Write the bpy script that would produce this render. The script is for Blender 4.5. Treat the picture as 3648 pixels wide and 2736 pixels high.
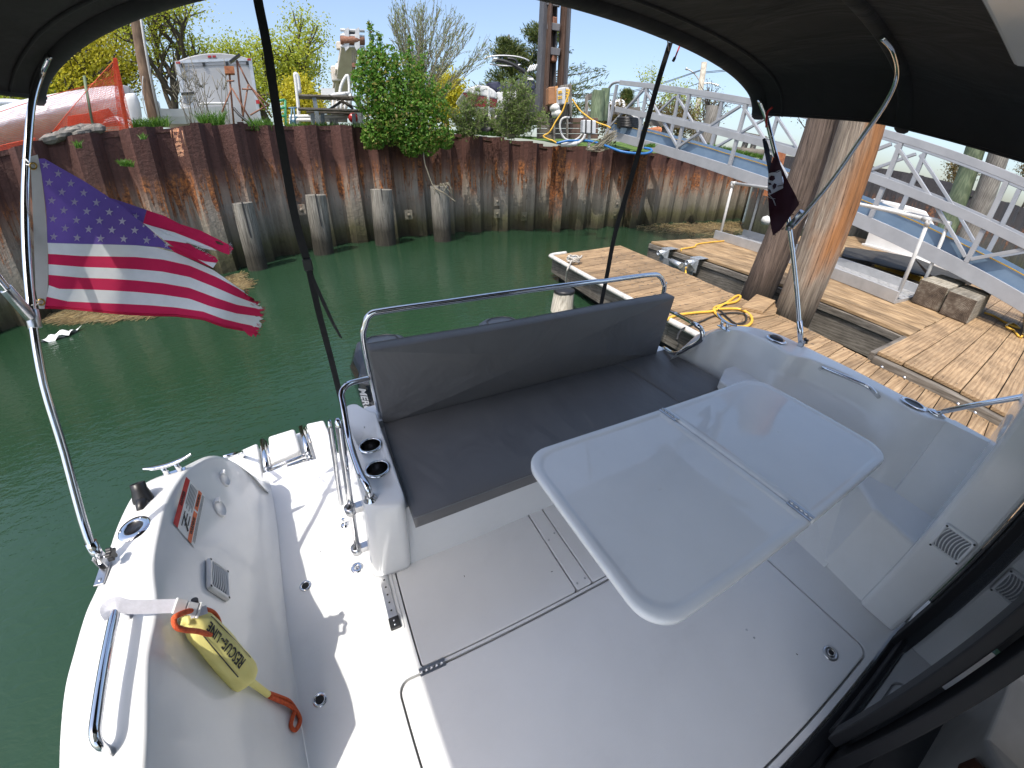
import bpy, math, random
import numpy as np
from mathutils import Vector, Matrix, Quaternion
from mathutils.bvhtree import BVHTree

random.seed(7); np.random.seed(7)
scene = bpy.context.scene
for o in list(bpy.data.objects): bpy.data.objects.remove(o)
COL = scene.collection

# ---------------------------------------------------------------- camera, sky, sun, exposure
CAM_Z = 1.6
LK1, LK2, LK3 = 0.8164567918659759, -0.1654975340775185, 0.02155572426752141   # lens: angle = LK1 r + LK2 r^2 + LK3 r^3, r in kilo-pixels of the 3648 px frame
PITCH, ROLL, YAW = 0.5577426712077963, 0.02476631744966257, -0.4765216786691673
_up = np.array([math.sin(ROLL)*math.cos(PITCH), math.cos(ROLL)*math.cos(PITCH), math.sin(PITCH)])
_fw = np.array([0, 0, -1.0]); _fw = _fw - _up*(_fw @ _up); _fw /= np.linalg.norm(_fw)
_rt = np.cross(_fw, _up)
_L = math.cos(YAW)*_fw + math.sin(YAW)*_rt
_T = np.cross(_L, _up)
CM = np.array([_T, _L, _up])                      # world axes: X to port, Y aft, Z up; origin on the cockpit floor under the lens
cam = bpy.data.cameras.new('camera'); camo = bpy.data.objects.new('camera', cam); COL.objects.link(camo)
m = Matrix.Identity(4)
for i in range(3):
    for j in range(3): m[i][j] = CM[i][j]
m.translation = Vector((0, 0, CAM_Z)); camo.matrix_world = m
cam.type = 'PANO'; cam.panorama_type = 'FISHEYE_LENS_POLYNOMIAL'
cam.sensor_fit = 'AUTO'; cam.sensor_width = 36.0; cam.sensor_height = 27.0
_s = 3.648/36.0
cam.fisheye_fov = math.radians(200)
cam.fisheye_polynomial_k0 = 0
cam.fisheye_polynomial_k1 = -LK1*_s
cam.fisheye_polynomial_k2 = -LK2*_s**2
cam.fisheye_polynomial_k3 = -LK3*_s**3
cam.fisheye_polynomial_k4 = 0
cam.clip_start = 0.01; cam.clip_end = 2000
scene.camera = camo

SUN = Vector((-0.42, -0.32, 1.0)).normalized()
world = bpy.data.worlds.new("World"); scene.world = world; world.use_nodes = True
nt = world.node_tree; nt.nodes.clear()
wo = nt.nodes.new('ShaderNodeOutputWorld'); bg = nt.nodes.new('ShaderNodeBackground'); sky = nt.nodes.new('ShaderNodeTexSky')
sky.sky_type = 'NISHITA'; sky.sun_disc = False
sky.sun_elevation = math.asin(SUN.z); sky.sun_rotation = math.atan2(SUN.x, SUN.y)
sky.altitude = 0; sky.air_density = 1.0; sky.dust_density = 3.0; sky.ozone_density = 0.6
bg.inputs['Strength'].default_value = 0.135
nt.links.new(sky.outputs[0], bg.inputs['Color']); nt.links.new(bg.outputs[0], wo.inputs['Surface'])
sl = bpy.data.lights.new('sun', 'SUN'); sl.energy = 2.0; sl.angle = math.radians(0.53); sl.color = (1.0, 0.955, 0.88)
so = bpy.data.objects.new('sun', sl); COL.objects.link(so); so.rotation_euler = SUN.to_track_quat('Z', 'Y').to_euler(); so.location = (-4, -3, 12)
scene.view_settings.view_transform = 'Standard'; scene.view_settings.look = 'None'
scene.view_settings.exposure = 1.0; scene.view_settings.gamma = 1.0; scene.view_settings.use_curve_mapping = False
scene.cycles.max_bounces = 8; scene.cycles.transparent_max_bounces = 12
scene.cycles.sample_clamp_indirect = 6.0
scene.cycles.use_denoising = True

# ---------------------------------------------------------------- reading places off the photograph
def pray(px, py):
    x = px-1824.0; y = 1368.0-py; r = math.hypot(x, y)/1000+1e-9
    th = LK1*r+LK2*r*r+LK3*r**3
    return CM @ np.array([x/1000/r*math.sin(th), y/1000/r*math.sin(th), -math.cos(th)])
EYE = np.array([0, 0, CAM_Z])
def atz(p, z): d = pray(*p); return EYE+d*((z-CAM_Z)/d[2])
def atx(p, x): d = pray(*p); return EYE+d*(x/d[0])
def aty(p, y): d = pray(*p); return EYE+d*(y/d[1])
def atr(p, rr): d = pray(*p); return EYE+d*(rr/math.hypot(d[0], d[1]))       # at a horizontal distance
def atp(p, q, n):                                                            # on a plane through q with normal n
    d = pray(*p); n = np.array(n, float); return EYE+d*(((np.array(q)-EYE) @ n)/(d @ n))
def Q(x, y, k): return lambda a, b: (x+a/k, y+b/k)
D = Q(0, 0, 1/1.6492)
R1, R2, R3, R4, R5, R6, R7, R8 = [Q(a, b, 2.074) for a, b in ((0, 0), (900, 0), (1700, 0), (2648, 0), (0, 500), (1900, 700), (2648, 600), (1100, 1000))]
S1, S2, S3, S4, S5, S6 = [Q(a, b, 2.074) for a, b in ((0, 1400), (200, 1936), (1100, 1900), (2648, 1936), (2648, 1200), (1900, 1936))]
S7 = Q(800, 1400, 2.765); S8 = Q(2200, 900, 4.148); ZA = Q(2100, 200, 2.765); ZB = Q(2848, 500, 2.765)

# ---------------------------------------------------------------- mesh helpers
def A3(p): return np.array([float(p[0]), float(p[1]), float(p[2])])
def nrm(v):
    v = A3(v); n = np.linalg.norm(v); return v/n if n > 1e-12 else v
class MB:
    def __init__(s): s.v = []; s.f = []; s.sm = []
    def add(s, vs, fs, smooth=False):
        b = len(s.v); s.v += [tuple(map(float, q)) for q in vs]
        for f in fs: s.f.append(tuple(b+i for i in f)); s.sm.append(smooth)
        return s
    def box(s, c, size, ax=None):
        ax = ax or ((1, 0, 0), (0, 1, 0), (0, 0, 1)); a = [A3(q) for q in ax]; c = A3(c)
        vs = [c+a[0]*sx*size[0]/2+a[1]*sy*size[1]/2+a[2]*sz*size[2]/2 for sx in (-1, 1) for sy in (-1, 1) for sz in (-1, 1)]
        return s.add(vs, [(0, 1, 3, 2), (4, 6, 7, 5), (0, 4, 5, 1), (2, 3, 7, 6), (0, 2, 6, 4), (1, 5, 7, 3)])
    def box2(s, lo, hi):
        lo, hi = A3(lo), A3(hi); return s.box((lo+hi)/2, np.abs(hi-lo))
    def beam(s, p0, p1, w, h, up=(0, 0, 1)):
        p0, p1 = A3(p0), A3(p1); d = p1-p0; l = np.linalg.norm(d); d = d/l
        sd = nrm(np.cross(d, A3(up))); u = np.cross(sd, d)
        return s.box((p0+p1)/2, (l, w, h), (d, sd, u))
    def hexa(s, lo4, hi4):   # two quads joined
        return s.add(list(lo4)+list(hi4), [(3, 2, 1, 0), (4, 5, 6, 7), (0, 1, 5, 4), (1, 2, 6, 5), (2, 3, 7, 6), (3, 0, 4, 7)])
    def tube(s, pts, r, n=10, cap=True, closed=False, smooth=True, flat=None):
        pts = [A3(p) for p in pts]; N = len(pts)
        rs = r if hasattr(r, '__len__') else [r]*N
        ring = []; prev = None
        for i in range(N):
            if closed: t = pts[(i+1) % N]-pts[i-1]
            else: t = pts[min(i+1, N-1)]-pts[max(i-1, 0)]
            t = nrm(t)
            if prev is None:
                a = np.array([0, 0, 1.0]) if abs(t[2]) < .9 else np.array([1.0, 0, 0])
                u = nrm(np.cross(t, a))
            else: u = nrm(prev-t*(prev @ t))
            prev = u; w = np.cross(t, u)
            for k in range(n):
                an = 2*math.pi*k/n
                ring.append(pts[i]+rs[i]*(u*math.cos(an)+w*math.sin(an)*(flat or 1)))
        fs = []
        for i in range(N if closed else N-1):
            for k in range(n):
                j = (i+1) % N; fs.append((i*n+k, i*n+(k+1) % n, j*n+(k+1) % n, j*n+k))
        s.add(ring, fs, smooth)
        if cap and not closed:
            b = len(s.v)-len(ring)
            s.f.append(tuple(b+k for k in reversed(range(n)))); s.sm.append(False)
            s.f.append(tuple(b+(N-1)*n+k for k in range(n))); s.sm.append(False)
        return s
    def grid(s, rows, smooth=True, closed=False, flip=False):
        n = len(rows[0]); vs = [p for r in rows for p in r]; fs = []
        for i in range(len(rows)-1):
            for k in range(n if closed else n-1):
                f = (i*n+k, i*n+(k+1) % n, (i+1)*n+(k+1) % n, (i+1)*n+k)
                fs.append(f[::-1] if flip else f)
        return s.add(vs, fs, smooth)
    def lathe(s, c, ax, prof, n=20, smooth=True):      # prof: (radius, height along axis)
        ax = nrm(ax); a = np.array([0, 0, 1.0]) if abs(ax[2]) < .9 else np.array([1.0, 0, 0])
        u = nrm(np.cross(ax, a)); w = np.cross(ax, u); c = A3(c)
        rows = [[c+ax*h+r*(u*math.cos(2*math.pi*k/n)+w*math.sin(2*math.pi*k/n)) for k in range(n)] for r, h in prof]
        return s.grid(rows, smooth, closed=True)
    def prism(s, outline, vec, smooth=False):          # closed outline extruded along vec
        n = len(outline); o = [A3(p) for p in outline]; v = A3(vec)
        vs = o+[p+v for p in o]
        fs = [tuple(range(n))[::-1], tuple(range(n, 2*n))]+[(i, (i+1) % n, n+(i+1) % n, n+i) for i in range(n)]
        return s.add(vs, fs, smooth)
    def bvh(s): return BVHTree.FromPolygons([Vector(q) for q in s.v], [list(f) for f in s.f])
    def hit(s, p, off=0.0):
        if not hasattr(s, '_b'): s._b = s.bvh()
        d = pray(*p); loc, n, i, dist = s._b.ray_cast(Vector(EYE), Vector(d))
        if loc is None: return None, None
        n = np.array(n)
        if n @ d > 0: n = -n
        return np.array(loc)+n*off, n
def catmull(P, sub=4, closed=False):
    P = [A3(p) if len(p) == 3 else np.array(p, float) for p in P]; n = len(P); out = []
    for i in range(n if closed else n-1):
        p0 = P[i-1] if (i > 0 or closed) else 2*P[0]-P[1]
        p1 = P[i]; p2 = P[(i+1) % n]
        p3 = P[(i+2) % n] if (i+2 < n or closed) else 2*P[-1]-P[-2]
        for k in range(sub):
            t = k/sub
            out.append(.5*((2*p1)+(-p0+p2)*t+(2*p0-5*p1+4*p2-p3)*t*t+(-p0+3*p1-3*p2+p3)*t**3))
    if not closed: out.append(P[-1])
    return out
def fillet(P, R, n=4):         # round the inner corners of a polyline
    P = [A3(p) for p in P]; out = [P[0]]
    for i in range(1, len(P)-1):
        r = R[i] if hasattr(R, '__len__') else R
        a, b, c = P[i-1], P[i], P[i+1]
        if r <= 0: out += [b]*(n+1); continue
        la, lc = np.linalg.norm(a-b), np.linalg.norm(c-b)
        q = min(r, la*.48, lc*.48); s0 = b+(a-b)/la*q; s1 = b+(c-b)/lc*q
        for k in range(n+1):
            t = k/n; out.append((1-t)**2*s0+2*t*(1-t)*b+t*t*s1)
    out.append(P[-1]); return out
def rrect(x0, y0, x1, y1, r, z=0, n=5):
    out = []
    for cx, cy, a0 in ((x1-r, y1-r, 0), (x0+r, y1-r, 90), (x0+r, y0+r, 180), (x1-r, y0+r, 270)):
        for k in range(n+1):
            a = math.radians(a0+90*k/n); out.append((cx+r*math.cos(a), cy+r*math.sin(a), z))
    return out
_cnt = {}
def uname(name):
    k = _cnt.get(name, 0); _cnt[name] = k+1
    return name if k == 0 else '%s.%03d' % (name, k)
def tag(o, label=None, cat=None, group=None, kind=None):
    if label: o['label'] = label
    if cat: o['category'] = cat
    if group: o['group'] = group
    if kind: o['kind'] = kind
    return o
def thing(name, label, cat, loc, group=None):
    o = bpy.data.objects.new(uname(name), None); COL.objects.link(o); o.empty_display_size = .1
    o.location = Vector([float(c) for c in loc]); return tag(o, label, cat, group)
def wloc(o):
    l = Vector((0, 0, 0))
    while o is not None: l = l+o.location; o = o.parent
    return l
def obj(name, mb, mat, parent=None, label=None, cat=None, group=None, kind=None, bevel=0, seg=2, smooth=None, origin=None):
    vs = np.array(mb.v) if len(mb.v) else np.zeros((1, 3))
    lo, hi = vs.min(0), vs.max(0)
    org = np.array(origin) if origin is not None else np.array([(lo[0]+hi[0])/2, (lo[1]+hi[1])/2, lo[2]])
    me = bpy.data.meshes.new(name)
    me.from_pydata([tuple(q) for q in (vs-org)], [], mb.f)
    me.polygons.foreach_set('use_smooth', mb.sm if smooth is None else [smooth]*len(mb.f))
    me.update()
    for mt in (mat if isinstance(mat, (list, tuple)) else [mat]): me.materials.append(mt)
    if hasattr(mb, 'mi'): me.polygons.foreach_set('material_index', mb.mi)
    if hasattr(mb, 'uv'):
        l = me.uv_layers.new(name='UVMap'); l.data.foreach_set('uv', mb.uv)
    o = bpy.data.objects.new(uname(name), me); COL.objects.link(o)
    if parent is not None:
        o.parent = parent; o.location = Vector([float(c) for c in org])-wloc(parent)
    else: o.location = Vector([float(c) for c in org])
    if bevel:
        b = o.modifiers.new('bevel', 'BEVEL'); b.width = bevel; b.segments = seg; b.limit_method = 'ANGLE'; b.angle_limit = math.radians(35)
        b.harden_normals = False
    return tag(o, label, cat, group, kind)
def textmesh(txt, size, spacing=1.0, shear=0, extrude=0.0005, bold=0.0):
    cu = bpy.data.curves.new('lettering', 'FONT'); cu.body = txt; cu.size = size; cu.extrude = extrude; cu.space_character = spacing
    cu.shear = shear; cu.offset = bold; cu.resolution_u = 2; cu.align_x = 'CENTER'; cu.align_y = 'CENTER'
    to = bpy.data.objects.new('lettering', cu); COL.objects.link(to)
    dg = bpy.context.evaluated_depsgraph_get(); dg.update()
    me = bpy.data.meshes.new_from_object(to.evaluated_get(dg))
    V = np.array([v.co[:] for v in me.vertices]) if len(me.vertices) else np.zeros((0, 3)); F = [tuple(p.vertices) for p in me.polygons]
    bpy.data.objects.remove(to); bpy.data.curves.remove(cu); bpy.data.meshes.remove(me)
    return V, F
def addtext(mb, txt, size, c, right, upv, **k):
    V, F = textmesh(txt, size, **k); r = nrm(right); u = nrm(A3(upv)-r*(A3(upv) @ r)); n = np.cross(r, u); c = A3(c)
    mb.add([c+r*v[0]+u*v[1]+n*v[2] for v in V], F); return mb

# ---------------------------------------------------------------- materials
def newmat(name):
    mt = bpy.data.materials.new(name); mt.use_nodes = True; t = mt.node_tree
    return mt, t, t.nodes['Principled BSDF'], t.nodes['Material Output']
def ND(t, typ, **k):
    n = t.nodes.new(typ)
    for a, b in k.items():
        if a in n.inputs: n.inputs[a].default_value = b
        else: setattr(n, a, b)
    return n
def ramp(t, fac, stops):
    r = t.nodes.new('ShaderNodeValToRGB'); e = r.color_ramp.elements
    while len(e) < len(stops): e.new(0.5)
    for q, (p, c) in zip(e, stops): q.position = p; q.color = (*c, 1) if len(c) == 3 else c
    t.links.new(fac, r.inputs['Fac']); return r
def coords(t, stretch=(1, 1, 1), rnd=True, kind='Object'):
    tc = t.nodes.new('ShaderNodeTexCoord'); mp = t.nodes.new('ShaderNodeMapping'); mp.inputs['Scale'].default_value = stretch
    t.links.new(tc.outputs[kind], mp.inputs['Vector'])
    if rnd:
        oi = t.nodes.new('ShaderNodeObjectInfo'); mu = ND(t, 'ShaderNodeMath', operation='MULTIPLY'); mu.inputs[1].default_value = 37.0
        cb = t.nodes.new('ShaderNodeCombineXYZ'); t.links.new(oi.outputs['Random'], mu.inputs[0])
        for i in range(3): t.links.new(mu.outputs[0], cb.inputs[i])
        t.links.new(cb.outputs[0], mp.inputs['Location'])
    return mp.outputs[0]
def bumpit(t, b, h, strength, dist=0.01, prev=None):
    bp = t.nodes.new('ShaderNodeBump'); bp.inputs['Strength'].default_value = strength; bp.inputs['Distance'].default_value = dist
    t.links.new(h, bp.inputs['Height'])
    if prev: t.links.new(prev, bp.inputs['Normal'])
    t.links.new(bp.outputs[0], b.inputs['Normal']); return bp.outputs[0]
def mat(name, c, c2=None, rough=.5, metal=0, scale=8, stretch=(1, 1, 1), bump=0, bscale=None, detail=4, rvar=0, coat=0, emis=None, spec=None, trans=0, rnd=True, lo=.35, hi=.65, bdist=.01):
    mt, t, b, o = newmat(name)
    b.inputs['Base Color'].default_value = (*c, 1); b.inputs['Roughness'].default_value = rough; b.inputs['Metallic'].default_value = metal
    if coat: b.inputs['Coat Weight'].default_value = coat; b.inputs['Coat Roughness'].default_value = .06
    if spec is not None: b.inputs['Specular IOR Level'].default_value = spec
    if c2 is not None or bump or rvar:
        v = coords(t, stretch, rnd)
        nz = ND(t, 'ShaderNodeTexNoise', Scale=scale, Detail=detail, Roughness=.6); t.links.new(v, nz.inputs['Vector'])
        if c2 is not None:
            r = ramp(t, nz.outputs['Fac'], [(lo, c), (hi, c2)]); t.links.new(r.outputs[0], b.inputs['Base Color'])
        if rvar:
            mr = ND(t, 'ShaderNodeMapRange'); mr.inputs['To Min'].default_value = max(.02, rough-rvar); mr.inputs['To Max'].default_value = rough+rvar
            t.links.new(nz.outputs['Fac'], mr.inputs['Value']); t.links.new(mr.outputs[0], b.inputs['Roughness'])
        if bump:
            nb = ND(t, 'ShaderNodeTexNoise', Scale=bscale or scale*3, Detail=3); t.links.new(v, nb.inputs['Vector'])
            bumpit(t, b, nb.outputs['Fac'], bump, bdist)
    return mt
M = {}
# moulded boat parts: gelcoat, faint waviness and grime
def gelmat(name, base, grain, rough):
    mt, t, b, o = newmat(name)
    v = coords(t, rnd=False)
    n1 = ND(t, 'ShaderNodeTexNoise', Scale=2.2, Detail=6, Roughness=.65); t.links.new(v, n1.inputs['Vector'])
    r = ramp(t, n1.outputs['Fac'], [(.28, tuple(q*.90 for q in base)), (.42, tuple(q*.96 for q in base)), (.62, base)])
    n3 = ND(t, 'ShaderNodeTexNoise', Scale=60, Detail=9, Roughness=.8, Distortion=1.5); t.links.new(v, n3.inputs['Vector'])
    sp = ramp(t, n3.outputs['Fac'], [(.62, (1, 1, 1)), (.80, (.80, .78, .74))])
    mx = ND(t, 'ShaderNodeMix', data_type='RGBA', blend_type='MULTIPLY'); mx.inputs[0].default_value = .7
    t.links.new(r.outputs[0], mx.inputs[6]); t.links.new(sp.outputs[0], mx.inputs[7]); t.links.new(mx.outputs[2], b.inputs['Base Color'])
    mr = ND(t, 'ShaderNodeMapRange'); mr.inputs['To Min'].default_value = rough*.7; mr.inputs['To Max'].default_value = rough*1.4
    t.links.new(n1.outputs['Fac'], mr.inputs['Value']); t.links.new(mr.outputs[0], b.inputs['Roughness'])
    if grain:
        vo = ND(t, 'ShaderNodeTexNoise', Scale=420, Detail=1); t.links.new(v, vo.inputs['Vector'])
        bumpit(t, b, vo.outputs['Fac'], grain, .0012)
    else:
        n2 = ND(t, 'ShaderNodeTexNoise', Scale=5, Detail=1); t.links.new(v, n2.inputs['Vector'])
        bumpit(t, b, n2.outputs['Fac'], .03, .02)
    return mt
M['gel'] = gelmat('white_gelcoat', (.79, .795, .79), 0, .15)
M['deck'] = gelmat('nonskid_gelcoat', (.82, .82, .815), .35, .42)
M['table'] = gelmat('glossy_table_gelcoat', (.92, .92, .92), 0, .035); M['table'].node_tree.nodes['Principled BSDF'].inputs['IOR'].default_value = 1.5
M['steel'] = mat('polished_steel', (.78, .79, .81), rough=.07, metal=1, c2=(.70, .71, .73), scale=20)
M['steelm'] = mat('satin_steel', (.62, .63, .65), rough=.28, metal=1, c2=(.5, .5, .51), scale=30)
M['black'] = mat('black_plastic', (.012, .012, .013), rough=.38, c2=(.02, .02, .021), scale=30)
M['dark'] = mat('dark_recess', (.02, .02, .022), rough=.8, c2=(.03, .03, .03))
M['groove'] = mat('grey_groove', (.22, .22, .22), rough=.8, c2=(.3, .3, .29))  # grey under the hatch gaps, darker than the deck
M['whitepl'] = mat('white_plastic', (.78, .78, .78), rough=.32, c2=(.72, .72, .71), scale=12)
def canvasmat():
    mt, t, b, o = newmat('black_canvas')
    v = coords(t, rnd=False)
    n1 = ND(t, 'ShaderNodeTexNoise', Scale=3, Detail=5); t.links.new(v, n1.inputs['Vector'])
    r = ramp(t, n1.outputs['Fac'], [(.3, (.011, .0105, .011)), (.7, (.018, .017, .0175))]); t.links.new(r.outputs[0], b.inputs['Base Color'])
    b.inputs['Roughness'].default_value = .85; b.inputs['Sheen Weight'].default_value = .12
    wv = ND(t, 'ShaderNodeTexNoise', Scale=500, Detail=1); t.links.new(v, wv.inputs['Vector'])
    p = bumpit(t, b, wv.outputs['Fac'], .25, .001)
    v2 = coords(t, (2.6, .9, 1), rnd=False)
    n2 = ND(t, 'ShaderNodeTexNoise', Scale=2.6, Detail=4, Distortion=.6); t.links.new(v2, n2.inputs['Vector'])
    bumpit(t, b, n2.outputs['Fac'], .45, .05, p)
    tr = t.nodes.new('ShaderNodeBsdfTranslucent'); tr.inputs['Color'].default_value = (.022, .018, .016, 1)
    ad = t.nodes.new('ShaderNodeAddShader'); t.links.new(b.outputs[0], ad.inputs[0]); t.links.new(tr.outputs[0], ad.inputs[1]); t.links.new(ad.outputs[0], o.inputs[0])
    return mt
M['canvas'] = canvasmat()
def vinylmat():
    mt, t, b, o = newmat('grey_vinyl')
    v = coords(t, rnd=False)
    n1 = ND(t, 'ShaderNodeTexNoise', Scale=2.5, Detail=6); t.links.new(v, n1.inputs['Vector'])
    r = ramp(t, n1.outputs['Fac'], [(.3, (.125, .122, .122)), (.7, (.155, .152, .152))]); t.links.new(r.outputs[0], b.inputs['Base Color'])
    b.inputs['Roughness'].default_value = .5
    w = ND(t, 'ShaderNodeTexNoise', Scale=350, Detail=1); t.links.new(v, w.inputs['Vector'])
    p = bumpit(t, b, w.outputs['Fac'], .15, .001)
    n2 = ND(t, 'ShaderNodeTexNoise', Scale=3.5, Detail=3, Distortion=.8); t.links.new(coords(t, (1, .5, 1), rnd=False), n2.inputs['Vector'])
    bumpit(t, b, n2.outputs['Fac'], .7, .035, p)
    return mt
M['vinyl'] = vinylmat()
M['piping'] = mat('vinyl_piping', (.20, .205, .21), c2=(.16, .165, .17), rough=.45, scale=20)
M['strap'] = mat('black_webbing', (.006, .006, .007), rough=.7, c2=(.011, .011, .012), scale=60)
def woodmat(name, a, b_, dk, axis=1, rough=.75, ring=1.0, knots=True, bump=.35):
    mt, t, b, o = newmat(name)
    st = [9, 9, 9]; st[axis] = .8
    v = coords(t, tuple(st))
    n0 = ND(t, 'ShaderNodeTexNoise', Scale=1.3, Detail=3); t.links.new(v, n0.inputs['Vector'])
    wv = ND(t, 'ShaderNodeTexWave', wave_type='RINGS', Scale=1.1*ring, Distortion=9.0, Detail=4)
    wv.inputs['Detail Scale'].default_value = 1.1; t.links.new(v, wv.inputs['Vector'])
    st2 = [60, 60, 60]; st2[axis] = 2.5
    n1 = ND(t, 'ShaderNodeTexNoise', Scale=1.5, Detail=5, Roughness=.7); t.links.new(coords(t, tuple(st2)), n1.inputs['Vector'])
    r0 = ramp(t, n1.outputs['Fac'], [(.34, tuple(q*.6 for q in dk)), (.40, dk), (.52, a), (.72, b_)])
    r1 = ramp(t, wv.outputs['Fac'], [(.0, tuple(q*.72 for q in a)), (.45, a), (.9, b_)])
    mx = ND(t, 'ShaderNodeMix', data_type='RGBA'); mx.inputs[0].default_value = .45
    t.links.new(r0.outputs[0], mx.inputs[6]); t.links.new(r1.outputs[0], mx.inputs[7])
    oi = t.nodes.new('ShaderNodeObjectInfo'); mr = ND(t, 'ShaderNodeMapRange'); mr.inputs['To Min'].default_value = .78; mr.inputs['To Max'].default_value = 1.15
    t.links.new(oi.outputs['Random'], mr.inputs['Value'])
    hs = t.nodes.new('ShaderNodeHueSaturation'); t.links.new(mr.outputs[0], hs.inputs['Value']); t.links.new(mx.outputs[2], hs.inputs['Color'])
    n4 = ND(t, 'ShaderNodeTexNoise', Scale=3.2, Detail=5); t.links.new(coords(t), n4.inputs['Vector'])
    gr = ramp(t, n4.outputs['Fac'], [(.40, (1, 1, 1)), (.66, (.58, .57, .56))])
    m2 = ND(t, 'ShaderNodeMix', data_type='RGBA', blend_type='MULTIPLY'); m2.inputs[0].default_value = .8
    t.links.new(hs.outputs[0], m2.inputs[6]); t.links.new(gr.outputs[0], m2.inputs[7]); t.links.new(m2.outputs[2], b.inputs['Base Color'])
    b.inputs['Roughness'].default_value = rough
    bumpit(t, b, n1.outputs['Fac'], bump, .006)
    return mt
M['plank'] = woodmat('new_pine_planks', (.345, .225, .118), (.475, .34, .20), (.18, .115, .062), 0)
M['planky'] = woodmat('new_pine_planks_lengthwise', (.355, .235, .12), (.485, .345, .20), (.19, .12, .065), 1)
M['oldwood'] = woodmat('weathered_grey_timber', (.17, .15, .125), (.27, .245, .21), (.07, .06, .05), 1)
M['oldwoodx'] = woodmat('weathered_grey_timber_cross', (.17, .15, .125), (.27, .245, .21), (.07, .06, .05), 0)
M['oldwoodz'] = woodmat('weathered_grey_post', (.20, .185, .16), (.34, .32, .285), (.08, .072, .06), 2)
M['greenpost'] = woodmat('green_treated_post', (.15, .21, .12), (.26, .31, .19), (.08, .10, .06), 2)
M['polewood'] = woodmat('brown_utility_pole', (.20, .125, .075), (.28, .18, .11), (.09, .055, .035), 2)
# ================================================================= WATER, GROUND
ZW = -0.45
def watermat():
    mt, t, b, o = newmat('harbour_water')
    v = coords(t, rnd=False)
    n0 = ND(t, 'ShaderNodeTexNoise', Scale=.18, Detail=3); t.links.new(v, n0.inputs['Vector'])
    r = ramp(t, n0.outputs['Fac'], [(.3, (.012, .038, .017)), (.7, (.024, .054, .030))]); t.links.new(r.outputs[0], b.inputs['Base Color'])
    b.inputs['Roughness'].default_value = .045; b.inputs['IOR'].default_value = 1.33
    v1 = coords(t, (1.1, 2.4, 1), rnd=False)
    n1 = ND(t, 'ShaderNodeTexNoise', Scale=5.5, Detail=3, Roughness=.5, Distortion=.5); t.links.new(v1, n1.inputs['Vector'])
    n2 = ND(t, 'ShaderNodeTexNoise', Scale=1.3, Detail=2); t.links.new(v, n2.inputs['Vector'])
    n3 = ND(t, 'ShaderNodeTexNoise', Scale=17, Detail=2, Distortion=.3); t.links.new(v1, n3.inputs['Vector'])
    a = ND(t, 'ShaderNodeMath', operation='MULTIPLY_ADD'); a.inputs[1].default_value = .8; t.links.new(n1.outputs['Fac'], a.inputs[0]); t.links.new(n2.outputs['Fac'], a.inputs[2])
    a2 = ND(t, 'ShaderNodeMath', operation='MULTIPLY_ADD'); a2.inputs[1].default_value = .16; t.links.new(n3.outputs['Fac'], a2.inputs[0]); t.links.new(a.outputs[0], a2.inputs[2])
    bumpit(t, b, a2.outputs[0], .34, .03)
    return mt
M['water'] = watermat()
w = MB(); w.add([(-400, -300, ZW), (500, -300, ZW), (500, 500, ZW), (-400, 500, ZW)], [(0, 1, 2, 3)])
obj('water', w, M['water'], kind='structure', origin=(0, 0, ZW))

# ================================================================= BOAT
boat = thing('motor_boat', 'white motor boat cockpit with seat base, coamings, floor hatches and swim platform at the dock', 'boat', (.72, .9, ZW))
# ---- floor with recessed hatches
def ringfill(mb, hole, x0, y0, x1, y1):
    out = []
    cx, cy = (x0+x1)/2, (y0+y1)/2
    hx = [p[0] for p in hole]; hy = [p[1] for p in hole]
    a0, b0, a1, b1 = min(hx), min(hy), max(hx), max(hy)
    for p in hole:
        u = (p[0]-(a0+a1)/2)/((a1-a0)/2); v = (p[1]-(b0+b1)/2)/((b1-b0)/2)
        s = 1/max(abs(u), abs(v)); u *= s; v *= s
        out.append((cx+u*(x1-x0)/2, cy+v*(y1-y0)/2, p[2]))
    n = len(hole); mb.add(list(hole)+out, [(i, (i+1) % n, n+(i+1) % n, n+i) for i in range(n)])
    low = [(p[0], p[1], p[2]-.03) for p in hole]                      # groove wall
    mb.add(list(hole)+low, [(i, n+i, n+(i+1) % n, (i+1) % n) for i in range(n)], True)
fl = MB()
H1 = rrect(-.128, -.236, 1.592, .612, .05)
H2 = rrect(-.03, .622, .90, 1.20, .02)
ringfill(fl, H1, -.62, -.262, 1.95, .6165)
ringfill(fl, H2, -.62, .6165, 1.95, 1.25)
fl.add([(-.62, 1.25, 0), (1.95, 1.25, 0), (1.95, 2.0, 0), (-.62, 2.0, 0)], [(0, 1, 2, 3)])
fl.add([(-.62, -1.2, 0), (.84, -1.2, 0), (.84, -.262, 0), (-.62, -.262, 0)], [(0, 1, 2, 3)])
floor = obj('cockpit_floor', fl, M['deck'], boat)
sub = MB(); sub.box2((-.60, -.26, -.05), (1.9, 1.25, -.028)); obj('hatch_gutter', sub, M['groove'], boat)
def slab(outline, z0, z1): m = MB(); m.prism([(p[0], p[1], z0) for p in outline], (0, 0, z1-z0)); return m
hatch = obj('floor_hatch', slab(rrect(-.120, -.228, 1.584, .604, .045), -.026, .001), M['deck'], boat, bevel=.006, seg=3, label='large forward floor hatch')
obj('floor_hatch', slab(rrect(-.024, .628, .668, 1.19, .015), -.026, .0), M['deck'], boat, bevel=.004, label='smaller floor hatch in front of the seat')
pan = obj('floor_hatch', slab(rrect(.674, .628, .752, 1.19, .01), -.026, .0), M['deck'], boat, bevel=.003, label='narrow screwed floor strip beside the smaller hatch')
obj('floor_hatch', slab(rrect(.758, .628, .894, 1.19, .01), -.026, .0), M['deck'], boat, bevel=.003)
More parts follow.
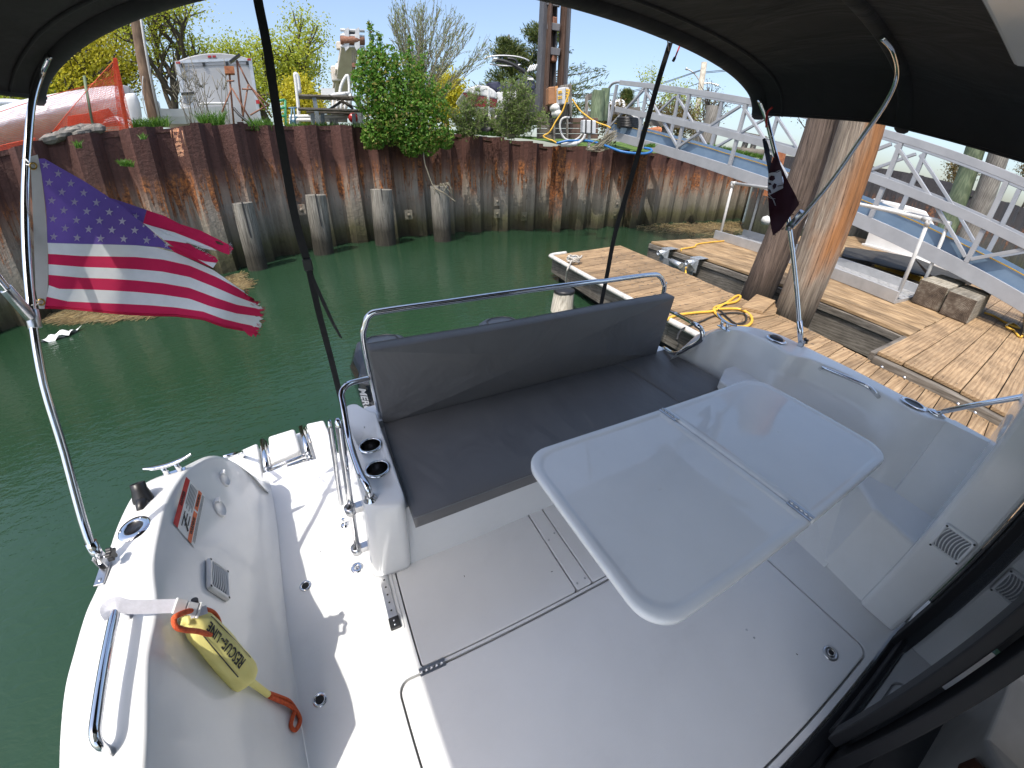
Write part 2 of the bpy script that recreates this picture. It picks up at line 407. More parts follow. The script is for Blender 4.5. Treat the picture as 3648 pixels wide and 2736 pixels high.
for x, y in ((.69, .655), (.735, .66), (.69, .90), (.735, .92), (1.2, .14), (1.2, .10)):
    m_ = MB(); m_.lathe((x, y, .001), (0, 0, 1), [(.0001, .002), (.004, .002), (.005, 0), (.005, -.002)], 10); obj('screw', m_, M['steelm'], hatch if x > 1 else pan)
# hinges of the hatch
def hinge(p, ax, up, parent, L=.075):
    m_ = MB(); ax = nrm(ax); c = A3(p)
    for k in range(5):
        a = c+ax*(-L/2+L/5*k+.0008); b = c+ax*(-L/2+L/5*(k+1)-.0008); m_.tube([a, b], .0048, 10)
    sd = nrm(np.cross(ax, up)); m_.box(c-nrm(up)*.002, (L, .03, .003), (ax, sd, nrm(up)))
    return obj('hinge', m_, M['steelm'], parent)
hinge((.01, .6105, .004), (1, 0, 0), (0, 0, 1), hatch, .1); hinge((1.35, .6105, .004), (1, 0, 0), (0, 0, 1), hatch, .1)
# lift-ring latch
def latch(c, parent):
    m_ = MB(); m_.lathe(c, (0, 0, 1), [(.0001, .002), (.018, .002), (.0185, .006), (.031, .006), (.033, .004), (.034, 0)], 28)
    m_.tube([(c[0]+.014*math.cos(a), c[1]+.014*math.sin(a), c[2]+.007) for a in np.linspace(.9, 5.4, 16)], .0028, 8)
    l = obj('hatch_latch', m_, M['steelm'], parent)
    k = MB(); k.lathe((c[0], c[1], c[2]+.0025), (0, 0, 1), [(.0001, 0), (.0165, 0)], 20); obj('latch_recess', k, M['dark'], parent)
latch((1.43, -.13, .001), hatch)
# slot with seat track
tr = MB(); tr.prism(rrect(-.128, .795, -.045, 1.10, .012, .0005), (0, 0, .004)); trk = obj('track_slot', tr, M['gel'], boat, bevel=.003)
tb = MB(); tb.box2((-.098, .84, .0045), (-.062, 1.10, .011)); obj('track_bar', tb, M['steelm'], trk)
for k in range(6):
    q = MB(); q.lathe((-.080, .885+.037*k, .0112), (0, 0, 1), [(.0001, .0004), (.0045, .0004)], 10); obj('track_hole', q, M['dark'], trk)
tk = MB(); tk.box2((-.100, .803, .0045), (-.058, .853, .019)); obj('track_stop', tk, M['black'], trk, bevel=.003)
for y in (.818, .836):
    q = MB(); q.lathe((-.079, y, .019), (0, 0, 1), [(.0001, .003), (.003, .0025), (.0045, 0)], 10); obj('screw', q, M['steel'], trk)
# drains and deck plate
def drain(c, r=.026, name='floor_drain', hole=.6):
    m_ = MB(); m_.lathe(c, (0, 0, 1), [(r*hole, -.004), (r*hole, .003), (r*.9, .004), (r, .001)], 28); d = obj(name, m_, M['steel'], boat)
    k = MB(); k.lathe((c[0], c[1], c[2]-.003+.0035), (0, 0, 1), [(.0001, 0), (r*hole, 0.0004)], 20); obj('drain_hole', k, M['dark'] if hole > .3 else M['steelm'], d)
    for a in (0.4, 2.5, 4.6):
        q = MB(); q.lathe((c[0]+r*.8*math.cos(a), c[1]+r*.8*math.sin(a), c[2]+.004), (0, 0, 1), [(.0001, .001), (.0025, .0008), (.0028, 0)], 8); obj('screw', q, M['steelm'], d)
drain((-.41, 1.15, .001)); drain((-.40, .66, .001)); drain((-.182, 1.15, .001), .028, 'deck_plate', .18)

# ---- side mouldings, swept through measured stations
def split(P, R, nf):        # rounded profile with guard points beside every corner, so shading stays crisp
    F = fillet(P, R, nf); L = nf+1; out = []
    n = len(P); segs = [0]; 
    for i, p in enumerate(F):
        out.append(p)
        # after the start point and after each corner group comes a long straight span
        if i < len(F)-1 and (i == 0 or i % L == 0):
            q = F[i+1]; out += [p+(q-p)*.08, p+(q-p)*.35, p+(q-p)*.65, p+(q-p)*.92]
    return out
def loftmesh(stations, R, sub=6, nf=4, smooth=True, flip=False):
    n = len(stations[0]); cols = []
    for j in range(n): cols.append(catmull([s[j] for s in stations], sub))
    rows = []
    for i in range(len(cols[0])): rows.append(split([cols[j][i] for j in range(n)], R, nf))
    m_ = MB(); m_.grid(rows, smooth, flip=flip); m_.rows = rows; return m_
ST = [  # outer edge, inner edge, top height, foot of the inner wall
    (S2(12, 1800), S2(640, 1800), .70, (-.49, .30)),
    (S2(22, 1400), S2(662, 1400), .70, (-.50, .52)),
    (S2(60, 1050), S2(668, 1050), .69, (-.505, .66)),
    (S2(125, 800), S2(680, 800), .68, (-.51, .80)),
    (S2(215, 500), S2(740, 470), .67, (-.52, .95)),
    (S2(325, 249), S2(715, 150), .66, (-.53, 1.12)),
    (S1(870, 960), S1(1185, 950), .65, (-.54, 1.26)),
    (S1(1000, 720), S1(1250, 760), .62, (-.55, 1.42)),
    (S1(1110, 640), S1(1350, 600), .59, (-.56, 1.56)),
    (S1(1310, 566), S1(1450, 520), .54, (-.575, 1.69)),
    (S1(1535, 462), S1(1580, 470), .47, (-.59, 1.80)),
    (S1(1690, 490), S1(1715, 505), .34, (-.60, 1.86)),
    (S1(1840, 590), S1(1850, 600), .19, (-.61, 1.90)),
    (S1(1985, 735), S1(1990, 745), .03, (-.615, 1.93))]
st = []
for o_, i_, z, ft in ST:
    po = atz(o_, z); pi = atz(i_, z)
    f = max(.0, min(1, (z)/.6))
    st.append([(po[0]-.015, po[1]+.03, min(-.55, z-1)), (po[0]-.04, po[1]+.012, z-.10), po, pi, (ft[0]*(.9)+pi[0]*.1-.0, ft[1], .06*f+.004), (ft[0]+.03, ft[1], .002)])
stbd = loftmesh(st, [0, .012, .014, .012, .045, 0], sub=5)
coam_s = obj('side_coaming', stbd, M['gel'], boat, label='starboard side coaming with gunwale and rounded aft wing')

PT = [  # port side, aft to forward: outer edge, inner edge, height, wall foot, foot height
    (R6(1215, 1015), R6(1060, 1155), .55, (2.02, 1.62), .10),
    (R6(1275, 995), R6(1235, 1050), .60, (2.045, 1.58), .08),
    (R6(1400, 966), R6(1330, 998), .68, (2.05, 1.42), .06),
    (R6(1560, 955), R6(1500, 985), .715, (2.04, 1.25), .02),
    (R6(1800, 1010), R6(1720, 1062), .72, (2.0, 1.05), .01),
    (R6(2010, 1105), R6(1900, 1165), .72, (1.96, .90), .0),
    (S5(640, 155), S5(500, 165), .72, (1.93, .76), .0),
    (S5(860, 262), S5(740, 265), .72, (1.91, .62), .0),
    (S5(1110, 392), S5(985, 392), .72, (1.89, .46), .0),
    (S5(1290, 482), S5(1165, 492), .72, (1.87, .33), .0),
    (S5(1450, 560), S5(1345, 588), .725, (1.86, .22), .0),
    (S5(1560, 615), S5(1500, 625), .73, (1.85, .12), .0)]
RF = {S5(640, 155): 1.0, S5(860, 262): 1.0, S5(1110, 392): .8, R6(2010, 1105): .35}
st = []
for o_, i_, z, ft, fz in PT:
    po = atz(o_, z); pi = atz(i_, z)
    po[0] = max(po[0], pi[0]+.05)
    ftp = A3((ft[0]*.85+pi[0]*.15, ft[1], fz+.10)); rf = RF.get(o_, 0.0); pr1 = pi+(ftp-pi)*.20+A3((.045*rf, 0, 0)); pr2 = pi+(ftp-pi)*.33+A3((-.012*rf, 0, 0))
    st.append([(po[0]+.02, po[1], -.55), (po[0]+.035, po[1], z-.10), po, pi, pr1, pr2, ftp, (ft[0]-.04, ft[1], fz)])
port = loftmesh(st, [0, .012, .014, .012, .02, .02, .07, 0], sub=5, flip=True)
coam_p = obj('side_coaming', port, M['gel'], boat, label='port side coaming beside the wooden dock')
# forward corner of the port side: step niche, outboard wall, cabin edge
def quadsheet(pts, nx=6, ny=6):
    a, b, c, d = [A3(p) for p in pts]; m_ = MB()
    m_.grid([[(a*(1-u)+b*u)*(1-v)+(d*(1-u)+c*u)*v for u in np.linspace(0, 1, nx)] for v in np.linspace(0, 1, ny)], True); return m_
L0 = atz(S5(1500, 625), .73); L1 = atz(S5(1970, 860), .73); N0 = atz(S5(1120, 1145), .4); N1 = atz(S5(1450, 1370), .4)
O0 = atz(S5(1560, 615), .73); O1 = atz(S5(1985, 850), .73)
nic = MB()
nic.grid([[N0+(N1-N0)*u+((L0+(L1-L0)*u)-(N0+(N1-N0)*u))*v for u in np.linspace(0, 1.25, 6)] for v in np.linspace(0, 1, 7)], True)
nic.grid([[L0+(L1-L0)*u+((O0+(O1-O0)*u)-(L0+(L1-L0)*u))*v for u in np.linspace(0, 1.25, 6)] for v in np.linspace(0, 1, 3)], True)
nic.grid([[O0+(O1-O0)*u+np.array([.02*v, 0, -1.25*v]) for u in np.linspace(0, 1.25, 6)] for v in np.linspace(0, 1, 3)], True)
obj('side_walkway_wall', nic, M['gel'], boat)
K = [atz(S5(*p), .4) for p in ((930, 1100), (1120, 1145), (1450, 1370), (1260, 1550), (1000, 1290))]
stp = MB(); lowK = [(p[0]-.02 if i in (0, 3, 4) else p[0], p[1], 0.0) for i, p in enumerate(K)]
KS = [K[0]+(.03, .10, 0), K[1]+(.03, .06, 0), K[2]+(0.05, -.06, 0), K[3]+(0, -.06, 0), K[4]+(-.0, .02, 0)]; lowK[0] = (1.90, .32, 0); lowK[4] = (1.83, .14, 0); lowK[3] = (1.79, -.14, 0)
stp.add(KS+lowK, [(0, 1, 2, 3, 4), (4, 3, 8, 9), (0, 4, 9, 5)])
obj('side_step', stp, M['gel'], boat, bevel=.02, seg=4)
fil = MB()   # forward end of the coaming wall, down to the floor and across to the step niche
er = [A3(q) for q in port.rows[-1]]; er = [q for q in er if q[0] < L0[0]+.01]; fil.add(er+[N0], [(i, i+1, len(er)) for i in range(len(er)-1)], False)
obj('wall_corner', fil, M['gel'], boat)
cab = MB()
cab.box2((1.765, -.262, 0.0), (2.6, -.085, 2.02)); cab.box2((-.93, -1.6, 2.105), (2.2, .36, 2.15))
obj('cabin_bulkhead', cab, M['gel'], boat, bevel=.025, seg=3, label='narrow white cabin bulkhead beside the sliding door')
kn = MB(); kn.tube([(1.80, -.10, .96), (1.86, -.095, .965), (2.02, -.09, .97)], .022, 12); obj('cabin_grab_end', kn, M['gel'], boat)

# ---- seat base, drink console
cons = MB()
def filletc(P, R, nn=5):
    P = [A3(q) for q in P]; out = []
    for i in range(len(P)):
        a, b, c = P[i-1], P[i], P[(i+1) % len(P)]; la, lc = np.linalg.norm(a-b), np.linalg.norm(c-b); q = min(R[i], la*.45, lc*.45); s0 = b+(a-b)/la*q; s1 = b+(c-b)/lc*q
        for k in range(nn+1): t = k/nn; out.append((1-t)**2*s0+2*t*(1-t)*b+t*t*s1)
    return out
TP = [atz(S7(*q), .5) for q in ((1215, 108), (1142, 195), (1385, 1140), (1800, 1095), (1487, 183), (1440, 180), (1370, 145), (1290, 98))]
BP = [(-.085, 1.765, 0), (-.135, 1.71, 0), (-.125, 1.055, 0), (.055, 1.05, 0), (.065, 1.70, 0), (.05, 1.72, 0), (.02, 1.75, 0), (-.03, 1.77, 0)]
RR = [.03, .04, .05, .045, .02, .02, .03, .03]
top = filletc(TP, RR); bot = filletc(BP, RR); rows = []
tc = np.mean(top, axis=0)
for f, dz, sc in ((0, 0, .02), (0, 0, 1), (.04, 0, 1), (.5, 0, 1), (.90, 0, 1), (.965, 0, .998), (.985, 0, .992), (.996, 0, .975), (1, 0, .95), (1, 0, .90), (1, 0, .5), (1, 0, .02)):
    r = []
    for i in range(len(top)):
        q0 = A3(bot[i])*(1-f)+top[i]*f; q = tc.copy(); q[2] = q0[2]; q[:2] = (tc*f+np.mean(bot, axis=0)*(1-f))[:2]; r.append(q+(q0-q)*sc)
    rows.append(r)
cons.grid(rows, True, closed=True)
console = obj('drink_console', cons, M['gel'], boat)
base = MB()
fr = [(.04, 1.07), (.4, 1.068), (1.0, 1.075), (1.62, 1.09), (2.08, 1.10)]
base.grid([[(x, y, z) for x, y in fr] for z in (0, .12, .3, .375)], True)
base.grid([[(x, y, .378) for x, y in fr], [(x, 1.70, .378) for x, y in fr]], True)
base.box2((.02, 1.64, -.1), (2.12, 1.80, .42))
obj('seat_base', base, M['gel'], boat)
tab_ = MB(); tab_.box2((.245, 1.058, .27), (.262, 1.066, .345)); obj('pull_tab', tab_, M['whitepl'], boat)
def boolcut(o, cutter):
    c = obj('cutter', cutter, M['dark'])
    md = o.modifiers.new('cut', 'BOOLEAN'); md.operation = 'DIFFERENCE'; md.solver = 'EXACT'; md.object = c
    dg = bpy.context.evaluated_depsgraph_get(); dg.update()
    me = bpy.data.meshes.new_from_object(o.evaluated_get(dg)); o.modifiers.remove(md)
    if len(me.polygons) > 10: o.data = me
    bpy.data.objects.remove(c)
CUPS = ((.004, 1.365, .5), (.008, 1.205, .5))
cut = MB()
for c in CUPS: cut.prism([(c[0]+.0445*math.cos(a), c[1]+.0445*math.sin(a), .41) for a in np.linspace(0, 2*math.pi, 33)[:-1]], (0, 0, .2))
boolcut(console, cut)
M['cupin'] = mat('cup_inside_steel', (.30, .29, .28), rough=.22, metal=1, c2=(.2, .19, .18), scale=10)
for c in CUPS:
    m_ = MB(); m_.lathe(c, (0, 0, 1), [(.041, -.004), (.041, .004), (.043, .0075), (.048, .0065), (.0505, .001)], 40); ch = obj('cup_holder', m_, M['steel'], console)
    m_ = MB(); m_.lathe(c, (0, 0, 1), [(.0001, -.082), (.030, -.082), (.031, -.078), (.038, -.078), (.0405, -.07), (.0412, .003)], 40); obj('cup_wall', m_, M['cupin'], ch)
# ---- swim platform, ladder, stern
PZ = -.03
pf = MB()
out = [atz(S7(*p), PZ) for p in ((-60, 640), (90, 575), (320, 487), (345, 478))]
outl = [atz(S7(*p), PZ) for p in ((90, 590), (320, 488))]
def S(x, y): return A3((x, y, PZ))
PL = [S(-.92, 1.85), S(-.90, 2.24), S(-.82, 2.31), S(-.70, 2.345)]
plat = MB()
def slab2(pts, z1, z0, m_): m_.prism([(p[0], p[1], z0) for p in pts], (0, 0, z1-z0)); return m_
A0 = atz(S7(90, 590), PZ); A1 = atz(S7(320, 488), PZ); A2 = atz(S7(430, 440), PZ); A3_ = atz(S7(690, 358), PZ); A4 = atz(S7(800, 300), PZ); A5 = atz(S7(975, 262), PZ); A6 = atz(S7(1125, 600), PZ)
F1 = atz(S7(380, 865), PZ); F4 = atz(S7(905, 660), PZ)
G0 = atz(S7(455, 700), PZ); G1 = atz(S7(745, 570), PZ)
slab2([(-.95, 1.80), (-.93, 2.20), (A0[0], A0[1]), (A1[0], A1[1]), (F1[0], F1[1])], PZ, -.16, plat)
slab2([(F1[0], F1[1]), (F4[0], F4[1]), (-.24, 1.75), (-.62, 1.75), (-.95, 1.80)], PZ, -.16, plat)
slab2([(F4[0], F4[1]), (A4[0], A4[1]), (A5[0], A5[1]), (A6[0], A6[1]), (-.17, 1.76), (-.24, 1.75)], PZ, -.16, plat)
obj('swim_platform', plat, M['gel'], boat, bevel=.016, seg=4)
pl2 = MB(); slab2([(A1[0], A1[1]), (A4[0], A4[1]), (F4[0], F4[1]), (F1[0], F1[1])], PZ-.055, -.16, pl2); obj('ladder_recess', pl2, M['gel'], boat)
pl3 = MB(); slab2([A2, A3_, G1, G0], PZ+.012, PZ-.05, pl3); obj('ladder_step_pad', pl3, M['gel'], boat, bevel=.018, seg=4)
lad = thing('boarding_ladder', 'folded stainless boarding ladder recessed in the white swim platform', 'ladder', (F1[0], F1[1], PZ))
def rod(a, b, r, name='ladder_rail', mt='steel', parent=lad, n=12): m_ = MB(); m_.tube([a, b], r, n); return obj(name, m_, M[mt], parent)
la0, la1 = atz(S7(372, 470), PZ+.01), atz(S7(415, 740), PZ+.01)
lb0, lb1 = atz(S7(752, 340), PZ+.01), atz(S7(822, 590), PZ+.01)
lc1, lc2 = atz(S7(425, 835), PZ), atz(S7(860, 680), PZ)
rod(la0, la1, .018); rod(lb0, lb1, .018)
for a, b in (((405, 470), (455, 640)), ((790, 335), (850, 500))): rod(atz(S7(*a), PZ), atz(S7(*b), PZ), .006)
for k in range(4):
    t = k/3.0
    a = la1*(1-t)+lc1*t; b = lb1*(1-t)+lc2*t; a[2] = b[2] = PZ-.0-.01*k
    rod(a, b, .0105, 'ladder_rung')
    for q in (a, b): m_ = MB(); m_.lathe(q-(0, 0, .012), (0, 0, 1), [(.0001, .03), (.017, .027), (.017, 0)], 14); obj('ladder_joint', m_, M['steelm'], lad)
# transom and hull stern
hl = MB()
hl.box2((-.17, 1.78, -.9), (2.1, 1.83, .05)); hl.box2((-.75, 1.4, -.9), (-.1, 1.78, -.05)); hl.box2((-.17, 1.83, -.9), (2.15, 2.05, -.12))
obj('transom', hl, M['gel'], boat)
br = MB(); br.tube([atz(S1(1650, 478), .33), atz(S1(1720, 455), .32), aty(S1(1790, 438), 2.13), aty(S1(1800, 450), 2.15), atz(S1(1800, 470), PZ)], .011, 10); obj('stern_rail', br, M['steel'], boat)

# ---- rails (polished tube)
def pipe(name, pts, r, parent, mt='steel', sub=6, n=14, label=None, fr=None):
    m_ = MB(); P = fillet(pts, fr, 6) if fr else catmull(pts, sub); m_.tube(P, r, n)
    return obj(name, m_, M[mt], parent, label=label)
YB = 1.67
pipe('seat_back_rail', [(.085, YB, .42), aty(R8(410, 480), YB), aty(R8(415, 330), YB), aty(R8(455, 250), YB), aty(R8(560, 222), YB), aty(R8(1000, 160), YB), aty(R8(1500, 88), YB), aty(R8(2074, 12), YB), aty(R6(520, 625), YB), aty(R6(870, 578), YB), aty(R6(935, 592), YB), aty(R6(962, 640), YB), aty(R6(965, 700), YB), (2.0, YB, .42)], .0145, boat, sub=6)
foot = atz(R8(455, 1612), .5)
sp = [aty(R8(440, 722), 1.63), aty(R8(380, 735), 1.60), aty(R8(290, 765), 1.56), aty(R8(243, 830), 1.53), aty(R8(255, 930), 1.47), aty(R8(300, 1180), 1.33), aty(R8(370, 1400), 1.16)]
pipe('side_rail', sp+[foot+(0, .012, .05), foot+(0, 0, .0)], .0135, boat, sub=6)
m_ = MB(); m_.lathe(foot, (0, 0, 1), [(.017, .016), (.019, .012), (.024, .003), (.026, 0)], 20); obj('rail_foot', m_, M['steel'], boat)
# gate pole in two clamps at the starboard face of the console
GR = math.hypot(-.15, 1.14)
gp = [atr(S7(*p), GR) for p in ((1300, 1535), (1240, 1140), (1110, 262))]

pole_b, pole_t = gp[0], gp[2]
gate = thing('gate_pole', 'polished steel gate pole standing in two clamps beside the drink console', 'pole', gp[0])
m_ = MB(); m_.tube([gp[0]-(0, 0, .03), gp[2]-(0, 0, .03), gp[2]-(0, -.004, .012), gp[2]-(0, -.012, .002)], [.0135, .0135, .012, .006], 16); obj('pole', m_, M['steel'], gate)
m_ = MB(); m_.tube([gp[1]+(-.028, .02, .02), gp[2]+(-.030, .02, -.04), gp[2]+(-.026, .02, -.01)], [.0095, .0095, .005], 12); obj('inner_pole', m_, M['steel'], gate)
for q in (gp[0]-(0, 0, -.0), gp[1]):
    m_ = MB(); m_.lathe(q-(0, 0, .022), (0, 0, 1), [(.015, 0), (.023, .001), (.023, .034), (.015, .035)], 24); m_.box(q+(.032, 0, -.005), (.05, .03, .032)); obj('clamp', m_, M['steelm'], gate)
pe = atz(S7(1140, 995), .03)
m_ = MB(); m_.lathe((-.205, 1.42, .0), (0, 0, 1), [(.0001, .006), (.018, .005), (.022, 0)], 20); m_.tube([(-.205, 1.42, .0), (-.205, 1.42, .05)], .006, 8); m_.tube([(-.205+.012*math.cos(a), 1.42, .055+.012*math.sin(a)) for a in np.linspace(0, 6.28, 14)], .002, 6)
obj('pad_eye', m_, M['steel'], boat)
# ---- hardware on the starboard coaming
def onmesh(mb, p, off=0): l, n = mb.hit(p, off); return l, n
def frame_at(mb, p, q):        # point, direction to a second pixel on the surface, normal
    a, n = mb.hit(p); b, n2 = mb.hit(q); d = nrm(b-a); d = nrm(d-n*(d @ n)); return a, d, n
# flush rod holder with three screws
c, n = stbd.hit(S1(990, 1000)); c2, _ = stbd.hit(S1(1005, 905))
def flange(name, c, n, rx, parent, hole=.55, long=None, el=1.0, mt='steel', plug=None):
    m_ = MB(); n = nrm(n); L_ = nrm(long) if long is not None else nrm(np.cross(n, (1, 0, 0))); L_ = nrm(L_-n*(L_ @ n)); W = np.cross(n, L_)
    K = 36
    rows = []
    for rr, h in ((hole, .0), (hole, .004), (hole+.08, .005), (.92, .0045), (1.0, .0)):
        rows.append([c+n*h+(L_*math.cos(a)*el+W*math.sin(a))*rx*rr for a in np.linspace(0, 2*math.pi, K, endpoint=False)])
    m_.grid(rows, True, closed=True); f = obj(name, m_, M[mt], parent)
    k = MB(); rows = [[c+n*(h)+(L_*math.cos(a)*el+W*math.sin(a))*rx*hole*rr for a in np.linspace(0, 2*math.pi, K, endpoint=False)] for rr, h in ((1.0, .0035), (.93, .002), (.9, .0008), (.001, .0008))]
    k.grid(rows, True, closed=True); obj('rod_hole', k, M['black'], f)
    return f, L_, W
f, L_, W = flange('rod_holder', c, n, .050, boat, .56, long=(0, 1, 0), el=1.12)
for a in (1.7, 3.9, 6.0):
    q = MB(); q.lathe(c+n*.005+(L_*math.cos(a)*1.12+W*math.sin(a))*.05*.8, n, [(.0001, .001), (.0045, .0008), (.005, 0)], 10); obj('screw', q, M['steelm'], f)
# black antenna cup
c, n = stbd.hit(S1(1060, 790)); t = nrm(A3((.0, .25, 1)))
m_ = MB(); m_.lathe(c-n*.012, nrm(n*.8+A3((-.15, .45, .35))), [(.036, 0), (.034, .02), (.026, .05), (.025, .072), (.021, .074), (.020, .04), (.0001, .038)], 24)
ll, nn = stbd.hit(S1(1035, 865)); m_.tube([c, (c+ll)/2+n*.002, ll-n*.006], [.026, .020, .012], 14)
obj('black_rod_cup', m_, M['black'], boat)
# mooring cleats
def cleat(name_parent, c, axis, n, L=.17, label=None):
    n = nrm(n); ax = nrm(axis); ax = nrm(ax-n*(ax @ n)); sd = np.cross(n, ax)
    m_ = MB(); m_.box(c+n*.002, (L*.5, .035, .005), (ax, sd, n)); root = obj('mooring_cleat', m_, M['steel'], name_parent, label=label, bevel=.002)
    for k in (-.14, .14): m_ = MB(); m_.tube([c+ax*L*k, c+ax*L*k+n*.05], .011, 14); obj('cleat_post', m_, M['steel'], root)
    m_ = MB(); P = catmull([c-ax*L*.52+n*.062, c-ax*L*.3+n*.052, c+n*.047, c+ax*L*.3+n*.052, c+ax*L*.52+n*.062], 4)
    rows = [[p+sd*w*.5*a+n*b for a, b in ((-1, 0), (-.5, .006), (.5, .006), (1, 0), (.5, -.004), (-.5, -.004))] for p, w in zip(P, np.interp(range(len(P)), [0, 3, 8, 13, 16], [.008, .024, .03, .024, .008]))]
    m_.grid(rows, True, closed=True); obj('cleat_horn', m_, M['steel'], root); return root
c, n = stbd.hit(S1(1285, 590)); cleat(boat, c-(0, 0, .004), (1, .14, 0), (-.0, 0, 1))
# vent grilles
def vent(c, right, up, n, w, h, parent, slots=7):
    n = nrm(n); r = nrm(A3(right)-n*(A3(right) @ n)); u = np.cross(n, r)
    if u @ A3(up) < 0: u = -u
    m_ = MB(); o_ = rrect(-w/2, -h/2, w/2, h/2, .012)
    rows = [[c+r*p[0]*s+u*p[1]*s+n*z for p in o_] for s, z in ((1, 0), (1, .008), (.95, .013), (.80, .014), (.78, .005), (.01, .005))]
    m_.grid(rows, True, closed=True); v_ = obj('vent_grille', m_, M['whitepl'], parent)
    for k in range(slots+1):
        m_ = MB(); x = -w*.36+w*.72*k/slots
        P = [c+r*(x+(.10*w*(1-(t*2)**2)-.05*w))+u*t*h*.76+n*.011 for t in np.linspace(-.5, .5, 9)]
        m_.tube(P, .0026, 6); obj('louvre', m_, M['whitepl'], v_)
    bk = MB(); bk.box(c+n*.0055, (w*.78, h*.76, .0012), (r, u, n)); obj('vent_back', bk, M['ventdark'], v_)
    for a in (-1, 1):
        for b in (-1, 1):
            q = MB(); q.lathe(c+r*a*w*.43+u*b*h*.43+n*.0135, n, [(.0001, .0012), (.0042, .0008), (.0048, 0)], 10); obj('screw', q, M['black'], v_)
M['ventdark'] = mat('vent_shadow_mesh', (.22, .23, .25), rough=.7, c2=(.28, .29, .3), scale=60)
c, d, n = frame_at(stbd, S1(1590, 1390), S1(1665, 1440)); cu, _ = stbd.hit(S1(1565, 1250))
vent(c+n*.006, d, cu-c, n, .105, .135, boat)
cp = atx(S5(1560, 1520), 1.765)
vent(A3((1.765, -.178, .545)), (0, 1, 0), (0, 0, 1), (-1, 0, 0), .125, .125, boat)
# two round deck-filler caps on the wing
for p, r_ in (((1655, 640), .036), ((1620, 855), .040)):
    c, n = stbd.hit(S1(*p))
    if c is None: continue
    m_ = MB(); m_.lathe(c-n*.004, n, [(r_, 0), (r_, .009), (r_*.92, .013), (r_*.8, .014), (r_*.78, .011), (.0001, .011)], 28); cp_ = obj('deck_cap', m_, M['whitepl'], boat)
    m_ = MB(); m_.box(c+n*.012+A3((0, 0, r_*1.1)), (.016, .022, .012)); obj('cap_hinge', m_, M['whitepl'], cp_)
# warning sticker: on the coaming between measured corners
def sticker(mb, corners, name, parent, label, off=.0022):
    P = [mb.hit(p)[0] for p in corners]; Nn = mb.hit(corners[0])[1]+mb.hit(corners[2])[1]; Nn = nrm(Nn)
    return [p+Nn*off for p in P], Nn
M['stkw'] = mat('sticker_white', (.78, .78, .76), rough=.35, c2=(.74, .74, .72))
M['stkr'] = mat('sticker_red', (.55, .015, .02), rough=.35, c2=(.48, .02, .02))
M['stko'] = mat('sticker_orange', (.75, .14, .03), rough=.35, c2=(.68, .12, .03))
M['ink'] = mat('black_ink', (.015, .015, .017), rough=.6, c2=(.03, .03, .03))
tl, tr_, brr, bl = [stbd.hit(S1(*p))[0] for p in ((1368, 622), (1510, 760), (1432, 1148), (1272, 965))]
SN = nrm(np.cross(tr_-tl, bl-tl)); SN = SN if SN @ (EYE-tl) > 0 else -SN
def sp_(u, v, off): return (tl*(1-u)+tr_*u)*(1-v)+(bl*(1-u)+brr*u)*v+SN*off
stk = MB(); stk.grid([[stbd_p for stbd_p in [sp_(u, v, .0035) for u in np.linspace(0, 1, 5)]] for v in np.linspace(0, 1, 7)], True)
stick = obj('warning_sticker', stk, M['stkw'], boat)
def patch(u0, u1, v0, v1, off, name, mt):
    m_ = MB(); m_.grid([[sp_(u, v, off) for u in np.linspace(u0, u1, 4)] for v in np.linspace(v0, v1, 6)], True); return obj(name, m_, M[mt], stick)
patch(0, .2, .0, 1, .0042, 'red_band', 'stkr'); patch(.66, .83, .02, .42, .0042, 'orange_band', 'stko'); patch(.66, .83, .46, 1, .0042, 'orange_band', 'stko')
LEN = np.linalg.norm(bl-tl); WID = np.linalg.norm(tr_-tl)
def stext(txt, u, v, size, mt='ink'):
    m_ = MB(); addtext(m_, txt, size, sp_(u, v, .0046), sp_(u, v-.2, 0)-sp_(u, v, 0), sp_(u-.2, v, 0)-sp_(u, v, 0), bold=.0004, spacing=1.1); obj('sticker_lettering', m_, M[mt], stick)
stext('DANGER', .10, .45, WID*.16); stext('WARNING', .745, .22, WID*.13); stext('WARNING', .745, .72, WID*.15)
m_ = MB()
for u in (.27, .33, .39, .45, .51, .57): m_.grid([[sp_(u, v, .0046), sp_(u+.02, v, .0046)] for v in (.05, .52+.05*math.sin(u*60))], False)
for u in (.87, .91, .95): m_.grid([[sp_(u, v, .0046), sp_(u+.014, v, .0046)] for v in (.05, .95)], False)
for k in range(3): m_.grid([[sp_(.30+.12*k, v, .0046), sp_(.34+.12*k, v, .0046)] for v in (.62, .90-.05*k)], False)
m_.grid([[sp_(.28, .70, .0046), sp_(.33, .68, .0046)], [sp_(.58, .90, .0046), sp_(.63, .86, .0046)]], False)
obj('sticker_print', m_, M['ink'], stick)
# grab rails
def onrail(mb, p0, p1, lift, name, parent, r=.0125, bend=.03):
    a, n1 = mb.hit(p0); b, n2 = mb.hit(p1); d = nrm(b-a); u = nrm(n1+n2); u = nrm(u-d*(u @ d))
    P = fillet([a-u*.004, a+u*lift, b+u*lift, b-u*.004] if bend else [a, b], [0, .035, .035, 0], 6)
    m_ = MB(); m_.tube(P, r, 16); o_ = obj(name, m_, M['steel'], parent); return o_, a, b, u
gh, ga, gb, gu = onrail(stbd, S2(535, 545), S2(400, 1545), .055, 'grab_rail', boat)
pa = atz(S5(530, 210), .72); pb_ = atz(S5(1010, 440), .70)
A_ = port.hit(S5(560, 240))[0]; B_ = port.hit(S5(1000, 445))[0]
m_ = MB(); m_.tube(fillet([A_-(-.01, 0, .0), A_+(-.045, -.02, .035), B_+(-.05, .05, .045), B_], [0, .04, .05, 0], 6), .0105, 14); obj('grab_rail', m_, M['steel'], boat)
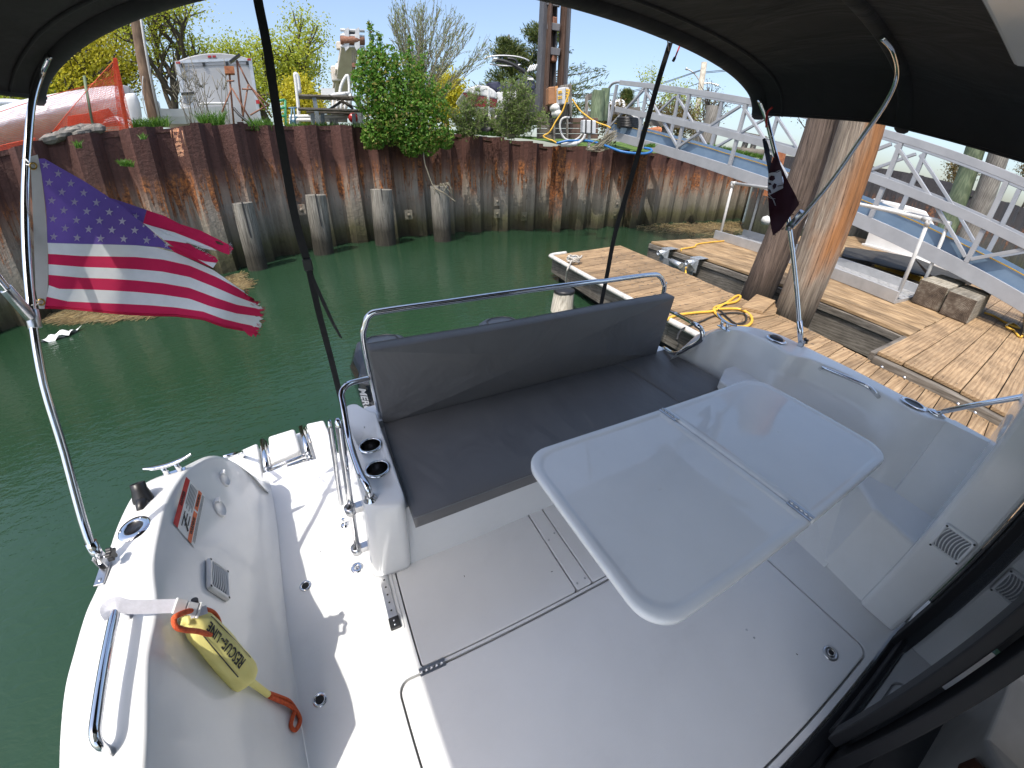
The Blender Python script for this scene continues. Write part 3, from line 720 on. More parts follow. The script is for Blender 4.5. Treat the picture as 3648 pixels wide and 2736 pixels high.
# port side fittings
c, n = port.hit(R6(1795, 1060)); c = atz(R6(1795, 1055), .728)
flange('rod_holder', c, (0, 0, 1), .045, boat, .62, long=(.12, 1, 0), el=1.45)
m_ = MB(); rows = [[c+A3((.2*0+(math.cos(a)*.12*1.45+math.sin(a)*1)*.030*s, math.cos(a)*1.45*.030*s, z)) for a in np.linspace(0, 2*math.pi, 24, endpoint=False)] for s, z in ((1, .004), (1, .010), (.85, .016), (.001, .018))]
m_.grid(rows, True, closed=True); obj('rod_holder_cap', m_, M['black'], boat)
c = atz(S5(1258, 495), .728); flange('rod_holder', c, (0, 0, 1), .046, boat, .72, long=(.1, 1, 0), el=1.4)
cl = atz(R6(1405, 975), .70); cleat(boat, cl, (.35, 1, 0), (0, 0, 1), L=.2)
m_ = MB(); m_.lathe(N0*.48+L1*.52, nrm(EYE*0+(-1, .1, .35)), [(.0001, .007), (.011, .006), (.016, .002), (.017, -.003)], 18); obj('snap_cap', m_, M['whitepl'], boat)
# port aft rail loop
pr = [aty(R6(985, 832), 1.66), aty(R6(1060, 870), 1.69), atz(R6(1190, 940), .80), atz(R6(1245, 990), .78), atz(R6(1240, 1060), .72), atz(R6(1150, 1115), .60), atz(R6(1050, 1160), .5), aty(R6(965, 1120), 1.60)]

pipe('side_rail', pr, .0135, boat, sub=6)

# ================================================================= BIMINI
bim = thing('bimini_top', 'black canvas bimini top on bent steel tube bows over the cockpit', 'sun shade', (.72, .9, .66))
XS = [(-.865, 1.925), (-.855, 1.95), (-.82, 1.99), (-.74, 2.035), (-.60, 2.085), (-.38, 2.13), (-.05, 2.175), (.36, 2.215), (.76, 2.235), (1.16, 2.23), (1.5, 2.21), (1.82, 2.17), (2.06, 2.11), (2.20, 2.04), (2.25, 1.975), (2.265, 1.92)]
XS = catmull([(a, 0, b) for a, b in XS], 5)
CE = float(atx(D(92, 188), -.86)[1])-1.70
def can(q, v):       # v 0 aft .. 1 forward
    x, _, z = q; s = (x-.72)/1.55
    ya = 1.70-.16*max(0, s)**3+CE*max(0, -s)**4; yf = .22
    y = ya+(yf-ya)*v
    sag = -.022*math.sin(math.pi*min(1, max(0, v*2.0-math.floor(v*2.0))))*(1-s*s*.6)
    up_ = .05*math.sin(math.pi*min(1, v*1.1))
    edge = max(0, abs(s)-.93)/.08
    return (x+.0, y, z+up_*(1-min(1, edge))+sag-.085*v*v*min(1, max(0, s)**6))
cnv = MB()
VV = np.linspace(0, 1, 22)
rows = [[can(q, v) for q in XS] for v in VV]
cnv.grid(rows, True)
cnv.grid([[A3(p)+(0, 0, .004) for p in r] for r in rows], True, flip=True)
canopy = obj('canopy', cnv, M['canvas'], bim)
# hems and bow pockets
def strip(vc, wd, dz, name):
    m_ = MB(); rr = []
    for k, (dv, h) in enumerate(((-1, 0), (-.9, -.55), (-.5, -.95), (0, -1), (.5, -.95), (.9, -.55), (1, 0))):
        rr.append([A3(can(q, vc+dv*wd))+(0, 0, h*dz-.003) for q in XS])
    m_.grid(rr, True, flip=True); return obj(name, m_, M['canvas'], bim)
strip(.034, .036, .030, 'aft_hem'); strip(.59, .026, .026, 'bow_pocket'); strip(.14, .006, .010, 'seam')
for sx in (0, -1):
    m_ = MB(); P = [A3(can(XS[sx], v))+(0, 0, -.004) for v in VV]; m_.tube(P, .007, 8); obj('side_hem', m_, M['canvas'], bim)
pole = [atx(p, x) for p, x in ((S1(745, 1245), -.82), (D(190, 1160), -.82), (D(140, 980), -.82), (D(95, 830), -.82), (D(72, 700), -.82), (D(58, 560), -.82), (D(55, 430), -.82), (D(60, 320), -.81), (D(70, 220), -.80), (D(88, 160), -.78), (D(105, 120), -.74))]

pipe('bow_tube', pole, .0125, bim, sub=4)
footp = pole[0]
m_ = MB(); m_.tube([pole[0]+(0, 0, .0), pole[0]*.2+pole[1]*.8], .0165, 16)
obj('tube_sleeve', m_, M['steel'], bim)
def bfoot(c, n=(0, 0, 1)):
    m_ = MB(); m_.box(A3(c)-(0, .03, .006), (.03, .085, .008)); m_.box(A3(c)+(-.011, 0, .016), (.004, .03, .045)); m_.box(A3(c)+(.011, 0, .016), (.004, .03, .045)); m_.tube([A3(c)+(-.02, 0, .025), A3(c)+(.02, 0, .025)], .006, 8)
    m_.lathe(A3(c)+(0, -.055, -.002), (0, 0, 1), [(.0001, .002), (.006, .0015), (.007, 0)], 10)
    obj('deck_hinge', m_, M['steelm'], bim, bevel=.002)
    m_ = MB(); P = [A3(c)+(.028, (.017+.004*math.cos(5*a))*math.cos(a), .03+(.017+.004*math.cos(5*a))*math.sin(a)) for a in np.linspace(0, 2*math.pi, 40, endpoint=False)]
    m_.prism(P, (.018, 0, 0)); obj('hinge_knob', m_, M['black'], bim, bevel=.003)
fc, _ = stbd.hit(S1(775, 1320)); bfoot(fc+(0.0, .02, .012))
pp = [atx(p, x) for p, x in ((D(1731, 742), 2.40), (D(1728, 715), 2.40), (D(1722, 640), 2.37), (D(1714, 560), 2.34), (D(1705, 490), 2.31), (D(1690, 400), 2.28), (D(1672, 320), 2.25), (D(1655, 255), 2.22), (D(1640, 215), 2.18))]

pipe('bow_tube', pp, .0125, bim, sub=4)
m_ = MB(); m_.tube([pp[0]*.9+pp[1]*.1, pp[1]*.7+pp[2]*.3], .0165, 16); obj('tube_sleeve', m_, M['steel'], bim)
bfoot(pp[0]+(0, 0, -.02))
# joint and forward bow, port
J = pp[4]
b2 = [J+(.0, -.02, .0), atx(D(1790, 400), 2.25), atx(D(1860, 300), 2.19), atx(D(1912, 225), 2.12), atx(D(1938, 165), 2.03), atx(D(1930, 112), 1.90), atx(D(1905, 80), 1.82)]

pipe('bow_tube', b2, .0115, bim, sub=6)
m_ = MB(); d = nrm(b2[1]-b2[0]); m_.tube([J+d*.0, J+d*.11], .0155, 14); m_.tube([J-(0, 0, .02), J+(0, 0, .025)], .018, 16); obj('tube_joint', m_, M['steelm'], bim)
# joint and forward bow, starboard
Js = atx(D(72, 690), -.82)
q1 = atx(D(20, 632), -.83); q2 = Js+(q1-Js)*3.6+(0, .0, .02)
pipe('bow_tube', [Js, q1, q2], .0125, bim, sub=4)
d = nrm(q1-Js); m_ = MB(); m_.tube([Js+d*.005, Js+d*.11], .0165, 16); m_.tube([Js-(0, 0.01, .024), Js+(0, 0.01, .024)], .019, 16); obj('tube_joint', m_, M['steelm'], bim, bevel=.002)
# forward leg from the port coaming
f0 = atz(S5(1432, 560), .735); f1 = atx(S5(1700, 505), 2.3); f2 = atx(S5(2074, 440), 2.28); f3 = f2+(f2-f1)*1.5

pipe('bow_tube', [f0, f1, f2, f3], .0125, bim, sub=4)
m_ = MB(); rows = [[f0+A3((math.cos(a)*.028*s, math.sin(a)*.045*s, z)) for a in np.linspace(0, 2*math.pi, 24, endpoint=False)] for s, z in ((1, -.006), (.97, .001), (.55, .006), (.001, .008))]
m_.grid(rows, True, closed=True); obj('tube_foot', m_, M['steel'], bim)
# straps from the aft hem down to the stern
def strap(pts, w, wd, name='strap', twist=None):
    m_ = MB(); P = catmull(pts, 6); wd = nrm(wd); rows = []
    for i, p in enumerate(P):
        t = nrm(P[min(i+1, len(P)-1)]-P[max(i-1, 0)]); a = (twist[0]+(twist[1]-twist[0])*i/len(P)) if twist else 0
        n_ = nrm(np.cross(t, wd)); s_ = nrm(wd*math.cos(a)+n_*math.sin(a)); n_ = np.cross(t, s_)
        rows.append([p-s_*w/2-n_*.001, p+s_*w/2-n_*.001, p+s_*w/2+n_*.001, p-s_*w/2+n_*.001])
    m_.grid(rows, False, closed=True); return obj(name, m_, M['strap'], bim)
YS = 1.70
strap([aty(p, y) for p, y in ((D(556, -6), 1.69), (D(580, 120), 1.70), (D(612, 330), 1.72), (D(640, 480), 1.735), (D(664, 565), 1.74))], .030, (1, 0, 0))
strap([aty(p, y) for p, y in ((D(664, 565), 1.742), (D(690, 680), 1.75), (D(715, 775), 1.76), (D(738, 868), 1.77))], .026, (1, 0, 0))
strap([aty(p, y) for p, y in ((D(668, 585), 1.73), (D(695, 645), 1.71), (D(718, 695), 1.70), (D(737, 730), 1.70))], .016, (1, 0, 0), 'strap_tail', (0, 1.0))
m_ = MB(); m_.box(aty(D(665, 572), 1.735), (.036, .012, .05)); obj('strap_buckle', m_, M['black'], bim, bevel=.004)
strap([aty(p, y) for p, y in ((D(1448, 92), 1.69), (D(1418, 190), 1.72), (D(1375, 345), 1.76), (D(1330, 500), 1.80), (D(1312, 590), 1.82), (D(1298, 660), 1.84))], .026, (1, 0, 0), 'strap', (.5, 1.1))
for p, q, nm in ((D(1450, 88), D(1444, 110), 'strap_hook'),):
    m_ = MB(); m_.tube([aty(p, 1.69), aty(D(1453, 75), 1.68), aty(D(1441, 78), 1.68), aty(q, 1.69)], .003, 8); obj(nm, m_, M['steelm'], bim)
M['redcord'] = mat('red_cord', (.5, .03, .03), rough=.7, c2=(.35, .02, .02), scale=60)
m_ = MB(); m_.tube(catmull([aty(D(1468, 100), 1.68), aty(D(1462, 115), 1.67), aty(D(1457, 128), 1.67)], 4), .004, 8); obj('zip_cord', m_, M['redcord'], bim)
m_ = MB(); m_.tube([aty(D(1458, 124), 1.67), aty(D(1454, 132), 1.67)], .007, 8); obj('zip_pull', m_, M['black'], bim)
m_ = MB(); m_.tube(catmull([atx(D(1655, 275), 2.2), atx(D(1657, 245), 2.2), atx(D(1668, 232), 2.18)], 4), .005, 8); obj('zip_cord', m_, M['redcord'], bim)

# ================================================================= CUSHIONS, TABLE
def cushion(name, lo, hi, label, rot=0, pivot=None, group='grey vinyl cushions on the stern seat', pin=.016):
    lo, hi = A3(lo), A3(hi); nx, ny = 18, 12; m_ = MB()
    r = .018
    # rounded box with a slightly crowned top
    def pt(u, v, top):
        x = lo[0]+(hi[0]-lo[0])*u; y = lo[1]+(hi[1]-lo[1])*v
        cr = (1-abs(2*u-1)**4)*(1-abs(2*v-1)**4)
        return x, y, (hi[2]+pin*cr+(.003*math.sin(9*u+4*v)+.0016*math.sin(31*u+6*math.sin(5*v)))*cr) if top else lo[2]
    us = np.concatenate([[0, .01, .03], np.linspace(.08, .92, nx), [.97, .99, 1]]); vs = np.concatenate([[0, .02, .05], np.linspace(.12, .88, ny), [.95, .98, 1]])
    rows = []
    T_ = [[A3(pt(u, v, True)) for u in us] for v in vs]
    ring = [T_[0][i] for i in range(len(us))]+[T_[j][-1] for j in range(1, len(vs))]+[T_[-1][i] for i in range(len(us)-2, -1, -1)]+[T_[j][0] for j in range(len(vs)-2, 0, -1)]
    ins = lambda p, d: A3((min(max(p[0], lo[0]+d), hi[0]-d), min(max(p[1], lo[1]+d), hi[1]-d), p[2]))
    m_.grid([[A3((*(ins(p, .004)[:2]), p[2])) for p in row] for row in T_], True)
    side = [[ins(p, .004) for p in ring], [A3((p[0], p[1], hi[2]-.006)) for p in ring], [A3((p[0]+.0, p[1], (lo[2]+hi[2])/2)) for p in ring], [A3((p[0], p[1], lo[2]+.006)) for p in ring], [A3((*(ins(p, .006)[:2]), lo[2])) for p in ring], [A3(((lo[0]+hi[0])/2, (lo[1]+hi[1])/2, lo[2]))]*len(ring)]
    m_.grid(side, True, closed=True)
    seam = MB(); seam.tube([A3((p[0], p[1], hi[2]-.004)) for p in ring], .0022, 6, closed=True)
    if rot:
        R = Matrix.Rotation(rot, 3, 'X'); pv = Vector(pivot)
        for q in (m_, seam): q.v = [tuple(R @ (Vector(v)-pv)+pv) for v in q.v]
    t_ = thing(name, label, 'cushion', (m_.v[0][0], m_.v[0][1], lo[2]), group)
    obj('pad', m_, M['vinyl'], t_); obj('piping', seam, M['piping'], t_)
    return t_
cushion('seat_cushion', (.088, .945, .385), (1.612, 1.575, .45), 'long dark grey vinyl seat cushion beside the drink console')
cushion('seat_cushion', (1.618, 1.07, .385), (2.06, 1.60, .45), 'short dark grey vinyl seat cushion at the port end of the seat')
# backrest leaning on the rail
bc = (.088, 1.575, .43)
cushion('back_cushion', (.088, 1.575-.44, .43), (1.955, 1.575, .505), 'long dark grey vinyl back cushion leaning on the stern rail', rot=math.radians(-86), pivot=(0, 1.575, .43), pin=.015)

tb = thing('cockpit_table', 'glossy white folding table with two hinged leaves in front of the grey seat', 'table', (1.15, .5, 0))
TZ = .70
def leaf(x0, x1, rl, rr, label):
    m_ = MB(); y0, y1 = .178, .838; n_ = 8; out = []
    for cx, cy, r, a0 in ((x1-rr, y1-rr, rr, 0), (x0+rl, y1-rl, rl, 90), (x0+rl, y0+rl, rl, 180), (x1-rr, y0+rr, rr, 270)):
        for k in range(n_+1):
            a = math.radians(a0+90*k/n_); out.append((cx+r*math.cos(a), cy+r*math.sin(a)))
    c_ = np.array([(x0+x1)/2, (y0+y1)/2])
    def inset(p, d):
        q = np.array(p); sx = 1-2*d/(x1-x0); sy = 1-2*d/(y1-y0); return c_+(q-c_)*(sx, sy)
    rows = []
    for d, z in ((.03, -.032), (.004, -.030), (-.0, -.022), (.0, -.008), (.003, -.002), (.009, 0), (.022, .0), (.028, -.0015), (.033, -.004), (.04, -.0045), (.2, -.0045), (.327, -.0045)):
        rows.append([(*inset(p, d), TZ+z) for p in out])
    m_.grid(rows, True, closed=True); return obj('table_leaf', m_, M['table'], tb, label=label)
l1 = leaf(.478, 1.150, .095, .012, 'starboard leaf of the table'); l2 = leaf(1.155, 1.815, .012, .095, 'port leaf of the table')
for y in (.79, .225):
    hh = hinge((1.1525, y, TZ+.004), (0, 1, 0), (0, 0, 1), l1 if y > .5 else l2, .085)
m_ = MB(); m_.tube([(1.15, .5, .0), (1.15, .5, .66)], .032, 20); m_.lathe((1.15, .5, 0), (0, 0, 1), [(.09, 0), (.09, .006), (.04, .02), (.034, .03)], 24); obj('pedestal', m_, M['steelm'], tb)
m_ = MB(); m_.box((1.15, .5, .655), (.4, .1, .02)); obj('table_bracket', m_, M['steelm'], tb)
wb = MB(); bq = [atz(R6(*p), .47) for p in ((1360, 1400), (1400, 1310), (1510, 1270), (1600, 1320), (1680, 1400), (1500, 1500))]
wb.prism([(p[0], p[1], .45) for p in bq], (0, 0, .06)); obj('step_block', wb, M['whitepl'], label='small off-white plastic block with rusty edges behind the table corner on the seat end', cat='block', bevel=.012, seg=3)
# ================================================================= DOCKS
ZM = .12
def lerp(a, b, t): return A3(a)*(1-t)+A3(b)*t
def planks(parent, nearline, farline, n, z, th, mt, gap=.007, name='plank', jit=.0):
    # nearline/farline: polylines (x, y) sampled evenly by t, planks span between them
    def on(line, t):
        L = [np.array(q, float) for q in line]; seg = [np.linalg.norm(L[i+1]-L[i]) for i in range(len(L)-1)]; s = t*sum(seg)
        for i, l in enumerate(seg):
            if s <= l+1e-9: return L[i]+(L[i+1]-L[i])*(s/l)
            s -= l
        return L[-1]
    for k in range(n):
        t0, t1 = k/n, (k+1)/n
        a0, a1, b0, b1 = on(nearline, t0), on(nearline, t1), on(farline, t0), on(farline, t1)
        d = a1-a0; g = gap/np.linalg.norm(d)*.5; a0, a1 = a0+d*g, a1-d*g; d = b1-b0; g = gap/np.linalg.norm(d)*.5; b0, b1 = b0+d*g, b1-d*g
        zz = z+random.uniform(-.003, .003); e0, e1 = random.uniform(-jit, jit), random.uniform(-jit, jit)
        u = (b0-a0)/np.linalg.norm(b0-a0); a0, a1, b0, b1 = a0+u*e0, a1+u*e0, b0+u*e1, b1+u*e1
        m_ = MB(); m_.hexa([(*q, zz-th) for q in (a0, b0, b1, a1)], [(*q, zz+random.uniform(-.0015, .0015)) for q in (a0, b0, b1, a1)])
        obj(name, m_, mt, parent, bevel=.005)
fd = thing('finger_dock', 'narrow floating dock of new cross planks beside the boat with white rub rail', 'dock', (4.5, 3, ZW))
NEARF = [(4.02, 6.20), (3.77, 4.6), (3.56, 2.8), (3.42, 1.0), (3.32, -1.9)]
FARF = [(5.98, 6.50), (5.50, 4.25), (5.20, 2.9), (4.87, 1.1), (4.80, -1.9)]
planks(fd, NEARF, FARF, 56, 0.0, .04, M['plank'], jit=.006)
def plane_beam(parent, pts, w, z0, z1, mt, name, side=0):
    for a, b in zip(pts[:-1], pts[1:]):
        m_ = MB(); m_.beam((a[0]+side, a[1], (z0+z1)/2), (b[0]+side, b[1], (z0+z1)/2), w, z1-z0); obj(name, m_, mt, parent, bevel=.006)
plane_beam(fd, NEARF, .05, -.32, -.045, M['oldwood'], 'skirt_board', .03)
plane_beam(fd, FARF, .05, -.32, -.045, M['oldwood'], 'skirt_board', -.03)
plane_beam(fd, [(4.05, 6.19), (5.95, 6.48)], .05, -.32, -.045, M['oldwoodx'], 'skirt_board')
M['vinylwhite'] = mat('scuffed_white_rubrail', (.60, .58, .54), rough=.5, c2=(.35, .33, .30), scale=9, lo=.45, hi=.8, bump=.3)
m_ = MB(); m_.tube(catmull([(4.40, 6.30, -.005), (4.10, 6.27, -.005), (3.99, 6.20, -.005), (3.955, 6.05, -.005), (3.75, 4.6, -.005), (3.53, 2.8, -.005), (3.38, 1.0, -.005)], 5), .045, 8, flat=.8); obj('rub_rail', m_, M['vinylwhite'], fd)
flt = MB(); flt.prism([(*p, -.6) for p in ((4.15, 6.1), (5.85, 6.35), (5.1, 2.9), (4.75, -1.5), (3.45, -1.5), (3.7, 2.8))], (0, 0, .27)); obj('float_tank', flt, M['black'], fd)

md = thing('main_dock', 'wide floating wooden dock of lengthwise planks behind the two tall pilings', 'dock', (9, 3.8, ZW))
AFT = [(6.52, 6.14), (9.5, 6.02), (16.0, 5.75)]; FWD = [(6.02, 1.10), (9.5, 1.10), (16.0, 1.10)]
planks(md, AFT, FWD, 62, ZM, .045, M['planky'], jit=.01)
EDGE = [(6.52, 6.14), (6.22, 3.6), (6.02, 1.10)]
plane_beam(md, EDGE, .05, -.02, ZM-.05, M['oldwood'], 'edge_board', -.02)
plane_beam(md, EDGE, .09, -.36, -.03, M['oldwood'], 'skirt_board', .03)
plane_beam(md, AFT, .08, -.36, ZM-.05, M['oldwoodx'], 'skirt_board')
flt = MB(); flt.prism([(*p, -.6) for p in ((6.7, 6.0), (15.8, 5.6), (15.8, 1.2), (6.3, 1.2))], (0, 0, .3)); obj('float_tank', flt, M['black'], md)
rd = thing('landing_dock', 'dock landing with wide weathered boards and a bolted timber edge at the right', 'dock', (8, -.4, ZW))
YB_ = [1.09, .82, .53, .26, -.02, -.30, -.58, -.86, -1.14, -1.42, -1.7]
for i in range(10):
    x0 = 4.86+random.uniform(-.02, .03)
    for xa, xb in ((x0, 8.2+.5*(i % 2)), (8.2+.5*(i % 2)+.008, 13.0)):
        m_ = MB(); m_.box2((xa, YB_[i+1]+.005, ZM-.04), (xb, YB_[i]-.005, ZM+random.uniform(-.003, .003)))
        obj('board', m_, M['wideplank'] if 'wideplank' in M else M['plank'], rd, bevel=.006)
for a, b in (((4.84, 1.09), (4.84, -.3)), ((4.84, -.31), (4.84, -1.7))):
    m_ = MB(); m_.beam((a[0]-.0, a[1], -.0), (b[0], b[1], -.0), .09, .15); obj('edge_timber', m_, M['oldwood'], rd, bevel=.012)
for y in (.97, .74, .22, .06, -.35, -.6, -1.1):
    m_ = MB(); m_.lathe((4.795, y, .005), (-1, 0, 0), [(.0001, .014), (.012, .012), (.018, .004), (.020, 0)], 14); obj('bolt_head', m_, M['galv'] if 'galv' in M else M['steelm'], rd)
m_ = MB(); m_.beam((4.9, 1.13, -.05), (7.0, 1.13, -.05), .07, .26); obj('end_timber', m_, M['oldwoodx'], rd, bevel=.012)
flt = MB(); flt.prism([(*p, -.6) for p in ((4.95, .95), (13, .95), (13, -1.6), (4.95, -1.6))], (0, 0, .45)); obj('float_tank', flt, M['black'], rd)

# two big guide pilings
def bark(name, a, b, r0, r1, mt, parent=None, n=28, rough=.035, rings=40, twist=0, **k):
    a, b = A3(a), A3(b); m_ = MB(); d = nrm(b-a); u = nrm(np.cross(d, (0, 1, .1))); w = np.cross(d, u); rows = []
    ph = [random.uniform(0, 6.28) for _ in range(9)]
    for i in range(rings+1):
        t = i/rings; c = a+(b-a)*t; r = r0+(r1-r0)*t; row = []
        for q in range(n):
            an = 2*math.pi*q/n
            f = 1+rough*(.6*math.sin(3*an+ph[0]+t*2)+.5*math.sin(7*an+ph[1]+t*5)+.5*math.sin(11*an+ph[2]-t*3)+.35*math.sin(2*an+t*9+ph[3])+random.uniform(-.25, .25))
            row.append(c+(u*math.cos(an)+w*math.sin(an))*r*f)
        rows.append(row)
    m_.grid(rows, True, closed=True); m_.add(rows[-1]+[b+d*r1*.05], [(q, (q+1) % n, n) for q in range(n)])
    return obj(name, m_, mt, parent, origin=a, **k)
def pilewood(name, cols, orange=None, side=None):
    mt, t, b, o = newmat(name)
    n1 = ND(t, 'ShaderNodeTexNoise', Scale=2.2, Detail=8, Roughness=.72, Distortion=.4); t.links.new(coords(t, (17, 17, .8)), n1.inputs['Vector'])
    n2 = ND(t, 'ShaderNodeTexNoise', Scale=1.1, Detail=4, Distortion=.5); t.links.new(coords(t, (1.6, 1.6, .35)), n2.inputs['Vector'])
    r = ramp(t, n1.outputs['Fac'], [(.30, cols[0]), (.48, cols[1]), (.66, cols[2])]); last = r.outputs[0]
    if orange:
        r2 = ramp(t, n1.outputs['Fac'], [(.28, tuple(q*.45 for q in orange)), (.5, orange), (.7, tuple(min(1, q*1.5) for q in orange))])
        tc = t.nodes.new('ShaderNodeTexCoord'); sx = t.nodes.new('ShaderNodeVectorMath'); sx.operation = 'DOT_PRODUCT'; sx.inputs[1].default_value = side
        t.links.new(tc.outputs['Object'], sx.inputs[0])
        ad = ND(t, 'ShaderNodeMath', operation='ADD'); t.links.new(sx.outputs['Value'], ad.inputs[0])
        ms = ND(t, 'ShaderNodeMath', operation='MULTIPLY_ADD'); ms.inputs[1].default_value = 1.5; ms.inputs[2].default_value = -.78; t.links.new(n2.outputs['Fac'], ms.inputs[0]); t.links.new(ms.outputs[0], ad.inputs[1])
        mk = ramp(t, ad.outputs[0], [(.02, (0, 0, 0)), (.20, (1, 1, 1))])
        mx = ND(t, 'ShaderNodeMix', data_type='RGBA'); t.links.new(mk.outputs[0], mx.inputs[0]); t.links.new(last, mx.inputs[6]); t.links.new(r2.outputs[0], mx.inputs[7]); last = mx.outputs[2]
    n5 = ND(t, 'ShaderNodeTexNoise', Scale=2.0, Detail=5, Roughness=.6, Distortion=.2); t.links.new(coords(t, (26, 26, .7)), n5.inputs['Vector'])
    ck = ramp(t, n5.outputs['Fac'], [(.33, (.22, .19, .17)), (.40, (1, 1, 1))]); mc = ND(t, 'ShaderNodeMix', data_type='RGBA', blend_type='MULTIPLY'); mc.inputs[0].default_value = .9
    t.links.new(last, mc.inputs[6]); t.links.new(ck.outputs[0], mc.inputs[7]); last = mc.outputs[2]
    # wet, dark foot
    ge = t.nodes.new('ShaderNodeNewGeometry'); sp = t.nodes.new('ShaderNodeSeparateXYZ'); t.links.new(ge.outputs['Position'], sp.inputs[0])
    ma = ND(t, 'ShaderNodeMath', operation='MULTIPLY_ADD'); ma.inputs[1].default_value = .5; t.links.new(n2.outputs['Fac'], ma.inputs[0]); t.links.new(sp.outputs['Z'], ma.inputs[2])
    rz = ramp(t, ma.outputs[0], [(.15, (.16, .15, .12)), (.75, (1, 1, 1))])
    m2 = ND(t, 'ShaderNodeMix', data_type='RGBA', blend_type='MULTIPLY'); m2.inputs[0].default_value = 1
    t.links.new(last, m2.inputs[6]); t.links.new(rz.outputs[0], m2.inputs[7]); t.links.new(m2.outputs[2], b.inputs['Base Color'])
    b.inputs['Roughness'].default_value = .85
    bumpit(t, b, n1.outputs['Fac'], .9, .03)
    return mt
M['pile1'] = pilewood('dark_piling_wood', [(.035, .026, .022), (.13, .095, .075), (.22, .165, .135)])
M['pile2'] = pilewood('piling_wood_with_rotting_orange_face', [(.075, .06, .05), (.27, .215, .165), (.46, .39, .31)], orange=(.34, .15, .055), side=(.30, -.95, 0))
Wz = Q(2550, 380, 1.844)
a1 = atz(Wz(270, 1245), -.05); t1 = atr(Wz(738, 10), math.hypot(a1[0], a1[1])); d = t1-a1
bark('guide_piling', a1-d*.22, a1+d*1.35, .225, .20, M['pile1'], label='tall dark grey-brown wooden piling, the left of the pair between the docks', cat='piling')
a2 = atz(Wz(505, 1370), -.05); t2 = atr(Wz(988, 40), math.hypot(a2[0], a2[1])); d2 = t2-a2

bark('guide_piling', a2-d2*.22, a2+d2*1.35, .245, .245, M['pile2'], label='thick wooden piling with an orange rotting face, the right of the pair', cat='piling')
# loose boards by the pilings
lb = [atz(R6(*p), .07) for p in ((1540, 815), (1650, 722), (1790, 770), (1700, 850))]
m_ = MB(); m_.prism([(p[0], p[1], .03) for p in lb], (0, 0, .045)); obj('loose_board', m_, M['plank'], label='short loose board lying on top beside the left piling foot', cat='board', group='loose boards by the pilings', bevel=.005)
lb = [atz(R6(*p), .02) for p in ((1560, 870), (1700, 760), (1810, 800), (1790, 870), (1620, 900))]
m_ = MB(); m_.prism([(p[0], p[1], .003) for p in lb], (0, 0, .024)); obj('loose_board', m_, M['plank'], label='short loose board lying underneath, near the yellow cord', cat='board', group='loose boards by the pilings', bevel=.005)
# timber blocks
M['endgrain'] = None
def endmat():
    mt, t, b, o = newmat('timber_block_end_grain')
    v = coords(t, rnd=True)
    tc = t.nodes.new('ShaderNodeTexCoord'); wv = ND(t, 'ShaderNodeTexWave', wave_type='RINGS', rings_direction='X', Scale=14, Distortion=5, Detail=4); t.links.new(tc.outputs['Object'], wv.inputs['Vector'])
    n1 = ND(t, 'ShaderNodeTexNoise', Scale=5, Detail=8, Roughness=.7); t.links.new(v, n1.inputs['Vector'])
    r = ramp(t, n1.outputs['Fac'], [(.3, (.035, .025, .018)), (.5, (.13, .10, .075)), (.7, (.30, .27, .22))])
    r2 = ramp(t, wv.outputs['Fac'], [(0, (.55, .5, .45)), (1, (1, 1, 1))])
    mx = ND(t, 'ShaderNodeMix', data_type='RGBA', blend_type='MULTIPLY'); mx.inputs[0].default_value = .8; t.links.new(r.outputs[0], mx.inputs[6]); t.links.new(r2.outputs[0], mx.inputs[7]); t.links.new(mx.outputs[2], b.inputs['Base Color'])
    b.inputs['Roughness'].default_value = .9; bumpit(t, b, n1.outputs['Fac'], .8, .02); return mt
M['endgrain'] = endmat()
M['blocktop'] = woodmat('weathered_block_timber', (.30, .27, .21), (.42, .39, .32), (.13, .11, .085), 0, bump=.6)
def timber(lo, hi, label):
    m_ = MB(); m_.box2(lo, hi); m_.mi = [1, 0, 0, 0, 0, 0]; m_.mi = [1 if i in (0, 1) else 0 for i in range(6)]
    obj('timber_block', m_, [M['blocktop'], M['endgrain']], label=label, cat='timber', group='square timber blocks on the dock', bevel=.022, seg=3)
timber((7.95, 1.235, ZM+.003), (9.3, 1.66, ZM+.40), 'square timber block with the rotten dark end, next to the white railing foot')
timber((7.88, .80, ZM+.003), (9.25, 1.215, ZM+.38), 'square timber block with cracked grey end, nearer the landing boards')
# small ramp plate with pipe railings
M['alu'] = mat('dull_aluminium', (.50, .505, .51), rough=.45, metal=.35, c2=(.42, .425, .43), scale=5, bump=.05)
M['pvc'] = mat('grey_pvc_pipe', (.56, .56, .55), rough=.4, c2=(.48, .48, .46), scale=7)
rp = thing('railed_ramp', 'grey aluminium ramp plate with pipe handrails standing on the main dock', 'ramp', (8.2, 4, ZM))
r0, r1, r2, r3 = (7.42, 1.74), (8.50, 6.02), (9.6, 6.0), (8.65, 1.70)
m_ = MB(); m_.hexa([(*r0, ZM), (*r3, ZM), (*r2, ZM), (*r1, ZM)], [(*r0, ZM+.05), (*r3, ZM+.05), (*r2, ZM+.05), (*r1, ZM+.05)])
obj('ramp_plate', m_, M['alu'], rp)
m_ = MB(); m_.beam((r0[0], r0[1], ZM+.10), (r1[0], r1[1], ZM+.10), .05, .19); obj('side_channel', m_, M['alu'], rp, bevel=.006)
m_ = MB(); m_.beam((r0[0]+.16, r0[1], ZM+.1), (r1[0]+.16, r1[1], ZM+.1), .22, .01); obj('channel_top', m_, M['alu'], rp)
m_ = MB(); m_.beam((r3[0], r3[1], ZM+.10), (r2[0], r2[1], ZM+.10), .05, .19); obj('side_channel', m_, M['alu'], rp, bevel=.006)
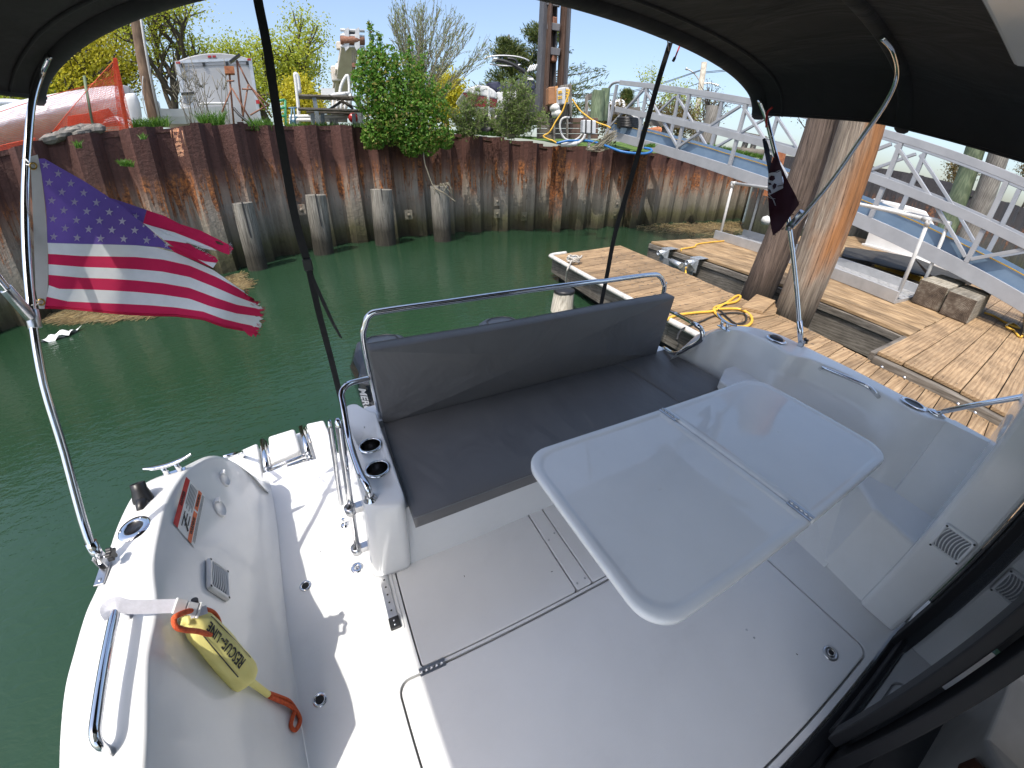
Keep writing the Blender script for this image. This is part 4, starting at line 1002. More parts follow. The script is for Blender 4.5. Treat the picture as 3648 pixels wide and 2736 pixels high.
# diamond tread: many small raised studs, joined
m_ = MB()
for i in range(5):
    for k in range(46):
        t = (k+.5)/46; x = r0[0]+(r1[0]-r0[0])*t+.42+i*.15+(.07 if k % 2 else 0); y = r0[1]+(r1[1]-r0[1])*t
        an = .8 if (i+k) % 2 else -.8; m_.box((x, y, ZM+.053), (.075, .018, .008), ((math.cos(an), math.sin(an), 0), (-math.sin(an), math.cos(an), 0), (0, 0, 1)))
obj('tread_studs', m_, M['alu'], rp, kind='stuff')
HR = 1.26
posts = [(7.71, 1.82), (8.10, 3.8), (8.47, 5.86)]; post2 = [(8.66, 1.74), (9.2, 3.9), (9.62, 5.85)]
for PP in (posts, post2):
    for p in PP: m_ = MB(); m_.tube([(*p, ZM), (*p, ZM+HR)], .030, 14); obj('rail_post', m_, M['pvc'], rp)
    m_ = MB(); m_.tube([(*PP[0], ZM+HR), (*PP[2], ZM+HR)], .030, 14); obj('handrail', m_, M['pvc'], rp)
    for p in (PP[0], PP[2]):
        m_ = MB(); m_.tube([(*p, ZM+HR-.09), (*p, ZM+HR+.0)], .040, 14); dd = nrm(A3((*PP[1], 0))-A3((*p, 0))); m_.tube([A3((*p, ZM+HR))-dd*.035, A3((*p, ZM+HR))+dd*.09], .040, 14); obj('rail_elbow', m_, M['pvc'], rp)
# rubber mats, white skirt box
M['rubber'] = mat('worn_black_rubber', (.02, .02, .02), rough=.75, c2=(.06, .057, .05), scale=6, bump=.4, hi=.8)
M['yellow'] = mat('worn_yellow_paint', (.62, .36, .02), rough=.5, c2=(.45, .27, .03), scale=10)
def sheet(pts, z, th, name, mt, label, cat, group=None, wav=.006):
    P = [atz(p, z) for p in pts]; m_ = MB(); n = 6; top = []; a, b, c, d = P
    for v in np.linspace(0, 1, n): top.append([(a*(1-u)+b*u)*(1-v)+(d*(1-u)+c*u)*v+A3((0, 0, wav*math.sin(5*u+3*v)*math.sin(2.2*u+1))) for u in np.linspace(0, 1, n)])
    m_.grid(top, True); m_.grid([[p-(0, 0, th) for p in r] for r in top], True, flip=True)
    rim = top[0]+[r[-1] for r in top[1:]]+top[-1][-2::-1]+[r[0] for r in top[-2:0:-1]]; m_.grid([rim, [p-(0, 0, th) for p in rim]], False, closed=True)
    return obj(name, m_, M[mt], label=label, cat=cat, group=group)
sheet([ZB(450, 1050), ZB(800, 1095), ZB(720, 1200), ZB(420, 1140)], ZM+.10, .09, 'rubber_mat', 'rubber', 'crumpled black rubber mat at the left end under the gangway', 'mat', 'rubber mats heaped under the gangway')
sheet([ZB(800, 1095), ZB(1120, 1150), ZB(1260, 1340), ZB(700, 1195)], ZM+.22, .03, 'rubber_mat', 'rubber', 'brownish rubber mat lying above the yellow edged board', 'mat', 'rubber mats heaped under the gangway')
sheet([ZB(1120, 1150), ZB(1340, 1240), ZB(1710, 1385), ZB(1300, 1330)], ZM+.14, .10, 'rubber_mat', 'rubber', 'long black rubber mat in front of the white skirt box', 'mat', 'rubber mats heaped under the gangway')
e0, e1 = atz(ZB(750, 1240), ZM+.03), atz(ZB(1190, 1390), ZM+.03); m_ = MB(); m_.beam(e0+(0, 0, .04), e1+(0, 0, .04), .12, .10); obj('yellow_board', m_, M['yellow'], label='board with a yellow painted edge under the rubber mats', cat='board', bevel=.01)
bx = [atz(ZB(*p), ZM) for p in ((640, 1030), (1120, 1135), (1590, 1320))]
M['skirt'] = mat('white_skirt_panel', (.66, .66, .65), rough=.4, c2=(.58, .58, .57), scale=2)
m_ = MB()
def up(p, h): return A3(p)+(0, 0, h)
b0, b1, b2_ = bx; off_ = A3((1.5, .3, 0))
m_.prism([b0, b2_, up(b2_, .30), up(b0*.45+b2_*.55, .62), up(b0, 1.0)], off_)
sk = obj('skirt_box', m_, M['skirt'], label='white fibreglass skirt box standing on the dock under the gangway', cat='box')
m_ = MB(); m_.beam(b0+(-.1, 0, .03), b2_+(-.1, 0, .03), .25, .05); obj('skirt_lip', m_, M['skirt'], sk)

# ================================================================= GANGWAY
gw = thing('gangway', 'white aluminium truss gangway sloping from the bulkhead down to the dock', 'gangway', (9, 5, ZW))
M['bridge'] = mat('white_bridge_paint', (.40, .41, .43), rough=.42, c2=(.34, .35, .37), scale=3, bump=.03, metal=.15)
M['bluedeck'] = mat('deck_panel_reflected_blue', (.16, .235, .33), rough=.6, c2=(.13, .20, .29), scale=4)  # bluish reflecting aluminium; the reflected blue is put into the colour
GS = A3((9.13, 11.30, 2.47)); GE = A3((8.57, .28, .60)); gdir = nrm(GE-GS); GL = np.linalg.norm(GE-GS); GH = 1.50; GW = 1.25
gside = nrm(A3((1, -.05, 0))); gup = nrm(np.cross(gdir, gside)); gup = gup if gup[2] > 0 else -gup
def gp_(k, h, s): return GS+gdir*k*GL+A3((0, 0, 1))*h+gside*s
ks = [0, .14, .29, .45, .60, .755, .91, 1.06]
for s, nm in ((0, 'near'), (GW, 'far')):
    m_ = MB(); m_.beam(gp_(-.01, .0, s), gp_(1.12, .0, s), .07, .24); obj('bottom_chord', m_, M['bridge'], gw, bevel=.006)
    m_ = MB(); m_.beam(gp_(.035, GH, s), gp_(1.12, GH, s), .085, .13); obj('top_chord', m_, M['bridge'], gw, bevel=.006)
    m_ = MB(); m_.beam(gp_(.03, GH*.50, s-.045 if s == 0 else s), gp_(1.12, GH*.50, s-.045 if s == 0 else s), .03, .15); obj('mid_rail', m_, M['bridge'], gw, bevel=.004)
    m_ = MB(); m_.tube(catmull([gp_(.06, GH, s), gp_(.02, GH, s), gp_(-.008, GH-.10, s), gp_(-.02, GH-.35, s), gp_(-.005, GH*.4, s), gp_(.0, .0, s)], 4), .04, 10); obj('end_loop', m_, M['bridge'], gw)
    for i, k in enumerate(ks): m_ = MB(); m_.beam(gp_(k, .12 if i else .12, s), gp_(k+(.01 if i else .02), GH-.07, s), .075, .075, up=gdir); obj('truss_post', m_, M['bridge'], gw, bevel=.005)
    for i in range(len(ks)-1):
        a, b = (gp_(ks[i], .16, s), gp_(ks[i+1], GH-.10, s)) if i % 2 == 0 else (gp_(ks[i], GH-.10, s), gp_(ks[i+1], .16, s))
        u = nrm(b-a); m_ = MB(); m_.beam(a+u*.05, b-u*.05, .055, .07, up=gside); obj('truss_diagonal', m_, M['bridge'], gw, bevel=.005)
for s in (.10, GW-.06): m_ = MB(); m_.beam(gp_(0.0, .21, s), gp_(1.12, .21, s), .02, .22); obj('kick_board', m_, M['bluedeck'], gw)
m_ = MB(); m_.beam(gp_(0.0, .10, GW/2), gp_(1.12, .10, GW/2), GW-.15, .03); obj('walkway_panel', m_, M['bluedeck'], gw)
M['ycord'] = mat('yellow_power_cord', (.78, .47, .06), rough=.45, c2=(.70, .40, .05), scale=30)
M['bcord'] = mat('black_power_cord', (.015, .015, .014), rough=.5, c2=(.03, .03, .03), scale=30)
m_ = MB(); m_.tube([gp_(k, .335+.006*math.sin(k*40), .10) for k in np.linspace(-.01, 1.1, 40)], .012, 6); obj('shore_cord', m_, M['ycord'], label='yellow cord lying along the edge of the gangway deck', cat='cord')

# ================================================================= THINGS ON THE DOCKS
M['galv'] = mat('galvanised_steel', (.42, .45, .47), rough=.42, metal=.7, c2=(.55, .58, .60), scale=25)
def bracket(p):      # dock connection brackets on the edge of the main dock
    c = A3(p); t_ = thing('dock_bracket', p_lab, 'bracket', c, 'galvanised brackets on the main dock edge')
    m_ = MB(); m_.box(c+(.10, 0, .004), (.26, .20, .010)); obj('top_plate', m_, M['galv'], t_, bevel=.003)
    m_ = MB(); m_.box(c+(-.035, 0, -.12), (.012, .20, .25)); obj('face_plate', m_, M['galv'], t_, bevel=.003)
    m_ = MB(); m_.lathe(c+(-.04, .02, -.08), (-1, .15, 0), [(.055, 0), (.055, .14), (.035, .14), (.035, .02), (.0001, .02)], 18); obj('pipe_socket', m_, M['galv'], t_)
    m_ = MB(); m_.add([c+(-.04, -.07, -.02), c+(-.04, -.07, -.2), c+(-.15, -.05, -.10), c+(-.04, -.06, -.02), c+(-.04, -.06, -.2), c+(-.15, -.04, -.10)], [(0, 1, 2), (5, 4, 3), (0, 3, 4, 1), (1, 4, 5, 2), (2, 5, 3, 0)]); obj('gusset', m_, M['galv'], t_)
c1 = atz(R6(1000, 385), ZM+.005); c2_ = atz(R6(1215, 455), ZM+.005)
p_lab = 'galvanised dock bracket at the aft end of the main dock edge'; bracket((c1[0]-.05, c1[1], ZM+.003))
p_lab = 'galvanised dock bracket beside the yellow cord, nearer the pilings'; bracket((c2_[0]-.05, c2_[1], ZM+.003))
rl0, rl1 = aty(R6(1010, 475), 5.2), aty(R6(1130, 500), 4.9)
mid = (A3((c1[0]-.14, c1[1]-.25, -.06)), A3((c2_[0]-.14, c2_[1]+.22, -.06)))
m_ = MB(); m_.tube([mid[0], mid[1]], .055, 14); rlr = obj('dock_roller', m_, M['galv'], label='galvanised roller between the two dock brackets', cat='roller')
m_ = MB(); m_.box((mid[0]+mid[1])/2+(.07, 0, -.05), (.02, .75, .16)); obj('roller_plate', m_, M['galv'], rlr)
def cord(pts, r, mt, label, cat='cord', z=None, name='shore_cord', sub=6):
    P = [atz(p[:2], (p[2] if len(p) > 2 else z)) for p in pts]; m_ = MB(); m_.tube(catmull(P, sub), r, 8); return obj(name, m_, M[mt], label=label, cat=cat)
cord([R6(1600, 318)+(.14,), R6(1560, 290)+(.16,), R6(1600, 320)+(.14,), R6(1530, 318)+(.14,), R6(1370, 332)+(.14,), R6(1220, 350)+(.14,), R6(1190, 372)+(.14,), R6(1110, 385)+(.15,), R6(1092, 398)+(.12,), R6(1125, 470)+(-.05,), R6(1125, 575)+(-.12,)], .016, 'ycord', 'yellow shore power cord hanging over the main dock edge beside a bracket')
cord([R6(960, 925), R6(1050, 880), R6(1200, 858), R6(1330, 845), R6(1400, 800), R6(1500, 775), R6(1530, 740), R6(1500, 735), R6(1420, 790), R6(1340, 820), R6(1345, 860), R6(1400, 905), R6(1480, 955), R6(1570, 960), R6(1615, 920), R6(1595, 870), R6(1520, 832), R6(1400, 830), R6(1340, 836)], .017, 'ycord', 'yellow shore power cord looped on the finger dock behind the seat', z=.022)
cord([R6(1060, 1060)+(-.02,), R6(1075, 1010)+(.02,), R6(1120, 970)+(.015,), R6(1250, 920)+(.015,), R6(1340, 880)+(.015,), R6(1450, 860)+(.02,), R6(1560, 870)+(.02,), R6(1570, 920)+(.03,), R6(1500, 940)+(.02,), R6(1430, 890)+(.02,), R6(1390, 850)+(.02,), R6(1350, 820)+(.02,), R6(1420, 778)+(.02,), R6(1450, 785)+(.02,), R6(1370, 815)+(.02,)], .011, 'bcord', 'black cord tangled with the yellow one on the finger dock')
cord([ZB(2212, 1370)[:1]+(ZB(0, 1390)[1],)+(ZM+.03,), R7(2074, 1195)+(ZM+.02,), R7(1990, 1190)+(ZM+.02,), R7(1940, 1165)+(ZM+.02,), R7(1990, 1145)+(ZM+.02,), R7(2040, 1180)+(ZM+.02,), R7(1960, 1150)+(ZM+.02,), R7(1850, 1090)+(ZM+.02,), R7(1780, 1065)+(ZM+.02,)], .018, 'ycord', 'yellow cord coiled on the landing dock behind the timber blocks')
# rope made fast at the finger dock corner
M['rope'] = mat('dirty_white_rope', (.55, .52, .46), rough=.9, c2=(.38, .35, .30), scale=60, bump=.6)
kp = atz(R6(300, 475), .05); m_ = MB()
P = []
for k in range(60):
    a = k*.62; P.append(kp+A3((.11*math.cos(a)*(1-.3*math.sin(a*.37)), .10*math.sin(a), .03+.035*math.sin(a*1.7)+.01*(k % 7)/3)))
m_.tube(catmull(P, 2), .014, 7); rk = obj('mooring_rope', m_, M['rope'], label='dirty white mooring rope knotted on the corner of the finger dock', cat='rope')
m_ = MB(); e = atz(R6(240, 640), -.28); m_.tube(catmull([kp+(-.08, -.05, .03), atz(R6(255, 530), .03), atz(R6(245, 575), -.10), e], 5), .014, 7); obj('rope_tail', m_, M['rope'], rk)
m_ = MB(); m_.tube([kp+(-.14, .0, .05), kp+(.14, .05, .055)], .014, 8); m_.tube([kp+(0, 0.02, 0), kp+(0, 0.02, .05)], .02, 8); obj('dock_cleat', m_, M['galv'], label='galvanised dock cleat under the knotted rope', cat='cleat')
# short white-washed post under the finger dock corner
wpz = atz(R6(230, 690), -.12)
M['whitepost'] = woodmat('bleached_white_post', (.50, .46, .38), (.64, .60, .52), (.30, .26, .20), 2)
bp = bark('dock_post', (wpz[0]-.05, wpz[1]-.05, -.9), (wpz[0], wpz[1], -.14), .20, .155, M['whitepost'], rings=12, label='short bleached post standing in the water at the finger dock corner', cat='post')
m_ = MB(); m_.lathe((wpz[0], wpz[1], -.145), (0, 0, 1), [(.165, -.01), (.165, .02), (.15, .035), (.0001, .05)], 22); obj('post_cap', m_, M['black'], bp)

# twigs and wind-blown bits on the finger dock
random.seed(91); m_ = MB()
for k in range(150):
    x = random.uniform(3.9, 5.3); y = random.uniform(1.6, 6.0) if k < 60 else random.gauss(4.6, .7); a = random.uniform(0, 3.1); l = random.uniform(.02, .07); c_ = A3((x+.12*(y-3), y, .006)); d_ = A3((math.cos(a), math.sin(a), 0))*l
    m_.beam(c_-d_/2, c_+d_/2, .006, .004)
obj('twig_litter', m_, M['bark2'] if 'bark2' in M else M['oldwood'], kind='stuff', label='small brown twigs and seed litter on the finger dock boards', cat='litter')
m_ = MB()
for (x, y) in ((.25, .9), (1.3, -.05), (-.33, 1.3), (.62, .75)):
    a = random.uniform(0, 3); m_.beam((x, y, .004), (x+.008*math.cos(a), y+.008*math.sin(a), .004), .0022, .002)
obj('deck_specks', m_, M['dark'], kind='stuff', label='tiny dark specks of dirt on the cockpit floor', cat='dirt')

# nail heads
m_ = MB()
def nailrow(line_a, line_b, n, z, ins=.09):
    for k in range(n):
        for L_, q_ in ((line_a, 1), (line_b, -1)):
            for e in (.28, .72):
                t_ = (k+e)/n; xs = [p_[0] for p_ in L_]; ys = [p_[1] for p_ in L_]; seg = np.cumsum([0]+[math.hypot(xs[i+1]-xs[i], ys[i+1]-ys[i]) for i in range(len(xs)-1)]); s_ = t_*seg[-1]
                x = np.interp(s_, seg, xs)+q_*ins; y = np.interp(s_, seg, ys); m_.add([(x+.007*math.cos(a), y+.007*math.sin(a), z+.0035) for a in np.linspace(0, 5.2, 6)], [(0, 1, 2, 3, 4, 5)])
nailrow(NEARF, FARF, 56, 0.0); nailrow([((a[0]+b[0])/2, (a[1]+b[1])/2) for a, b in zip(NEARF, FARF)], FARF, 56, 0.0, .10)
obj('nail_heads', m_, M['dark'], fd, kind='stuff')
m_ = MB()
for i in range(10):
    for x in (4.98, 6.1, 7.3, 8.6, 9.8):
        for e in (.25, .75): y = YB_[i]*(1-e)+YB_[i+1]*e; m_.add([(x+.008*math.cos(a), y+.008*math.sin(a), ZM+.0045) for a in np.linspace(0, 5.2, 6)], [(0, 1, 2, 3, 4, 5)])
obj('nail_heads', m_, M['dark'], rd, kind='stuff')
# ================================================================= SHEET PILE BULKHEADS, LAND
def sheetmat(name, dark=False, pile=False):
    mt, t, b, o = newmat(name)
    ge = t.nodes.new('ShaderNodeNewGeometry'); sp = t.nodes.new('ShaderNodeSeparateXYZ'); t.links.new(ge.outputs['Position'], sp.inputs[0])
    def mp(stretch, scale, det=6, dist=0, rough=.65):
        m1 = t.nodes.new('ShaderNodeMapping'); m1.inputs['Scale'].default_value = stretch; t.links.new(ge.outputs['Position'], m1.inputs['Vector'])
        n = ND(t, 'ShaderNodeTexNoise', Scale=scale, Detail=det, Roughness=rough, Distortion=dist); t.links.new(m1.outputs[0], n.inputs['Vector']); return n.outputs['Fac']
    big = mp((1, 1, .35), 1.6); streak = mp((6, 6, .35), 1.5, 7, .3); fine = mp((1, 1, 1), 14, 6); blotch = mp((3.8, 3.8, .5), 1.5, 8, 1.2, .68)
    hz = ND(t, 'ShaderNodeMath', operation='MULTIPLY_ADD'); hz.inputs[1].default_value = .75; t.links.new(big, hz.inputs[0]); t.links.new(sp.outputs['Z'], hz.inputs[2])
    mr = ND(t, 'ShaderNodeMapRange'); mr.inputs['From Min'].default_value = -.2; mr.inputs['From Max'].default_value = 2.8; t.links.new(hz.outputs[0], mr.inputs['Value'])
    if dark: st = [(.0, (.02, .022, .014)), (.14, (.05, .055, .03)), (.3, (.07, .068, .06)), (.45, (.075, .07, .065)), (.6, (.05, .047, .05)), (1, (.04, .037, .042))]
    else: st = [(.0, (.022, .018, .009)), (.10, (.055, .050, .022)), (.17, (.095, .090, .042)), (.26, (.185, .168, .128)), (.42, (.28, .245, .20)), (.56, (.27, .195, .145)), (.65, (.17, .088, .064)), (.73, (.098, .042, .031)), (1, (.088, .034, .027))]
    r = ramp(t, mr.outputs[0], st)
    s2 = ramp(t, streak, [(.3, (.50, .48, .46)), (.55, (1, 1, 1)), (.75, (1.18, 1.15, 1.1))])
    mx = ND(t, 'ShaderNodeMix', data_type='RGBA', blend_type='MULTIPLY'); mx.inputs[0].default_value = .8; t.links.new(r.outputs[0], mx.inputs[6]); t.links.new(s2.outputs[0], mx.inputs[7])
    # orange scaling rust in a band below the painted head
    band = ramp(t, mr.outputs[0], [(.34, (0, 0, 0)), (.50, (1, 1, 1)), (.66, (1, 1, 1)), (.74, (0, 0, 0))])
    bm = ND(t, 'ShaderNodeMath', operation='MULTIPLY'); t.links.new(band.outputs[0], bm.inputs[0])
    rb = ramp(t, blotch, [(.50, (0, 0, 0)), (.55, (1, 1, 1))]); t.links.new(rb.outputs[0], bm.inputs[1])
    if dark:
        b2 = ND(t, 'ShaderNodeMath', operation='MULTIPLY'); b2.inputs[1].default_value = .55; t.links.new(bm.outputs[0], b2.inputs[0]); bm = b2
    if pile: rb.color_ramp.elements[0].position = .36; rb.color_ramp.elements[1].position = .46; band.color_ramp.elements[0].position = .12; band.color_ramp.elements[1].position = .42; band.color_ramp.elements[2].position = .9; band.color_ramp.elements[3].position = 1.0
    rust = ramp(t, fine, [(.35, (.055, .022, .014)), (.5, (.20, .075, .028)), (.62, (.40, .145, .04))])
    m2 = ND(t, 'ShaderNodeMix', data_type='RGBA'); t.links.new(bm.outputs[0], m2.inputs[0]); t.links.new(mx.outputs[2], m2.inputs[6]); t.links.new(rust.outputs[0], m2.inputs[7])
    # pitting
    pt = ramp(t, mp((1, 1, .8), 5.5, 5, .8), [(.60, (1, 1, 1)), (.70, (.35, .31, .28))])
    m3 = ND(t, 'ShaderNodeMix', data_type='RGBA', blend_type='MULTIPLY'); m3.inputs[0].default_value = .7; t.links.new(m2.outputs[2], m3.inputs[6]); t.links.new(pt.outputs[0], m3.inputs[7])
    t.links.new(m3.outputs[2], b.inputs['Base Color']); b.inputs['Roughness'].default_value = .8
    ad = ND(t, 'ShaderNodeMath', operation='ADD'); t.links.new(fine, ad.inputs[0]); t.links.new(blotch, ad.inputs[1])
    bumpit(t, b, ad.outputs[0], .8, .03); return mt
M['sheet'] = sheetmat('rusted_sheet_pile'); M['sheetdark'] = sheetmat('dark_sheet_pile', True)
M['capsteel'] = sheetmat('rusty_orange_pile_steel', pile=True)
WALL = [(-14, 4.5), (-9.5, 6.4), (-5.6, 8.4), (-3.6, 9.0), (-1.6, 9.75), (-.6, 10.75), (.6, 11.25), (2, 11.55), (4.2, 11.78), (7.3, 11.35), (8.0, 11.02), (9.6, 11.1), (12.2, 11.3), (14.8, 11.55), (19.5, 12.3)]
def walltop(x): return float(np.interp(x, [-14, -4, 2.5, 4.5, 7.0, 12, 15, 20], [2.42, 2.46, 2.36, 2.24, 2.02, 2.02, 1.92, 1.75]))
def resample(L, step):
    L = [np.array(p, float) for p in L]; out = [L[0]]; acc = 0; 
    for a, b in zip(L[:-1], L[1:]):
        d = np.linalg.norm(b-a); u = (b-a)/d; s = step-acc
        while s <= d: out.append(a+u*s); s += step
        acc = d-(s-step)
    return out
def sheetwall(parent, line, topf, mt, P_=.90, depth=.27, jit=.03):
    pts = resample(line, P_/2); n = len(pts)
    for i in range(n-1):
        a, b = pts[i], pts[i+1]; u = (b-a)/np.linalg.norm(b-a)
        def nrat(k):
            t_ = pts[min(k+1, n-1)]-pts[max(k-1, 0)]; t_ = t_/np.linalg.norm(t_); q_ = np.array([t_[1], -t_[0]]); return q_ if q_ @ (-pts[k]) > 0 else -q_
        na, nb = nrat(i), nrat(i+1); nr = (na+nb)/2
        L_ = np.linalg.norm(b-a); s = 1 if i % 2 == 0 else -1
        prof = [a-na*s*depth/2-u*.004, a+u*L_*.31-na*s*depth/2, a+u*L_*.69+nb*s*depth/2, b+nb*s*depth/2+u*.004]
        z1 = topf((a[0]+b[0])/2)+random.uniform(-jit, jit); m_ = MB(); zs = [-1.0, -.3, .4, 1.1, 1.7, z1]
        lean = 0
        F = [[(*(p+nr*.0+u*lean*z), z) for p in prof] for z in zs]; B = [[(*(p-nr*.018+u*lean*z), z) for p in prof] for z in zs]
        m_.grid(F, False); m_.grid(B, False, flip=True); m_.grid([F[-1], B[-1]], False)
        o_ = obj('sheet_pile', m_, mt, parent)
        # interlock seam
        c = a-na*s*depth/2; m2 = MB(); m2.beam((*c, -1), (*c, z1-.02), .035, .045); obj('interlock', m2, mt, parent)
bw = thing('bulkhead', 'rusted corrugated sheet pile bulkhead curving round the far side of the basin', 'bulkhead', (2, 11.5, ZW))
sheetwall(bw, WALL, walltop, M['sheet'])
dwl = [(15.0, 9.5), (15.6, 7.0), (16.4, 5.3), (18.2, 3.9), (23, 3.0), (30, 1.6), (40, -2.5)]
dw = thing('bulkhead', 'dark sheet pile bulkhead seen through the gangway truss at the right', 'bulkhead', (20, 3.4, ZW))
sheetwall(dw, dwl, lambda x: float(np.interp(x, [15, 18, 24, 30, 40], [2.35, 2.42, 2.40, 2.45, 2.4])), M['sheetdark'], P_=1.4)
# steel H piles in front of the bulkhead
def hpile(x, y, w, z1, dx, label):
    t_ = thing('steel_pile', label, 'pile', (x, y, ZW), 'rusty steel H piles in front of the bulkhead')
    m_ = MB(); m_.box2((x-w/2, y-.02, -1), (x+w/2, y, z1)); obj('flange', m_, M['capsteel'], t_)
    m_ = MB(); m_.box2((x-w/2, y+.28, -1), (x+w/2, y+.30, z1-.02)); obj('flange', m_, M['capsteel'], t_)
    m_ = MB(); m_.box2((x-.012, y, -1), (x+.012, y+.28, z1-.01)); obj('pile_web', m_, M['capsteel'], t_)
h1 = atz(R3(800, 1640), ZW); h2 = atz(R3(1400, 1640), ZW)
hpile(7.05, 10.78, .30, 2.02, 0, 'orange rusted steel pile left of the hanging blue hose')
hpile(10.25, 10.66, .34, 1.98, 0, 'orange rusted steel pile under the upper part of the gangway')
# bolted plates on the sheets
for x, y, z in ((-.3, 10.7, .55), (5.2, 11.42, .45), (5.2, 11.42, .10), (3.6, 11.5, .2), (9.5, 10.85, .35), (9.45, 10.85, -.02), (6.1, 11.3, .0), (2.4, 11.25, .2)):
    m_ = MB(); m_.box((x, y-.02, z), (.20, .05, .24)); m_.lathe((x, y-.045, z), (0, -1, 0), [(.0001, .05), (.035, .045), (.04, 0)], 10); obj('wale_plate', m_, M['sheet'], bw)
# painted chainage mark
c = atr(R1(1310, 1050), 9.3); tp = atr(R1(1270, 960), 9.3)
M['marking'] = mat('orange_marking_paint', (.85, .45, .25), rough=.8, c2=(.62, .28, .16), scale=20)
def mark(px, w=.016):
    P = [atr(R1(*p), RM) for p in px]; m_ = MB()
    for a, b in zip(P[:-1], P[1:]): m_.beam(a, b, .004, .05, up=(0, 0, 1)) if abs(a[2]-b[2]) < .02 else m_.tube([a, b], .020, 6, flat=.3)
    return m_
RM = 9.18
def ring(cx, cy, rx, ry, a0=0, a1=6.3, n=14): return [(cx+rx*math.cos(a), cy+ry*math.sin(a)) for a in np.linspace(a0, a1, n)]
for g in ([(1262, 962), (1268, 1018)], ring(1300, 985, 18, 26, .4, 6.6)+[(1318, 990), (1322, 960), (1300, 955)], [(1300, 1030), (1335, 1030)], [(1312, 1012), (1325, 1048)], ring(1322, 1078, 20, 20), ring(1335, 1128, 20, 20), [(1345, 965), (1372, 1080)]):
    obj('painted_mark', mark(g), M['marking'], bw)

# land behind
def groundmat():
    mt, t, b, o = newmat('gravel_and_grass_ground')
    v = coords(t, rnd=False); n1 = ND(t, 'ShaderNodeTexNoise', Scale=.35, Detail=6); t.links.new(v, n1.inputs['Vector'])
    n2 = ND(t, 'ShaderNodeTexNoise', Scale=9, Detail=5); t.links.new(v, n2.inputs['Vector'])
    r1 = ramp(t, n1.outputs['Fac'], [(.42, (.075, .115, .03)), (.58, (.20, .175, .135))]); r2 = ramp(t, n2.outputs['Fac'], [(.3, (.6, .6, .6)), (.7, (1.15, 1.15, 1.1))])
    mx = ND(t, 'ShaderNodeMix', data_type='RGBA', blend_type='MULTIPLY'); mx.inputs[0].default_value = 1; t.links.new(r1.outputs[0], mx.inputs[6]); t.links.new(r2.outputs[0], mx.inputs[7]); t.links.new(mx.outputs[2], b.inputs['Base Color'])
    b.inputs['Roughness'].default_value = 1; bumpit(t, b, n2.outputs['Fac'], .6, .05); return mt
M['ground'] = groundmat()
M['groundg'] = mat('grassy_bank', (.06, .125, .02), c2=(.11, .18, .03), rough=1, scale=6, bump=.8, bdist=.05)
W2 = resample(WALL, .6); rows = []
for dist, dz in ((.12, -.10), (.8, -.04), (3, .03), (8, .12), (20, .3), (45, .5), (120, .7), (300, .9)):
    row = []
    for p in W2:
        u = p/np.linalg.norm(p); q = p+u*dist; row.append((q[0], q[1], walltop(p[0])+dz))
    rows.append(row)
g_ = MB(); g_.grid(rows, True); obj('ground', g_, M['ground'], kind='structure')
W3 = resample(dwl, .8); rows = []
for dist, dz in ((.15, -.12), (1, -.08), (6, 0), (30, .3), (200, .6)):
    rows.append([(*(p+p/np.linalg.norm(p)*dist), 2.3+dz) for p in W3])
g_ = MB(); g_.grid(rows, True); obj('ground', g_, M['ground'], kind='structure')
# bank between the two bulkheads
g_ = MB(); g_.grid([[(9.0, 12.2, 1.95), (12, 12.4, 1.98), (15, 12.6, 1.95), (19, 13.0, 1.9)], [(9.5, 16, 2.35), (13, 16, 2.40), (17, 15.5, 2.35), (22, 15, 2.3)], [(11, 24, 2.9), (16, 23, 2.95), (23, 22, 2.9), (32, 20, 2.8)]], True); obj('grass_bank', g_, M['groundg'], kind='structure')

# ================================================================= PILES IN THE WATER
M['oldpile'] = pilewood('weathered_grey_piling', [(.035, .032, .026), (.21, .195, .165), (.36, .34, .30)])
def waterpile(b0, b1, t0, t1, label, mt='oldpile', near=1.0):
    c = atz(((b0[0]+b1[0])/2, (b0[1]+b1[1])/2), ZW); c[:2] *= near; rr = math.hypot(c[0], c[1]); T0 = atr(t0, rr); T1 = atr(t1, rr); r = np.linalg.norm(T0-T1)/2
    tp = (T0+T1)/2; o_ = bark('mooring_pile', (c[0], c[1], -1.0), tp, r*1.03, r, M[mt], rings=22, rough=.03, label=label, cat='piling', group='old timber piles in front of the bulkhead')
    # split in the head
    m_ = MB(); d = nrm(A3((-c[0], -c[1], 0))); m_.box(tp+d*r*.98-(0, 0, .32), (.03, .02, .7), (nrm(np.cross(d, (0, 0, 1))), d, (0, 0, 1))); obj('split', m_, M['dark'], o_)
waterpile(R5(1835, 905), R5(1945, 900), R5(1712, 470), R5(1865, 455), 'blackened old pile just right of the flag tip, standing at the bulkhead foot', near=.93)
waterpile(D(678, 548), D(716, 548), R2(385, 1440), R2(540, 1440), 'old grey pile with a split head beside the black strap')
waterpile(D(816, 528), D(848, 528), R2(868, 1400), R2(1028, 1400), 'old grey pile with flat worn top, in the middle of the row')
waterpile(D(942, 520), D(972, 520), R2(1310, 1375), R2(1445, 1375), 'old grey pile with dry roots hanging from its top')
